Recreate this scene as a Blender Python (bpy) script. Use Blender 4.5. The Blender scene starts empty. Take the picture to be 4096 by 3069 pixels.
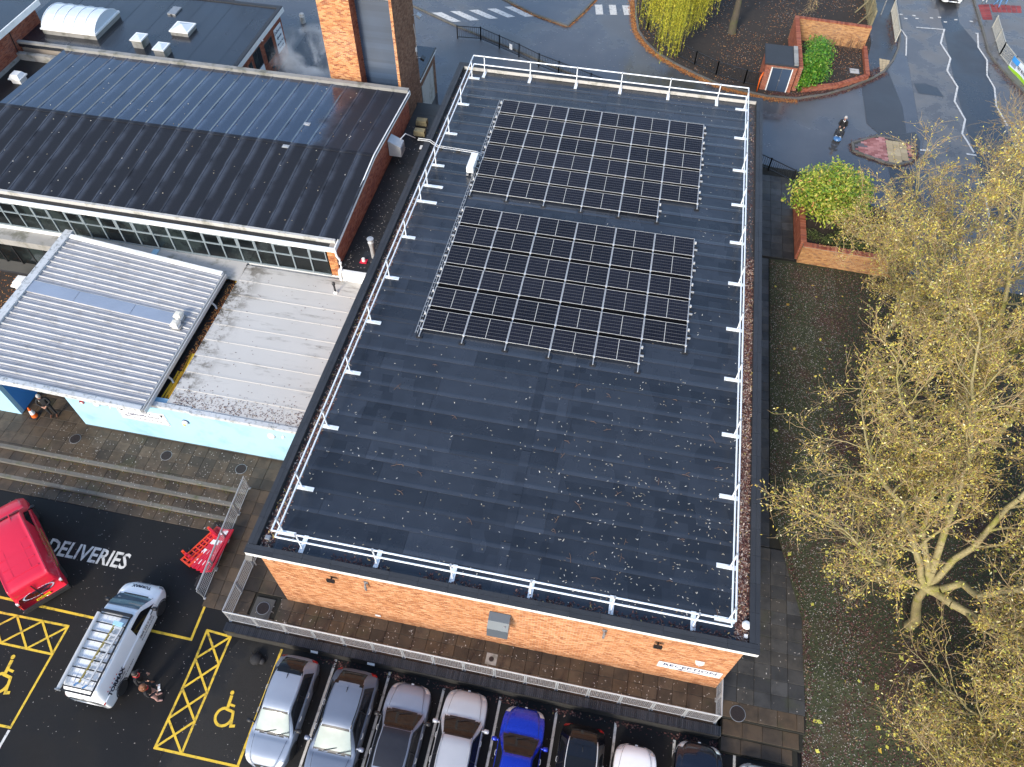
import bpy, math, random
import numpy as np
from mathutils import Vector, Matrix

RN = random.Random(11)
NR = np.random.default_rng(5)
rad = math.radians
scene = bpy.context.scene
COL = scene.collection

# ------------------------------------------------------------------ camera
cam_d = bpy.data.cameras.new('camera')
cam = bpy.data.objects.new('camera', cam_d)
COL.objects.link(cam)
_r = Vector((0.98034241, 0.19708606, 0.00926528))
_u = Vector((-0.16382974, 0.78695398, 0.59486405))
_f = Vector((-0.10994806, 0.58468839, -0.80377292))
_m = Matrix((( _r.x, _u.x, -_f.x), (_r.y, _u.y, -_f.y), (_r.z, _u.z, -_f.z))).to_4x4()
_m.translation = Vector((11.3111, -9.0927, 30.4291))
cam.matrix_world = _m
cam_d.sensor_width = 36.0
cam_d.lens = 26.517
cam_d.clip_start = 0.5
cam_d.clip_end = 2000
scene.camera = cam
scene.render.resolution_x, scene.render.resolution_y = 1024, 767

# ------------------------------------------------------------------ light
SUN_EL, SUN_AZ = rad(30), rad(198)          # azimuth clockwise from +Y
world = bpy.data.worlds.new('World')
scene.world = world
world.use_nodes = True
wn = world.node_tree
sky = wn.nodes.new('ShaderNodeTexSky')
sky.sky_type = 'NISHITA'
sky.sun_disc = False
sky.sun_elevation = SUN_EL
sky.sun_rotation = SUN_AZ
sky.air_density = 1.1
sky.dust_density = 1.6
sky.ozone_density = 1.8
bg = wn.nodes['Background']
wn.links.new(sky.outputs[0], bg.inputs[0])
bg.inputs[1].default_value = 0.15
sl = bpy.data.lights.new('sun', 'SUN')
sl.energy = 1.5
sl.angle = rad(12)
sl.color = (1.0, 0.93, 0.82)
so = bpy.data.objects.new('sun', sl)
COL.objects.link(so)
_sd = Vector((math.sin(SUN_AZ) * math.cos(SUN_EL), math.cos(SUN_AZ) * math.cos(SUN_EL), math.sin(SUN_EL)))
so.rotation_euler = _sd.to_track_quat('Z', 'Y').to_euler()
so.location = (0, -40, 60)
scene.view_settings.view_transform = 'Standard'
scene.view_settings.look = 'None'
scene.view_settings.gamma = 1.0
scene.view_settings.exposure = 1.1

# ------------------------------------------------------------------ helpers
def thing(name, label, cat, loc=(0, 0, 0), rz=0.0, group=None):
    o = bpy.data.objects.new(name, None)
    o.empty_display_size = 0.2
    COL.objects.link(o)
    o.location = loc
    o.rotation_euler = (0, 0, rz)
    return tag(o, label, cat, group)

def tag(o, label=None, cat=None, group=None, kind=None):
    if label: o['label'] = label
    if cat: o['category'] = cat
    if group: o['group'] = group
    if kind: o['kind'] = kind
    return o

def link(name, me, parent=None, loc=(0, 0, 0), rot=(0, 0, 0)):
    o = bpy.data.objects.new(name, me)
    COL.objects.link(o)
    o.parent = parent
    o.location = loc
    o.rotation_euler = rot
    return o

def copy_tree(o, parent=None):
    c = o.copy()
    COL.objects.link(c)
    c.parent = parent
    for ch in list(o.children):
        copy_tree(ch, c)
    return c

class B:
    def __init__(s):
        s.v, s.f, s.m = [], [], []
    def add(s, vs, fs, mi=0):
        k = len(s.v)
        s.v.extend([tuple(v) for v in vs])
        s.f.extend([tuple(i + k for i in f) for f in fs])
        s.m.extend([mi] * len(fs))
        return s
    def box(s, x0, x1, y0, y1, z0, z1, mi=0):
        vs = [(x0, y0, z0), (x1, y0, z0), (x1, y1, z0), (x0, y1, z0), (x0, y0, z1), (x1, y0, z1), (x1, y1, z1), (x0, y1, z1)]
        return s.add(vs, [(0, 3, 2, 1), (4, 5, 6, 7), (0, 1, 5, 4), (1, 2, 6, 5), (2, 3, 7, 6), (3, 0, 4, 7)], mi)
    def mbox(s, mat, sx, sy, sz, mi=0):
        vs = [mat @ Vector((x * sx / 2, y * sy / 2, z * sz / 2)) for z in (-1, 1) for x, y in ((-1, -1), (1, -1), (1, 1), (-1, 1))]
        return s.add(vs, [(0, 3, 2, 1), (4, 5, 6, 7), (0, 1, 5, 4), (1, 2, 6, 5), (2, 3, 7, 6), (3, 0, 4, 7)], mi)
    def bar(s, p0, p1, w, hgt, mi=0, up=(0, 0, 1)):
        p0, p1 = Vector(p0), Vector(p1)
        d = (p1 - p0)
        L = d.length
        d.normalize()
        u = Vector(up)
        x = d.cross(u)
        if x.length < 1e-4: x = d.cross(Vector((1, 0, 0)))
        x.normalize()
        u = x.cross(d)
        m = Matrix((x, d, u)).transposed().to_4x4()
        m.translation = (p0 + p1) / 2
        return s.mbox(m, w, L, hgt, mi)
    def tube(s, pts, r, n=6, mi=0, r2=None):
        pts = [Vector(p) for p in pts]
        rings = []
        for i, p in enumerate(pts):
            if i == 0: d = pts[1] - p
            elif i == len(pts) - 1: d = p - pts[i - 1]
            else: d = (pts[i + 1] - p).normalized() + (p - pts[i - 1]).normalized()
            d.normalize()
            a = d.cross(Vector((0, 0, 1)))
            if a.length < 1e-3: a = d.cross(Vector((1, 0, 0)))
            a.normalize()
            b = d.cross(a)
            rr = r if r2 is None else r + (r2 - r) * i / (len(pts) - 1)
            rings.append([p + (a * math.cos(2 * math.pi * k / n) + b * math.sin(2 * math.pi * k / n)) * rr for k in range(n)])
        vs = [v for g in rings for v in g]
        fs = []
        for i in range(len(pts) - 1):
            for k in range(n):
                k2 = (k + 1) % n
                fs.append((i * n + k, i * n + k2, (i + 1) * n + k2, (i + 1) * n + k))
        fs.append(tuple(range(n - 1, -1, -1)))
        fs.append(tuple((len(pts) - 1) * n + k for k in range(n)))
        # orient outward
        return s.add(vs, [tuple(reversed(f)) for f in fs], mi)
    def lathe(s, prof, c=(0, 0, 0), n=16, mi=0, axis='Z'):
        vs, fs = [], []
        for r, z in prof:
            for k in range(n):
                a = 2 * math.pi * k / n
                x, y = r * math.cos(a), r * math.sin(a)
                q = (x, y, z) if axis == 'Z' else (z, x, y)
                vs.append((q[0] + c[0], q[1] + c[1], q[2] + c[2]))
        for i in range(len(prof) - 1):
            for k in range(n):
                k2 = (k + 1) % n
                fs.append((i * n + k, i * n + k2, (i + 1) * n + k2, (i + 1) * n + k))
        fs.append(tuple(range(n - 1, -1, -1)))
        fs.append(tuple((len(prof) - 1) * n + k for k in range(n)))
        return s.add(vs, fs, mi)
    def prism(s, poly, z0, z1, mi=0):
        n = len(poly)
        ar = sum(poly[i][0] * poly[(i + 1) % n][1] - poly[(i + 1) % n][0] * poly[i][1] for i in range(n))
        if ar < 0: poly = poly[::-1]
        vs = [(x, y, z0) for x, y in poly] + [(x, y, z1) for x, y in poly]
        fs = [tuple(range(n - 1, -1, -1)), tuple(range(n, 2 * n))] + [(i, (i + 1) % n, n + (i + 1) % n, n + i) for i in range(n)]
        return s.add(vs, fs, mi)
    def grid(s, fn, nu, nv, mi=0):
        vs = [fn(i / nu, j / nv) for i in range(nu + 1) for j in range(nv + 1)]
        fs = [(i * (nv + 1) + j, (i + 1) * (nv + 1) + j, (i + 1) * (nv + 1) + j + 1, i * (nv + 1) + j + 1) for i in range(nu) for j in range(nv)]
        return s.add(vs, fs, mi)
    def ribbon(s, pts, w, z, mi=0):
        """flat painted stripe through xy pts"""
        n = len(pts)
        P = [Vector((q[0], q[1])) for q in pts]
        vs = []
        for i, q in enumerate(P):
            d0 = (q - P[i - 1]).normalized() if i else (P[1] - q).normalized()
            d1 = (P[i + 1] - q).normalized() if i < n - 1 else d0
            if i == 0: d0 = d1
            m = d0 + d1
            if m.length < .2: m = d0.copy()
            m.normalize()
            nv = Vector((-m.y, m.x))
            k = w / 2 / max(.45, nv.dot(Vector((-d0.y, d0.x))))
            e = q + (-d1 * w * .3 if i == 0 else d0 * w * .3 if i == n - 1 else Vector((0, 0)))
            vs += [(e.x + nv.x * k, e.y + nv.y * k, z), (e.x - nv.x * k, e.y - nv.y * k, z)]
        s.add(vs, [(2 * i, 2 * i + 1, 2 * i + 3, 2 * i + 2) for i in range(n - 1)], mi)
        return s
    def mesh(s, name, mats, off=(0, 0, 0), smooth=False):
        me = bpy.data.meshes.new(name)
        if any(off): vs = [(v[0] - off[0], v[1] - off[1], v[2] - off[2]) for v in s.v]
        else: vs = s.v
        me.from_pydata(vs, [], s.f)
        for m in (mats if isinstance(mats, (list, tuple)) else [mats]): me.materials.append(m)
        if any(s.m): me.polygons.foreach_set('material_index', s.m)
        if smooth: me.polygons.foreach_set('use_smooth', [True] * len(me.polygons))
        me.update()
        return me
    def build(s, name, mats, parent=None, smooth=False, world=False, loc=None):
        """world=True: verts are world coordinates and parent sits unrotated at parent.location"""
        off = (0, 0, 0)
        if world and parent is not None:
            off = parent.location
            if parent.parent is not None: off = Vector(off) + Vector(parent.parent.location)
        elif loc is not None: off = loc
        me = s.mesh(name, mats, off, smooth)
        return link(name, me, parent, loc if (loc is not None and parent is None) else (0, 0, 0))

def np_mesh(name, V, F, mat, parent=None, smooth=False):
    me = bpy.data.meshes.new(name)
    V = np.ascontiguousarray(V, dtype=np.float32)
    F = np.ascontiguousarray(F, dtype=np.int32)
    k = F.shape[1]
    me.vertices.add(len(V)); me.vertices.foreach_set('co', V.ravel())
    me.loops.add(F.size); me.loops.foreach_set('vertex_index', F.ravel())
    me.polygons.add(len(F))
    me.polygons.foreach_set('loop_start', np.arange(0, F.size, k, dtype=np.int32))
    me.polygons.foreach_set('loop_total', np.full(len(F), k, dtype=np.int32))
    if smooth: me.polygons.foreach_set('use_smooth', np.ones(len(F), dtype=bool))
    me.materials.append(mat)
    me.update(calc_edges=True)
    me.validate()
    return link(name, me, parent)

def leaf_quads(P, L, W, flat=0.0, rng=None, hang=0.0):
    """diamond leaves at P (N,3); flat -> 1 lies on the ground, hang -> 1 points down"""
    rng = rng or NR
    n = len(P)
    d = rng.normal(size=(n, 3))
    d[:, 2] *= (1 - flat)
    d[:, 2] -= hang * 2.2
    d /= np.linalg.norm(d, axis=1)[:, None] + 1e-9
    q = rng.normal(size=(n, 3))
    if flat > 0:
        q = q * (1 - flat) * 0.6 + np.array([0, 0, 1.0])
    s = np.cross(d, q)
    s /= np.linalg.norm(s, axis=1)[:, None] + 1e-9
    Ls = (L * rng.uniform(0.6, 1.3, n))[:, None]
    Ws = (W * rng.uniform(0.6, 1.3, n))[:, None]
    V = np.stack([P, P + d * Ls * 0.5 + s * Ws * 0.5, P + d * Ls, P + d * Ls * 0.5 - s * Ws * 0.5], 1).reshape(-1, 3)
    F = np.arange(4 * n).reshape(n, 4)
    return V, F

def seg_tubes(segs, n):
    """segs array rows: p0(3) p1(3) r0 r1 -> V,F"""
    S = np.array(segs, dtype=float)
    p0, p1 = S[:, 0:3], S[:, 3:6]
    d = p1 - p0
    d /= np.linalg.norm(d, axis=1)[:, None] + 1e-9
    ref = np.where(np.abs(d[:, 2:3]) > 0.9, np.array([[1.0, 0, 0]]), np.array([[0, 0, 1.0]]))
    a = np.cross(d, ref); a /= np.linalg.norm(a, axis=1)[:, None]
    b = np.cross(d, a)
    th = 2 * np.pi * np.arange(n) / n
    ring = a[:, None, :] * np.cos(th)[None, :, None] + b[:, None, :] * np.sin(th)[None, :, None]
    V = np.concatenate([p0[:, None] + ring * S[:, 6][:, None, None], p1[:, None] + ring * S[:, 7][:, None, None]], 1).reshape(-1, 3)
    k = np.arange(n); k2 = (k + 1) % n
    F1 = np.stack([k, k + n, k2 + n, k2], 1)
    F = (F1[None] + (np.arange(len(S)) * 2 * n)[:, None, None]).reshape(-1, 4)
    return V, F

# ------------------------------------------------------------------ materials
class NT:
    def __init__(s, name):
        s.m = bpy.data.materials.new(name)
        s.m.use_nodes = True
        s.t = s.m.node_tree
        s.b = s.t.nodes['Principled BSDF']
    def n(s, typ, props=None, **inp):
        nd = s.t.nodes.new('ShaderNode' + typ)
        for k, v in (props or {}).items(): setattr(nd, k, v)
        for k, v in inp.items():
            key = int(k[1:]) if (k[0] == 'i' and k[1:].isdigit()) else k.replace('_', ' ')
            s.set(nd.inputs[key], v)
        return nd
    def set(s, sock, v):
        if isinstance(v, bpy.types.NodeSocket): s.t.links.new(v, sock)
        elif isinstance(v, bpy.types.Node): s.t.links.new(v.outputs[0], sock)
        else:
            if hasattr(sock.default_value, '__len__') and not hasattr(v, '__len__'): v = [v] * len(sock.default_value)
            if hasattr(v, '__len__') and len(v) == 3 and len(sock.default_value) == 4: v = tuple(v) + (1,)
            sock.default_value = v
    def math(s, op, a, b=0.0, c=None):
        nd = s.t.nodes.new('ShaderNodeMath'); nd.operation = op
        s.set(nd.inputs[0], a); s.set(nd.inputs[1], b)
        if c is not None: s.set(nd.inputs[2], c)
        return nd.outputs[0]
    def mix(s, f, a, b, mode='MIX'):
        nd = s.t.nodes.new('ShaderNodeMix'); nd.data_type = 'RGBA'; nd.blend_type = mode
        s.set(nd.inputs[0], f); s.set(nd.inputs[6], a); s.set(nd.inputs[7], b)
        return nd.outputs[2]
    def noise(s, scale, detail=3, vec=None, rough=0.55):
        nd = s.n('TexNoise', Scale=scale, Detail=detail, Roughness=rough)
        s.set(nd.inputs['Vector'], vec if vec is not None else s.pos())
        return nd.outputs[0]
    def pos(s):
        if not hasattr(s, '_p'): s._p = s.t.nodes.new('ShaderNodeNewGeometry')
        return s._p.outputs['Position']
    def island(s):
        s.pos()
        return s._p.outputs['Random Per Island']
    def orand(s):
        return s.t.nodes.new('ShaderNodeObjectInfo').outputs['Random']
    def ramp(s, f, stops, interp='LINEAR'):
        nd = s.t.nodes.new('ShaderNodeValToRGB')
        cr = nd.color_ramp; cr.interpolation = interp
        while len(cr.elements) < len(stops): cr.elements.new(0.5)
        for e, (p, c) in zip(cr.elements, stops):
            e.position = p
            e.color = (tuple(c) + (1,)) if hasattr(c, '__len__') else (c, c, c, 1)
        s.set(nd.inputs[0], f)
        return nd.outputs[0]
    def rng(s, f, lo, hi):
        nd = s.n('MapRange'); s.set(nd.inputs[0], f); nd.inputs[3].default_value = lo; nd.inputs[4].default_value = hi
        return nd.outputs[0]
    def step(s, f, a, b):
        nd = s.n('MapRange'); nd.clamp = True; nd.interpolation_type = 'SMOOTHSTEP'
        s.set(nd.inputs[0], f); nd.inputs[1].default_value = a; nd.inputs[2].default_value = b
        return nd.outputs[0]
    def bump(s, hsock, strength=0.3, dist=0.01):
        nd = s.n('Bump', Strength=strength, Distance=dist); s.set(nd.inputs['Height'], hsock)
        s.t.links.new(nd.outputs[0], s.b.inputs['Normal'])
    def out(s, col=None, rough=None, metal=None, spec=None, coat=None):
        if col is not None: s.set(s.b.inputs['Base Color'], col)
        if rough is not None: s.set(s.b.inputs['Roughness'], rough)
        if metal is not None: s.set(s.b.inputs['Metallic'], metal)
        if spec is not None: s.set(s.b.inputs['Specular IOR Level'], spec)
        if coat is not None: s.set(s.b.inputs['Coat Weight'], coat)
        return s.m

def mul(c, k): return tuple(min(1, x * k) for x in c)

def surf(name, c, rough=0.7, metal=0.0, var=0.15, scale=1.5, rnd=0.0, fine=0.0, fscale=60, bump=0.0, bscale=80, spec=0.5, coat=0.0, rvar=0.0, dirt=None, dscale=0.8, damt=0.5):
    t = NT(name)
    colr = t.mix(t.noise(scale, 4), mul(c, 1 - var), mul(c, 1 + var))
    if dirt is not None:
        colr = t.mix(t.math('MULTIPLY', t.step(t.noise(dscale, 6, rough=0.65), 0.48, 0.7), damt), colr, dirt)
    if rnd:
        r = t.math('FRACT', t.math('ADD', t.orand(), t.island()))
        v = t.rng(r, 1 - rnd, 1 + rnd)
        colr = t.mix(1.0, colr, v, 'MULTIPLY')
    if fine:
        colr = t.mix(1.0, colr, t.rng(t.noise(fscale, 2), 1 - fine, 1 + fine), 'MULTIPLY')
    rr = rough if not rvar else t.rng(t.noise(0.7, 4), max(0.02, rough - rvar), min(1, rough + rvar))
    if bump: t.bump(t.noise(bscale, 3), bump, 0.01)
    return t.out(colr, rr, metal, spec, coat)

def multi(name, stops, rough=0.8, fine=0.15, fscale=30, spec=0.4, bump=0.0, transl=0.0):
    t = NT(name)
    r = t.math('FRACT', t.math('ADD', t.orand(), t.island()))
    colr = t.ramp(r, stops)
    if fine: colr = t.mix(1.0, colr, t.rng(t.noise(fscale, 3), 1 - fine, 1 + fine), 'MULTIPLY')
    if bump: t.bump(t.noise(120, 2), bump, 0.005)
    return t.out(colr, rough, 0, spec)

M = {}
# brick: each brick its own tone
M['brick_orange'] = multi('brick_orange', [(0, (.30, .115, .048)), (.3, (.45, .195, .08)), (.6, (.53, .25, .115)), (.85, (.62, .335, .175)), (1, (.38, .145, .065))], .8, .15, 9)
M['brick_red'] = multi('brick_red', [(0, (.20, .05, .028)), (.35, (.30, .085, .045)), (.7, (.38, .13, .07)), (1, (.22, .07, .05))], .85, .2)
M['brick_shade'] = multi('brick_shaded', [(0, (.13, .06, .035)), (.4, (.22, .11, .065)), (.7, (.28, .16, .10)), (1, (.20, .09, .05))], .85, .25)  # brick with the shade of the sunless side put into its colour
M['brick_tower'] = multi('brick_tower', [(0, (.26, .075, .03)), (.3, (.44, .17, .06)), (.6, (.55, .26, .10)), (.85, (.62, .33, .14)), (1, (.34, .11, .05))], .85, .15)
M['brick_old'] = multi('brick_old', [(0, (.28, .12, .05)), (.4, (.42, .21, .08)), (.75, (.50, .27, .11)), (1, (.25, .13, .07))], .85, .3, 6)
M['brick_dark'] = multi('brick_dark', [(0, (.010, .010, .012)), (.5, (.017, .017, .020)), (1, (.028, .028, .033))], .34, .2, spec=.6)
M['mortar'] = surf('mortar', (.52, .46, .38), .9, var=.15, fine=.1)
M['mortar_grey'] = surf('mortar_grey', (.30, .26, .22), .9, var=.2)
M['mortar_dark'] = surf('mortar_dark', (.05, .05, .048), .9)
M['white'] = surf('white_paint', (.82, .82, .80), .45, var=.05, dirt=(.5, .5, .46), dscale=2, damt=.35)
M['rail_white'] = surf('rail_white', (.78, .82, .86), .35, var=.06, scale=6)
M['galv'] = surf('galvanised_steel', (.42, .43, .44), .5, .3, var=.2, scale=5)
M['steel'] = surf('dull_steel', (.35, .36, .37), .5, .6, var=.25, scale=4)
M['alu'] = surf('aluminium', (.60, .60, .59), .45, .25, var=.08, scale=5)
M['black'] = surf('black_plastic', (.018, .018, .02), .45, var=.2)
M['black_metal'] = surf('black_metal', (.02, .02, .022), .4, var=.2)
M['rubber'] = surf('rubber', (.02, .02, .021), .75, var=.2)
M['concrete'] = surf('concrete', (.30, .29, .27), .85, var=.2, fine=.15, dirt=(.09, .09, .06), dscale=1.2, damt=.8, rnd=.12)
M['concrete_pale'] = surf('concrete_pale', (.50, .48, .45), .8, var=.15, dirt=(.14, .14, .09), dscale=1.5, damt=.7)
M['blue_pale'] = surf('pale_blue_render', (.34, .58, .74), .75, var=.06, scale=.6, dirt=(.22, .38, .46), dscale=.9, damt=.6)
M['blue_deep'] = surf('deep_blue', (.05, .24, .62), .6, var=.1)  # more saturated blue for the pier body behind its front face
M['orange'] = surf('orange_plastic', (.75, .13, .015), .5, var=.1)
M['barrier_red'] = surf('red_plastic', (.60, .015, .045), .45, var=.12)
M['barrier_orange'] = surf('orange_red_plastic', (.80, .06, .015), .45, var=.1)
M['yellow_paint'] = surf('yellow_road_paint', (.72, .47, .035), .7, var=.15, fine=.25, fscale=25, dirt=(.12, .10, .04), dscale=4, damt=.75)
M['white_road'] = surf('white_road_paint', (.62, .60, .56), .7, var=.12, fine=.2, fscale=25, dirt=(.10, .10, .09), dscale=5, damt=.7)
M['timber'] = surf('old_timber', (.22, .19, .11), .9, var=.35, scale=6, rnd=.2)
M['earth'] = surf('earth', (.035, .026, .02), .95, var=.4, scale=2, fine=.4, fscale=14)
M['moss'] = surf('moss', (.09, .11, .02), .95, var=.35, scale=5)
M['signboard'] = surf('sign_board', (.84, .85, .86), .35, var=.02)
M['ink'] = surf('dark_lettering', (.012, .014, .03), .5, var=.05)
M['navy'] = surf('navy_lettering', (.015, .03, .10), .5, var=.05)
M['skylight'] = surf('skylight_sheet', (.62, .68, .74), .18, var=.06, scale=.8, spec=.7)
M['skin'] = surf('skin', (.55, .30, .21), .55, var=.08)
M['hair_grey'] = surf('grey_hair', (.42, .40, .38), .8, var=.15, scale=40)
M['hair_brown'] = surf('brown_hair', (.16, .06, .025), .6, var=.3, scale=40)
M['hair_dark'] = surf('dark_hair', (.03, .022, .018), .6, var=.3, scale=40)
M['cloth_black'] = surf('black_cloth', (.014, .014, .016), .85, var=.3, scale=12)
M['cloth_dark'] = surf('dark_cloth', (.03, .03, .034), .85, var=.3, scale=12)
M['cloth_pink'] = surf('dusty_pink_cloth', (.42, .24, .21), .85, var=.15, scale=10)
M['cloth_blue'] = surf('blue_denim', (.10, .22, .42), .85, var=.3, scale=10)
M['shoe_brown'] = surf('brown_shoe', (.13, .045, .02), .6)
M['shoe_white'] = surf('pale_shoe', (.7, .68, .66), .6)
M['paper'] = surf('paper', (.85, .85, .83), .7, var=.02)
M['red_small'] = surf('red_trim', (.55, .02, .02), .5)
M['lid_iron'] = surf('iron_cover', (.035, .026, .024), .6, .3, var=.3, scale=9)

def felt(name, base, rough, patch=0.35, pitch=0.88, streak=0.0):
    t = NT(name)
    sep = t.n('SeparateXYZ', i0=t.pos())
    row = t.math('FLOOR', t.math('DIVIDE', sep.outputs[1], pitch))
    wob = t.math('MULTIPLY', t.noise(0.35, 2), 3.0)
    cx = t.math('FLOOR', t.math('ADD', t.math('DIVIDE', sep.outputs[0], 0.55), t.math('ADD', t.math('MULTIPLY', row, 0.37), wob)))
    cv = t.n('CombineXYZ', i0=cx, i1=row)
    w = t.n('TexWhiteNoise', {'noise_dimensions': '2D'}, Vector=cv.outputs[0]).outputs[0]
    big = t.noise(0.22, 3)
    damp = t.math('MULTIPLY', t.step(w, 0.35, .8), t.step(big, 0.36, 0.58))
    colr = t.mix(t.noise(1.2, 5), mul(base, .75), mul(base, 1.3))
    colr = t.mix(t.math('MULTIPLY', damp, patch), colr, mul(base, .35))
    fr_ = t.math('FRACT', t.math('DIVIDE', t.math('SUBTRACT', sep.outputs[1], .34 - .06), pitch))
    lap = t.math('MULTIPLY', t.math('SUBTRACT', 1.0, t.step(fr_, .10, .24)), t.rng(t.noise(.8, 3), .2, 1.0))
    colr = t.mix(t.math('MULTIPLY', lap, .85), colr, mul(base, 1.9))
    o = t.rng(t.orand(), .72, 1.25)
    colr = t.mix(1.0, colr, o, 'MULTIPLY')
    colr = t.mix(1.0, colr, t.rng(t.noise(55, 2), .72, 1.28), 'MULTIPLY')
    rr = t.math('SUBTRACT', t.rng(t.noise(0.5, 5), rough - .08, rough + .12), t.math('MULTIPLY', damp, .10))
    t.bump(t.math('ADD', t.noise(90, 2), t.math('MULTIPLY', t.noise(3, 3), 1.5)), .18, .01)
    return t.out(colr, rr, 0, .6)
M['felt'] = felt('roof_felt', (.028, .033, .043), .25, .42)
M['felt_cap'] = surf('coping_felt', (.030, .032, .037), .55, var=.25, scale=2, rnd=.15, fine=.25, fscale=50, bump=.2)
M['felt_gutter'] = surf('gutter_felt', (.05, .046, .044), .35, var=.3, scale=1.2, fine=.2)
M['felt_rear'] = surf('rear_roof_felt', (.018, .021, .028), .24, var=.4, scale=.5, rnd=.15, fine=.25, fscale=40, rvar=.12, bump=.06, spec=.9)
M['felt_link'] = surf('link_roof_felt', (.016, .016, .016), .5, var=.4, scale=.8, fine=.3, rvar=.15, rnd=.1)

def hall_felt(name, base, streakc, rough, x0, pitch, spec=.4):
    t = NT(name)
    sep = t.n('SeparateXYZ', i0=t.pos())
    wob = t.math('MULTIPLY', t.math('SUBTRACT', t.noise(1.1, 4), .5), .22)
    f = t.math('FRACT', t.math('DIVIDE', t.math('ADD', t.math('SUBTRACT', sep.outputs[0], x0), wob), pitch))
    s1 = t.math('SUBTRACT', 1.0, t.step(f, 0.0, 0.42))
    s2 = t.step(f, 0.92, 1.0)
    s = t.math('MAXIMUM', s1, s2)
    n = t.step(t.noise(0.8, 4), .28, .62)
    s = t.math('MULTIPLY', s, n)
    colr = t.mix(t.noise(.9, 5), mul(base, .7), mul(base, 1.35))
    colr = t.mix(t.math('MULTIPLY', s, .75), colr, streakc)
    colr = t.mix(1.0, colr, t.rng(t.noise(45, 2), .55, 1.45), 'MULTIPLY')
    t.bump(t.noise(70, 2), .25 if spec < .6 else .05, .01)
    rr = t.rng(t.noise(.45, 5), rough - .1, rough + .12)
    if spec > .6:
        dry = t.step(t.math('ADD', sep.outputs[0], t.math('MULTIPLY', t.math('SUBTRACT', t.noise(.6, 5), .5), 3.0)), -6.3, -4.6)
        rr = t.math('ADD', rr, t.math('MULTIPLY', dry, .5))
        colr = t.mix(t.math('MULTIPLY', dry, .6), colr, (.016, .014, .012))
        t.set(t.b.inputs['Specular IOR Level'], t.math('SUBTRACT', spec, t.math('MULTIPLY', dry, .6)))
        return t.out(colr, rr, 0)
    return t.out(colr, rr, 0, spec)
M['hall_felt_dry'] = hall_felt('hall_felt_dry', (.0065, .0085, .0145), (.066, .080, .108), .8, -2.14, .93)
M['hall_felt_wet'] = hall_felt('hall_felt_wet', (.014, .022, .046), (.08, .11, .17), .15, -2.14, .93, 1.0)

def asphalt(name, base, wet=0.5, rlo=.22, rhi=.7, scale=.16, spk=.35, damp=.6, spec=.5, bmp=.25):
    t = NT(name)
    n1 = t.noise(scale, 6, rough=.62)
    w = t.step(n1, .42, .58)
    colr = t.mix(t.noise(.6, 5), mul(base, .72), mul(base, 1.3))
    colr = t.mix(t.math('MULTIPLY', w, damp), colr, mul(base, .45))
    sp = t.noise(38, 2)
    colr = t.mix(1.0, colr, t.rng(sp, 1 - spk, 1 + spk), 'MULTIPLY')
    t.bump(t.noise(60, 2), bmp, .008)
    return t.out(colr, t.math('SUBTRACT', rhi, t.math('MULTIPLY', w, rhi - rlo)), 0, spec)
M['asphalt_park'] = asphalt('car_park_asphalt', (.0125, .0115, .0112), rlo=.55, rhi=.85, spk=.55, spec=.3)
M['asphalt_road'] = asphalt('road_asphalt', (.092, .090, .092), rlo=.06, rhi=.45, spec=.95, bmp=.05, damp=.4, scale=.13)
M['asphalt_new'] = asphalt('new_lane_asphalt', (.042, .043, .048), rlo=.25, rhi=.5, spec=.7, bmp=.12)
M['asphalt_pale'] = asphalt('worn_asphalt', (.15, .145, .142), rlo=.15, rhi=.55, scale=.5, bmp=.1)
M['asphalt_bay'] = asphalt('old_bay_asphalt', (.024, .0225, .021), rlo=.5, rhi=.85, spk=.6, spec=.3, scale=.4)
M['puddle'] = surf('puddle_water', (.05, .048, .045), .03, var=.2, spec=.6)

def paving(name, base):
    t = NT(name)
    r = t.orand()
    colr = t.ramp(r, [(0, mul(base, .6)), (.12, mul(base, .75)), (.35, base), (.7, mul((base[0] * 1.1, base[1], base[2] * .85), 1.1)), (.93, mul(base, 1.25)), (1, mul(base, 1.6))])
    n = t.step(t.noise(1.6, 6, rough=.65), .4, .66)
    colr = t.mix(t.math('MULTIPLY', n, .62), colr, mul(base, .32))
    g = t.step(t.noise(.9, 5), .56, .72)
    colr = t.mix(t.math('MULTIPLY', g, .35), colr, (.05, .055, .018))
    colr = t.mix(1.0, colr, t.rng(t.noise(50, 2), .75, 1.25), 'MULTIPLY')
    t.bump(t.noise(60, 3), .25, .01)
    return t.out(colr, t.rng(t.noise(.8, 4), .35, .75), 0, .5)
M['paving'] = paving('paving_slab', (.070, .050, .032))
M['paving_dark'] = paving('dark_paving_slab', (.052, .050, .048))
M['paving_gap'] = surf('paving_joint', (.018, .017, .012), .95, var=.3, scale=4)
M['kerb'] = surf('kerb_stone', (.135, .125, .11), .85, var=.25, fine=.2, dirt=(.06, .07, .02), dscale=1.5, damt=.6, rnd=.12)
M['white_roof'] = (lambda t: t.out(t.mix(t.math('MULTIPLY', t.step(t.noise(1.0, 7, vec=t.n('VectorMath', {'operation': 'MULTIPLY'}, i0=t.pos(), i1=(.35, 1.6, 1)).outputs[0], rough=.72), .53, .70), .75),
                   t.mix(t.math('MULTIPLY', t.math('SUBTRACT', 1.0, t.step(t.n('SeparateXYZ', i0=t.pos()).outputs[0], -7.1, -5.6)), t.step(t.noise(1.6, 7, rough=.75), .46, .6)), t.mix(t.noise(.35, 3), (.47, .45, .415), (.57, .55, .515)), (.10, .085, .06)), (.13, .115, .09)), .65, 0, .4))(NT('white_roof_felt'))
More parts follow.
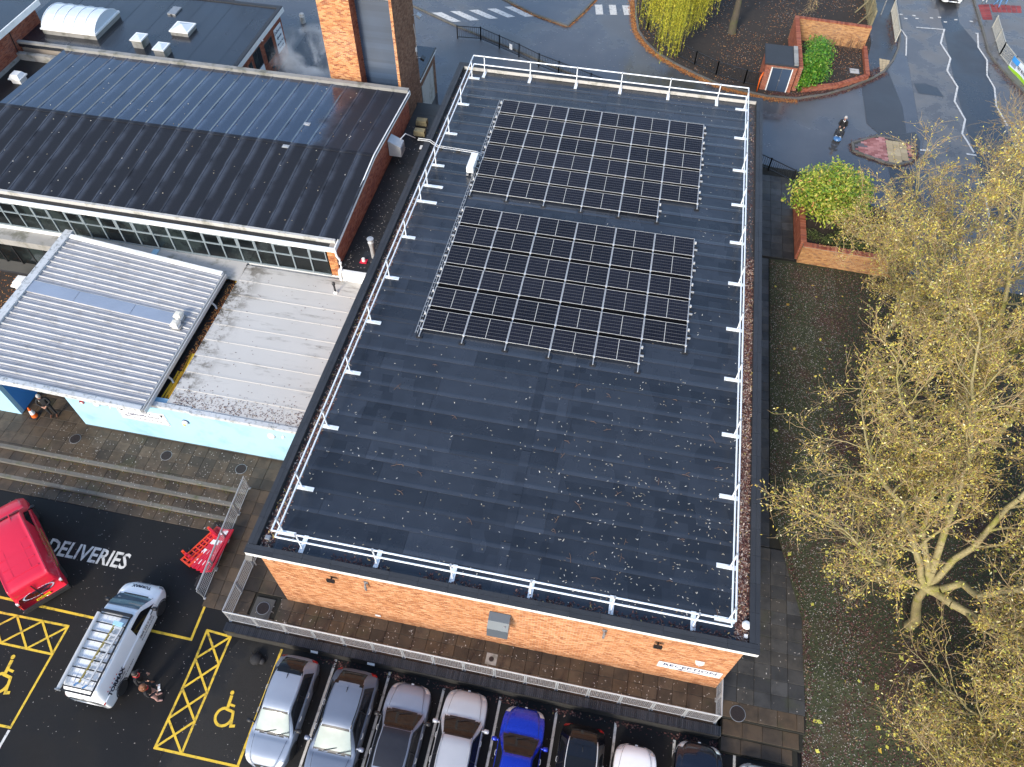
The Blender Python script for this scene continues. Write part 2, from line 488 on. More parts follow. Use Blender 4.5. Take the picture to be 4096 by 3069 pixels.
M['canopy'] = (lambda t: t.out(t.mix(t.math('MULTIPLY', t.step(t.noise(1.2, 6, rough=.7), .5, .75), .5),
               t.mix(t.noise(.7, 3), (.28, .285, .31), (.40, .405, .425)), (.16, .145, .125)), .5, .25, .5))(NT('canopy_metal'))
M['canopy_rib'] = surf('canopy_rib', (.58, .565, .535), .5, .1, var=.2, scale=2, dirt=(.28, .26, .24), dscale=1.5, damt=.7)
M['canopy_flat'] = surf('canopy_flat_sheet', (.33, .38, .46), .4, .25, var=.15, scale=1)
M['lichen'] = surf('lichen_trim', (.52, .54, .55), .75, var=.12, dirt=(.14, .15, .14), dscale=6, damt=.8)

def solar():
    t = NT('solar_cells')
    uv = t.n('TexCoord').outputs['Object']
    sep = t.n('SeparateXYZ', i0=uv)
    def lines(sock, pitch, w, off):
        f = t.math('FRACT', t.math('DIVIDE', t.math('ADD', sock, off), pitch))
        d = t.math('MINIMUM', f, t.math('SUBTRACT', 1.0, f))
        return t.math('LESS_THAN', d, w / pitch / 2)
    lx = lines(sep.outputs[0], 1.816 / 18, .0045, 10)
    ly = lines(sep.outputs[1], 1.10 / 6, .011, 10 * 1.10 / 6 * 1)
    cell = t.mix(t.noise(3, 2), (.008, .008, .012), (.014, .015, .022))
    cell = t.mix(1.0, cell, t.rng(t.orand(), .8, 1.25), 'MULTIPLY')
    colr = t.mix(t.math('MULTIPLY', lx, .4), cell, (.10, .11, .18))
    colr = t.mix(t.math('MULTIPLY', ly, .5), colr, (.36, .35, .33))
    return t.out(colr, .16, 0, .22)
M['solar'] = solar()

def car_paint(name, c, metal=.55, rough=.28, coat=.55):
    t = NT(name)
    colr = t.mix(t.noise(2.5, 3), mul(c, .94), mul(c, 1.06))
    t.b.inputs['Coat Roughness'].default_value = .05
    return t.out(colr, t.rng(t.noise(4, 4), rough - .04, rough + .08), metal, .5, coat)
M['glass_dark'] = surf('window_glass', (.010, .011, .013), .07, var=.3, scale=.6, spec=.35)
M['screen_pale'] = surf('pale_screen_glass', (.24, .29, .27), .10, var=.4, scale=1.3, spec=.7)  # pale mottled grey-green windscreen of the first two cars
M['glass_hall'] = (lambda t: t.out(t.mix(t.step(t.noise(.55, 4), .45, .65), (.006, .008, .009), (.026, .036, .036)), .10, 0, .35))(NT('hall_window_glass'))
M['frame_grey'] = surf('grey_window_frame', (.20, .24, .26), .5, var=.08)
M['slate_blue'] = surf('blue_grey_boarding', (.04, .065, .11), .30, var=.3, scale=.5, rnd=.12)
M['lamp_red'] = surf('red_lens', (.35, .01, .01), .2, coat=1)
M['lamp_clear'] = surf('clear_lens', (.6, .62, .65), .1, .3, coat=1)
M['plate_yellow'] = surf('yellow_plate', (.80, .55, .02), .5)

# ------------------------------------------------------------------ lettering
_txt = {}
def text_mesh(name, body, size, mat, extr=0.003, bold=0.0, shear=0.0, align='CENTER', sx=1.0):
    cu = bpy.data.curves.new(name, 'FONT')
    cu.body = body; cu.size = size; cu.align_x = align; cu.align_y = 'CENTER'
    cu.extrude = extr; cu.offset = bold; cu.shear = shear; cu.resolution_u = 2
    tmp = bpy.data.objects.new(name, cu)
    COL.objects.link(tmp)
    dg = bpy.context.evaluated_depsgraph_get()
    me = bpy.data.meshes.new_from_object(tmp.evaluated_get(dg))
    bpy.data.objects.remove(tmp); bpy.data.curves.remove(cu)
    me.materials.clear(); me.materials.append(mat)
    if sx != 1.0:
        for v in me.vertices: v.co.x *= sx
    me.name = name
    return me

def put_text(name, body, size, mat, parent, origin, xdir, ydir, **kw):
    me = text_mesh(name, body, size, mat, **kw)
    x = Vector(xdir).normalized(); y = Vector(ydir).normalized(); z = x.cross(y)
    m = Matrix((x, y, z)).transposed().to_4x4()
    m.translation = Vector(origin)
    o = bpy.data.objects.new(name, me)
    COL.objects.link(o)
    o.parent = parent
    o.matrix_local = m
    return o

# ------------------------------------------------------------------ brickwork
def brick_field(parent, origin, udir, width, height, mat, bl=0.225, bh=0.075, thick=0.012, nsingle=300, joint=0.012, hole=None, center=None, name='brick', top_fn=None, world_off=None):
    """running bond bricks standing 12 mm proud of the backing wall; the most visible ones are single objects"""
    u = Vector(udir).normalized(); w = u.cross(Vector((0, 0, 1)))   # outward
    o = Vector(origin)
    items = []
    rows = int(height / bh)
    for r in range(rows):
        z = r * bh
        x = -(bl / 2 if r % 2 else 0)
        while x < width - 0.02:
            a, b = max(x + joint / 2, 0.001), min(x + bl - joint / 2, width - 0.001)
            x += bl
            if b - a < 0.03: continue
            if hole and hole((a + b) / 2, z + bh / 2): continue
            if top_fn and z + bh > top_fn((a + b) / 2): continue
            items.append((a, b, z))
    cu, cz = center if center else (width / 2, height * 0.6)
    items.sort(key=lambda t: abs((t[0] + t[1]) / 2 - cu) + 1.2 * abs(t[2] - cz))
    base = Vector(world_off) if world_off is not None else Vector(parent.location)
    cache = {}
    rest_v, rest_f = [], []
    rest = B()
    for i, (a, b, z) in enumerate(items):
        th = thick * RN.uniform(.75, 1.2)
        if i < nsingle:
            L = round(b - a, 3)
            if L not in cache:
                bb = B()
                x0, y0, z0 = 0, 0, 0
                vs = []
                for k in (0, 1):
                    e = 0.0 if k == 0 else 0.004
                    for xx, zz in ((e, joint / 2 + e), (L - e, joint / 2 + e), (L - e, bh - joint / 2 - e), (e, bh - joint / 2 - e)):
                        vs.append(u * xx + w * (thick * k) + Vector((0, 0, zz)))
                bb.add(vs, [(4, 5, 6, 7), (0, 1, 5, 4), (1, 2, 6, 5), (2, 3, 7, 6), (3, 0, 4, 7)])
                cache[L] = bb.mesh(name, mat)
            link(name, cache[L], parent, (o + u * a + w * (th - thick) * .5 + Vector((0, 0, z))) - base)
        else:
            vs = []
            for k in (0, 1):
                for xx, zz in ((a, z + joint / 2), (b, z + joint / 2), (b, z + bh - joint / 2), (a, z + bh - joint / 2)):
                    vs.append(o + u * xx + w * (th * k) + Vector((0, 0, zz)) - base)
            rest.add(vs, [(4, 5, 6, 7), (0, 1, 5, 4), (1, 2, 6, 5), (2, 3, 7, 6), (3, 0, 4, 7)])
    if rest.f:
        ro = link('brickwork', rest.mesh('brickwork', mat), parent)
        ro['kind'] = 'stuff'

def slab_field(parent, x0, x1, y0, y1, z, sx, sy, mat, thick=0.05, gap=0.012, off=0.0, keep=None, name='paving_slab', tilt=0.004, zfn=None):
    cache = {}
    nyr = max(1, round((y1 - y0) / sy)); dy = (y1 - y0) / nyr
    for j in range(nyr):
        x = x0 - (off * sx if j % 2 else 0)
        while x < x1 - 0.03:
            a, b = max(x, x0), min(x + sx, x1)
            x += sx
            if b - a < .06: continue
            cy = y0 + (j + .5) * dy
            if keep and not keep((a + b) / 2, cy): continue
            key = (round(b - a, 2), round(dy, 2))
            if key not in cache:
                hx, hy = (b - a - gap) / 2, (dy - gap) / 2
                e = .006
                bb = B()
                bb.add([(-hx, -hy, -thick), (hx, -hy, -thick), (hx, hy, -thick), (-hx, hy, -thick), (-hx, -hy, -e), (hx, -hy, -e), (hx, hy, -e), (-hx, hy, -e), (-hx + e, -hy + e, 0), (hx - e, -hy + e, 0), (hx - e, hy - e, 0), (-hx + e, hy - e, 0)],
                       [(8, 9, 10, 11), (4, 5, 9, 8), (5, 6, 10, 9), (6, 7, 11, 10), (7, 4, 8, 11), (0, 1, 5, 4), (1, 2, 6, 5), (2, 3, 7, 6), (3, 0, 4, 7)])
                cache[key] = bb.mesh(name, mat)
            zz = z if zfn is None else zfn((a + b) / 2, cy)
            rx = 0
            if zfn is not None: rx = math.atan((zfn((a + b) / 2, cy + .1) - zfn((a + b) / 2, cy - .1)) / .2)
            link(name, cache[key], parent, Vector(((a + b) / 2, cy, zz + RN.uniform(-.004, .004))) - Vector(parent.location),
                 (rx + RN.uniform(-tilt, tilt), RN.uniform(-tilt, tilt), RN.uniform(-.004, .004)))

def scatter(name, label, cat, pts, L, W, mat, flat=.85, seed=1):
    rng = np.random.default_rng(seed)
    V, F = leaf_quads(np.asarray(pts, dtype=float), L, W, flat, rng)
    o = np_mesh(name, V, F, mat)
    return tag(o, label, cat, None, 'stuff')

M['leaf_litter'] = multi('leaf_litter', [(0, (.10, .03, .02)), (.25, (.22, .08, .05)), (.5, (.34, .20, .14)), (.75, (.50, .38, .30)), (.93, (.62, .52, .45)), (1, (.6, .42, .05))], .8, .2)
M['leaf_orange'] = multi('orange_leaf_litter', [(0, (.16, .05, .02)), (.3, (.34, .11, .03)), (.6, (.50, .19, .05)), (1, (.62, .34, .12))], .8, .2)
M['leaf_maroon'] = multi('maroon_leaf_litter', [(0, (.035, .012, .012)), (.4, (.085, .03, .028)), (.75, (.14, .06, .05)), (.95, (.24, .15, .12)), (1, (.40, .30, .1))], .8, .2)
M['leaf_white'] = multi('pale_leaf', [(0, (.20, .13, .07)), (.3, (.38, .32, .22)), (.75, (.60, .55, .46)), (1, (.70, .66, .60))], .7, .1)
M['leaf_speck'] = multi('small_pale_leaf', [(0, (.16, .12, .09)), (.5, (.34, .29, .25)), (1, (.60, .56, .52))], .8, .1)
M['twig'] = surf('twig', (.17, .10, .065), .9, var=.2)
M['bark'] = surf('pale_bark', (.30, .25, .12), .85, var=.5, scale=5, fine=.4, fscale=18, bump=.5, dirt=(.21, .21, .03), dscale=1.5, damt=.9)
M['bark_twig'] = surf('twig_bark', (.42, .30, .15), .85, var=.25, scale=4)
M['bark_dark'] = surf('dark_bark', (.09, .075, .055), .9, var=.3, scale=4, dirt=(.10, .12, .03), dscale=1.5, damt=.6)
M['leaf_autumn'] = multi('autumn_leaf', [(0, (.20, .10, .03)), (.22, (.36, .24, .05)), (.45, (.50, .40, .07)), (.68, (.58, .50, .11)), (.88, (.28, .31, .05)), (1, (.74, .64, .40))], .65, .1)
M['leaf_willow'] = multi('willow_leaf', [(0, (.16, .22, .02)), (.35, (.42, .40, .03)), (.7, (.62, .52, .05)), (1, (.30, .34, .03))], .6, .1)
M['leaf_green'] = multi('bright_green_leaf', [(0, (.025, .085, .01)), (.4, (.06, .21, .015)), (.75, (.12, .31, .02)), (1, (.28, .33, .05))], .5, .1)
M['leaf_laurel'] = multi('yellow_green_leaf', [(0, (.07, .16, .015)), (.35, (.22, .34, .03)), (.7, (.40, .42, .05)), (.93, (.52, .46, .10)), (1, (.50, .22, .09))], .5, .1)
M['grass'] = multi('grass_blade', [(0, (.03, .048, .012)), (.5, (.06, .085, .02)), (1, (.11, .12, .04))], .8, .1)
M['grass_base'] = surf('grass_ground', (.042, .048, .022), .95, var=.45, scale=.7, dirt=(.07, .034, .026), dscale=.5, damt=.85, fine=.5, fscale=25)
# ================================================================== SETTING
def struct(name, bld, mat, label=None, kind='structure', loc=None):
    o = bld.build(name, mat, None, loc=loc)
    return tag(o, label, None, None, kind)

CP = -0.55   # car park level
struct('ground', B().add([(-260, -160, -.68), (260, -160, -.68), (260, 320, -.68), (-260, 320, -.68)], [(0, 1, 2, 3)]), M['asphalt_park'], 'dark asphalt ground around the school')
struct('car_park', B().add([(-70, -60, CP), (60, -60, CP), (60, 3.4, CP), (-70, 3.4, CP)], [(0, 1, 2, 3)]), M['asphalt_park'], 'dark wet asphalt car park')
yard = B()
yard.prism([(-120, 7.0), (17.0, 7.0), (17.0, 24.0), (21.0, 24.0), (21.0, 23.0), (200, 23.0), (200, 200), (-120, 200)], -.5, -.02)
struct('driveway', yard, M['asphalt_road'], 'wet grey asphalt driveway behind the school')
# road with its newer dark lane and the worn strips
struct('road', B().prism([(29.6, 25), (29.9, 40), (30.1, 52.6), (30.2, 62), (31, 120), (44, 120), (36.6, 62), (36.2, 54), (36.1, 50.7), (36.4, 49.3), (37.0, 47.7), (37.7, 45.5), (40, 40), (43, 30), (45, 25)], -.4, -.012), M['asphalt_pale'], 'worn pale asphalt road with zigzag lines')
struct('road_lane', B().add([(x, y, -.006) for x, y in [(33.1, 30), (33.05, 37.4), (33.0, 41.4), (33.0, 45.4), (33.1, 49.2), (33.25, 53.4), (33.2, 62), (33.4, 110), (35.6, 110), (34.9, 60), (34.6, 54.7), (35.4, 52), (35.75, 49.1), (35.6, 46), (35.6, 41), (36.0, 36), (37, 30)]], [tuple(range(17))]), M['asphalt_new'], 'darker resurfaced lane of the road')
for k, (pts, m) in enumerate([
        ([(26.4, 46.6), (27.3, 45.3), (28.4, 46.8), (29.0, 42), (28.9, 36), (26.4, 39.5)], 'asphalt_new'),
        ([(30.1, 45.2), (30.9, 45.35), (31.7, 45.0), (32.0, 43.9), (30.3, 43.95)], 'asphalt_new'),
        ([(27.4, 34.9), (28.9, 35.0), (29.3, 30), (27.6, 30)], 'asphalt_new'),
        ([(-14.7, 42.7), (-12.2, 42.8), (-8.0, 29.0), (-14.75, 29.0)], 'asphalt_new')]):
    struct('asphalt_patch', B().add([(x, y, -.004 + .001 * k) for x, y in pts], [tuple(range(len(pts)))]), M[m], ['dark repair strip at the road mouth', 'square dark patch in the road', 'dark patch below the traffic island', 'smooth dark wet patch between tower and office block'][k])

# kerbs along the drive and road
def kerb(name, label, pts, w=.14, hgt=.1, mat='kerb'):
    t = thing(name, label, 'kerb', (pts[0][0], pts[0][1], 0)); t['kind'] = 'structure'; del t['category']
    acc = 0
    for (x0, y0), (x1, y1) in zip(pts[:-1], pts[1:]):
        L = math.hypot(x1 - x0, y1 - y0); n = max(1, round(L / .9))
        for i in range(n):
            a, b = i / n, (i + 1) / n
            pa = Vector((x0 + (x1 - x0) * a, y0 + (y1 - y0) * a, hgt / 2 - .06)); pb = Vector((x0 + (x1 - x0) * b, y0 + (y1 - y0) * b, hgt / 2 - .06))
            d = (pb - pa).normalized() * .008
            B().bar(pa + d, pb - d, w, hgt + .12).build('kerb_stone', M[mat], t, world=True)
    return t
K_main = [(9.31, 56), (9.31, 52.85), (9.63, 50.13), (10.02, 48.09), (10.68, 46.69), (11.68, 45.26), (13.05, 44.11), (14.8, 42.94), (16.5, 41.95), (18.13, 41.57), (19.81, 41.24), (21.81, 41.42), (23.83, 42.37), (25.49, 43.6), (27.22, 45.18), (28.12, 46.29), (28.94, 48.05), (29.43, 49.62), (29.73, 51.36), (29.91, 52.8), (30.0, 60)]
kerb('kerb', 'long curved stone kerb round the planted bed by the road', K_main)
kerb('kerb', 'kerb stones round the point of the far footway', [(-1.5, 51.0), (-.31, 50.16), (1.82, 48.78), (4.59, 47.6), (5.37, 49.74), (6.11, 52.14), (6.5, 54)])
kerb('kerb', 'kerb stones along the path with the black railing', [(-8.09, 48.16), (-3.71, 45.78), (1.01, 43.59), (4.9, 41.6), (8.6, 40.0)], hgt=.06)
kerb('kerb', 'stone kerb on the far side of the road', [(36.3, 62), (36.22, 56.33), (36.2, 53.99), (36.1, 50.74), (36.36, 49.34), (36.89, 47.73), (37.66, 45.5), (39.4, 41.5)])

bed = B().prism(K_main + [(30, 75), (9.3, 75)], -.3, .055)
struct('planted_bed', bed, M['earth'], 'bare earth bed under the willow')
struct('far_pavement', B().prism([(-1.4, 51.0), (-.31, 50.2), (1.82, 48.82), (4.57, 47.68), (5.33, 49.74), (6.05, 52.14), (6.5, 60), (-4, 60)], -.3, .03), M['asphalt_road'], 'asphalt point of the far footway')
struct('pavement', B().prism([(27.2, 45.4), (28.05, 46.35), (28.85, 48.1), (29.33, 49.65), (29.62, 51.4), (29.8, 52.8), (29.9, 62), (27.6, 62), (27.5, 50), (26.9, 47)], -.3, .065), M['asphalt_new'], 'dark pavement between timber fence and road')
struct('pavement', B().prism([(36.42, 62), (36.3, 56.3), (36.3, 54), (36.2, 50.8), (36.45, 49.4), (37.0, 47.8), (37.75, 45.6), (39.5, 41.6), (46, 41), (46, 62)], -.3, .06), M['asphalt_pale'], 'pavement behind grey guard rails across the road')
struct('yard_strip', B().prism([(17.3, 24.0), (22.5, 24.0), (22.5, 33.2), (19.5, 33.4), (17.3, 34)], -.3, -.005), M['paving_gap'], 'path base beside the planter')

# ---- grass bank on the right
def gz(x, y):
    if y > 1.5: return 0.0
    return max(-.5, (y - 1.5) * .16)
gb = B()
def gx0(y): return 21.12 if y < 3.7 else (20.62 - (y - 5.6) * .26 if y < 8.4 else 19.86)
us = [0, .03, .08, .18, .35, .6, 1]; ys = [-30, -6, -3, -1.9, -1.5, 0, 1.5, 3.69, 3.71, 5.6, 7.0, 8.39, 8.41, 12, 18, 24.8]
gb.add([(gx0(y) + (60 - gx0(y)) * u_, y, gz(0, y) + .02) for u_ in us for y in ys], [(i * len(ys) + j, (i + 1) * len(ys) + j, (i + 1) * len(ys) + j + 1, i * len(ys) + j + 1) for i in range(len(us) - 1) for j in range(len(ys) - 1)])
struct('grass_bank', gb, M['grass_base'], 'dark lawn with fallen leaves beside the school')

# ---- paved terraces (z = 0), ramp, steps
def terrace(name, label, poly, z0=-.6, z1=-.052):
    b = B().prism(poly, z0, z1)
    x, y = poly[0]
    o = b.build(name, M['paving_gap'], None, loc=(x, y, 0))
    return tag(o, label, None, None, 'structure')
SLAB = .575
T1 = terrace('terrace', 'brown paved terrace along the front brick wall', [(-1.72, -1.12), (17.9, -1.12), (17.9, .6), (-1.72, .6)])
slab_field(T1, -1.70, 17.88, -1.10, .30, 0, SLAB, SLAB * .93, M['paving'], keep=lambda x, y: not (-1.0 < x < -.2 and -.75 < y < .2))
b = B().box(-1.0, -.2, -.70, .15, -.05, .002); b.build('concrete_panel', surf('wet_concrete', (.075, .072, .066), .7, var=.25, fine=.4, fscale=30), T1, world=True)
T2 = terrace('terrace', 'paved landing in front of the pale blue wall', [(-24, 4.62), (.3, 4.62), (.3, 7.2), (-12.3, 7.2), (-12.3, 16), (-24, 16)])
slab_field(T2, -24, .2, 4.86, 6.46, 0, .62, SLAB * .93, M['paving'])
slab_field(T2, -15.8, -12.35, 6.46, 9.3, 0, .62, SLAB, M['paving'])
# the passage left of the main building and the ramp between the two railings
T3 = terrace('side_path', 'narrow paved path between the ramp railing and the building', [(-1.72, .6), (.3, .6), (.3, 4.62), (-1.72, 4.62)])
slab_field(T3, -1.70, .26, .32, 4.84, 0, .65, SLAB, M['paving'])
def ramp_z(x, y): return max(CP + .02, min(0, -.53 + (y + .6) * .53 / 5.2))
rb = B(); rb.add([(-3.35, -.7, CP - .05), (-1.72, -.7, CP - .05), (-1.72, 4.86, -.06), (-3.35, 4.86, -.06), (-3.35, -.7, CP - .3), (-1.72, -.7, CP - .3), (-1.72, 4.86, -.8), (-3.35, 4.86, -.8)], [(0, 1, 2, 3), (4, 5, 1, 0), (5, 6, 2, 1), (6, 7, 3, 2), (7, 4, 0, 3)])
ramp = tag(rb.build('ramp', M['paving_gap'], None, loc=(-2.5, 0, 0)), 'paved ramp rising between the two mesh railings', None, None, 'structure')
slab_field(ramp, -3.33, -1.74, -.55, 4.84, 0, .55, SLAB, M['paving'], zfn=ramp_z)
# the retaining face on the ramp's left side
# steps
for k, (y0, y1, z, lab) in enumerate([(3.98, 4.62, 0, 'top step edge of the broad steps'), (3.32, 3.98, -.18, 'second step of the broad steps'), (2.72, 3.32, -.36, 'lowest step of the broad steps')]):
    pass
steps = terrace('steps', 'three broad paved steps down to the car park', [(-24, 2.66), (-3.4, 2.66), (-3.4, 4.62), (-24, 4.62)], -.75, -.57)
for z, ytop, ynose in ((0, 4.86, 4.56), (-.18, 4.56, 3.92), (-.36, 3.92, 3.26)):
    B().box(-24, -3.42, ynose + .01, ytop + .1, z - .3, z - .055).build('step_core', M['paving_gap'], steps, world=True)
    x = -24
    while x < -3.5:                                         # nosing kerbs
        L = .92
        e = min(x + L, -3.42)
        B().box(x + .006, e - .006, ynose, ynose + .155, z - .175, z + .004).build('nosing_stone', M['kerb'], steps, world=True)
        x += L
    if z < 0: slab_field(steps, -24, -3.42, ynose + .16, ytop, z, .60, ytop - ynose - .16, M['paving'])
    else: slab_field(T2, -24, -3.42, ynose + .16, ytop, z, .62, ytop - ynose - .16, M['paving'])
slab_field(steps, -24, -3.42, 2.70, 3.25, CP + .03, .60, .55, M['paving'])
# right hand paving
T4 = terrace('side_terrace', 'dark paved area at the right front corner', [(17.9, -.73), (21.15, -.73), (21.2, 3.7), (20.75, 5.6), (19.9, 9.4), (19.85, 24.9), (17.7, 24.9)], -.7, -.052)
B().box(18.05, 21.1, -1.31, -.731, -.7, -.235).box(18.05, 20.95, -1.88, -1.311, -.7, -.415).build('step_core', M['paving_gap'], T4, world=True)
slab_field(T4, 18.75, 19.83, 6.65, 24.8, 0, .54, .57, M['paving_dark'])
slab_field(T4, 17.92, 21.15, -.1, 6.6, 0, .65, SLAB, M['paving_dark'], keep=lambda x, y: y < 3.7 or x < 21.1 - (y - 5.6) * .25)
slab_field(T4, 17.95, 21.1, -.70, -.1, 0, .72, .6, M['paving'])
slab_field(T4, 18.1, 20.95, -1.3, -.74, -.18, .75, .55, M['paving'])
slab_field(T4, 18.1, 20.75, -1.85, -1.32, -.36, .75, .55, M['paving'])
T5 = terrace('side_path', 'grey paved path beside the planter wall', [(19.3, 24.9), (21.3, 24.9), (21.3, 33.0), (19.3, 33.6)], -.3, -.004)
slab_field(T5, 19.3, 21.25, 24.95, 32.4, .045, .65, .62, M['paving_dark'])

struct('asphalt_patch', B().add([(x, y, CP + .002) for x, y in [(-1.5, -2.2), (-1.95, -3.6), (-1.9, -4.9), (-2.3, -6.2), (-2.2, -8), (2.9, -8), (2.9, -1.47), (-1.2, -1.47)]], [tuple(range(8))]), M['asphalt_bay'], 'older paler asphalt of the disabled bay')
# ---- road markings
def paint(name, label, pts, w, mat='white_road', z=CP + .005, cat='road marking', closed=False):
    b = B().ribbon(list(pts) + ([pts[0]] if closed else []), w, z)
    o = b.build(name, M[mat], None, loc=(pts[0][0], pts[0][1], z))
    return tag(o, label, cat)
for i, (x, y) in enumerate([(2.88, -1.53), (5.14, -1.57), (7.40, -1.75), (9.65, -1.62), (11.88, -1.6), (14.17, -1.65), (16.42, -1.82), (18.67, -1.82)]):
    paint('bay_line', ['white bay line between the silver crossover and the grey estate', 'white bay line left of the grey car with the dark roof', 'white bay line between the dark-roofed car and the pale silver car', 'white bay line left of the bright blue car', 'white bay line right of the bright blue car', 'white bay line between the black car and the white car', 'white bay line left of the dark navy car', 'white bay line right of the dark navy car'][i], [(x, y), (x - .02, -6.6)], .1)
paint('bay_line', 'short yellow line left of the silver crossover', [(.60, -1.58), (.60, -6.0)], .1, 'yellow_paint')
hb = B()
Ln = [(-2.68, -1.44), (-2.64, -2.6), (-2.64, -3.76), (-2.66, -4.9), (-2.69, -5.95)]
Rn = [(-1.62, -1.5), (-1.63, -2.62), (-1.62, -3.72), (-1.63, -4.79), (-1.62, -5.93)]
hb.ribbon(Ln, .09, CP + .005).ribbon(Rn, .09, CP + .009).ribbon([Ln[0], Rn[0]], .09, CP + .013).ribbon([Ln[-1], (.64, -5.93)], .09, CP + .013)
for a, b2 in zip(range(4), range(1, 5)):
    hb.ribbon([Ln[a], Rn[b2]], .085, CP + .017).ribbon([Rn[a], Ln[b2]], .085, CP + .021)
tag(hb.build('hatched_zone', M['yellow_paint'], None, loc=(-2.2, -3.7, CP)), 'yellow crosshatched strip beside the disabled bay', 'road marking')
paint('yellow_line', 'yellow bay corner line under the white van', [(-3.22, -.3), (-3.15, -1.92), (-9.7, -1.89), (-16, -1.85)], .1, 'yellow_paint', CP + .0035)
hb = B()
La = [(-8.31, -2.42), (-14.5, -2.5)]; Lb = [(-8.39, -3.58), (-14.5, -3.6)]
hb.ribbon(La, .09, CP + .005).ribbon(Lb, .09, CP + .005).ribbon([(-8.31, -2.42), (-8.37, -6.38), (-13, -6.5)], .09, CP + .009)
xx = -8.31
for k in range(6):
    a = xx - k * 1.15
    hb.ribbon([(a, -2.45), (a - 1.15, -3.58)], .085, CP + .013).ribbon([(a - 1.15, -2.45), (a, -3.58)], .085, CP + .017)
tag(hb.build('hatched_zone', M['yellow_paint'], None, loc=(-10, -3, CP)), 'worn yellow crosshatched zone left of the white van', 'road marking')
paint('bay_line', 'white line at the lower left corner of the car park', [(-8.37, -6.5), (-8.42, -9)], .1)

def wheelchair(name, label, cx, cy, s, rot):
    b = B()
    def arc(c, r, a0, a1, n=18): return [(c[0] + r * math.cos(rad(a0 + (a1 - a0) * i / n)), c[1] + r * math.sin(rad(a0 + (a1 - a0) * i / n))) for i in range(n + 1)]
    P = arc((0, 0), .40, 95, 355); w = .13
    b.ribbon([(x * s, y * s) for x, y in P], w * s, 0)
    b.ribbon([(x * s, y * s) for x, y in [(-.02, .95), (.02, .40)]], .15 * s, .003)
    b.ribbon([(x * s, y * s) for x, y in [(.02, .60), (.30, .56)]], .11 * s, .006)
    b.ribbon([(x * s, y * s) for x, y in [(0, .36), (.36, .30), (.50, -.32), (.66, -.28)]], .13 * s, .009)
    hd = arc((-.05, 1.12), .10, 0, 360, 12)
    b.add([(x * s, y * s, .012) for x, y in hd[:-1]], [tuple(range(12))])
    o = b.build(name, M['yellow_paint'])
    o.location = (cx, cy, CP + .006); o.rotation_euler = (0, 0, rot)
    return tag(o, label, 'road marking')
wheelchair('wheelchair_symbol', 'yellow wheelchair symbol painted in the disabled bay', -.62, -4.42, .80, rad(0))
wheelchair('wheelchair_symbol', 'worn yellow wheelchair symbol at the left edge of the car park', -9.75, -5.0, .9, rad(0))
dl = put_text('painted_word', 'DELIVERIES', .98, M['white_road'], None, (-9.2, .60, CP + .006), (1, 0, 0), (0, 1, 0), bold=.018, extr=.001, sx=.80)
dl.matrix_local = Matrix.Translation((-9.2, .60, CP + .006))
tag(dl, 'white word DELIVERIES painted on the asphalt beside the red van', 'road marking')
# zebra stripes and road lines at the back
for i, q in enumerate([[(-6.21, 47.38), (-5.48, 47.63), (-3.63, 46.59), (-4.27, 46.36)], [(-4.85, 47.91), (-4.14, 48.11), (-2.27, 47.12), (-2.96, 46.86)], [(-3.46, 48.4), (-2.76, 48.63), (-.91, 47.67), (-1.6, 47.43)], [(-2.07, 48.9), (-1.41, 49.13), (.35, 48.2), (-.25, 47.95)], [(-.8, 49.5), (-.2, 49.72), (1.77, 48.58), (1.12, 48.35)],
                       [(6.2, 51.41), (6.78, 51.53), (7.06, 50.02), (6.5, 49.9)], [(7.3, 51.61), (7.84, 51.73), (8.14, 50.2), (7.61, 50.08)], [(8.35, 51.78), (8.93, 51.86), (9.18, 50.4), (8.68, 50.28)]]):
    o = B().add([(x, y, -.010 if i < 5 else -.010) for x, y in q], [(3, 2, 1, 0) if i < 5 else (3, 2, 1, 0)]).build('crossing_stripe', M['white_road'], None, loc=(q[0][0], q[0][1], -.01))
    tag(o, ('%s white stripe of the slanted crossing by the tower' % ['first', 'second', 'third', 'fourth', 'last'][i]) if i < 5 else ('%s short white crossing stripe near the willow' % ['left', 'middle', 'right'][i - 5]), 'road marking')
paint('zigzag_line', 'white zigzag line down the middle of the road', [(31.2, 53.3), (33.28, 53.44), (32.74, 51.26), (33.17, 49.21), (32.69, 47.44), (33.13, 45.41), (32.66, 43.48), (33.06, 41.4), (32.61, 39.64), (32.8, 38.9), (33.05, 37.69)], .13, z=.004)
paint('zigzag_line', 'broken white zigzag line beside the far kerb', [(35.6, 53.36), (35.75, 53.38), (35.47, 51.27), (35.82, 49.54), (35.47, 47.43), (35.72, 45.82), (35.45, 43.52), (35.78, 41.25)], .12, z=.004)
paint('road_line', 'faint white line along the near side of the road', [(29.99, 52.72), (30.27, 51.65), (30.0, 49.3), (29.94, 48.91)], .1, z=.004)
paint('road_line', 'white dash at the foot of the zigzag line', [(32.6, 37.41), (33.12, 37.38)], .16, z=.004)
paint('road_line', 'white dash beside the traffic island', [(29.68, 37.21), (30.19, 37.26)], .18, z=.004)
paint('road_line', 'long white line seen through the bare branches', [(33.1, 34.2), (32.9, 30.2)], .16, z=.004)
for i, (x, y) in enumerate([(30.23, 55.11), (30.53, 54.54), (31.21, 55.14), (31.39, 54.72), (32.53, 55.06), (33.17, 55.3), (33.53, 54.65), (34.39, 55.2), (35.56, 55.19)]):
    o = B().box(x - .12, x + .12, y - .07, y + .07, -.002, .006).build('crossing_stud', M['white_road'], None, loc=(x, y, 0))
    tag(o, 'white square stud across the road', 'road marking', 'studs across the road')

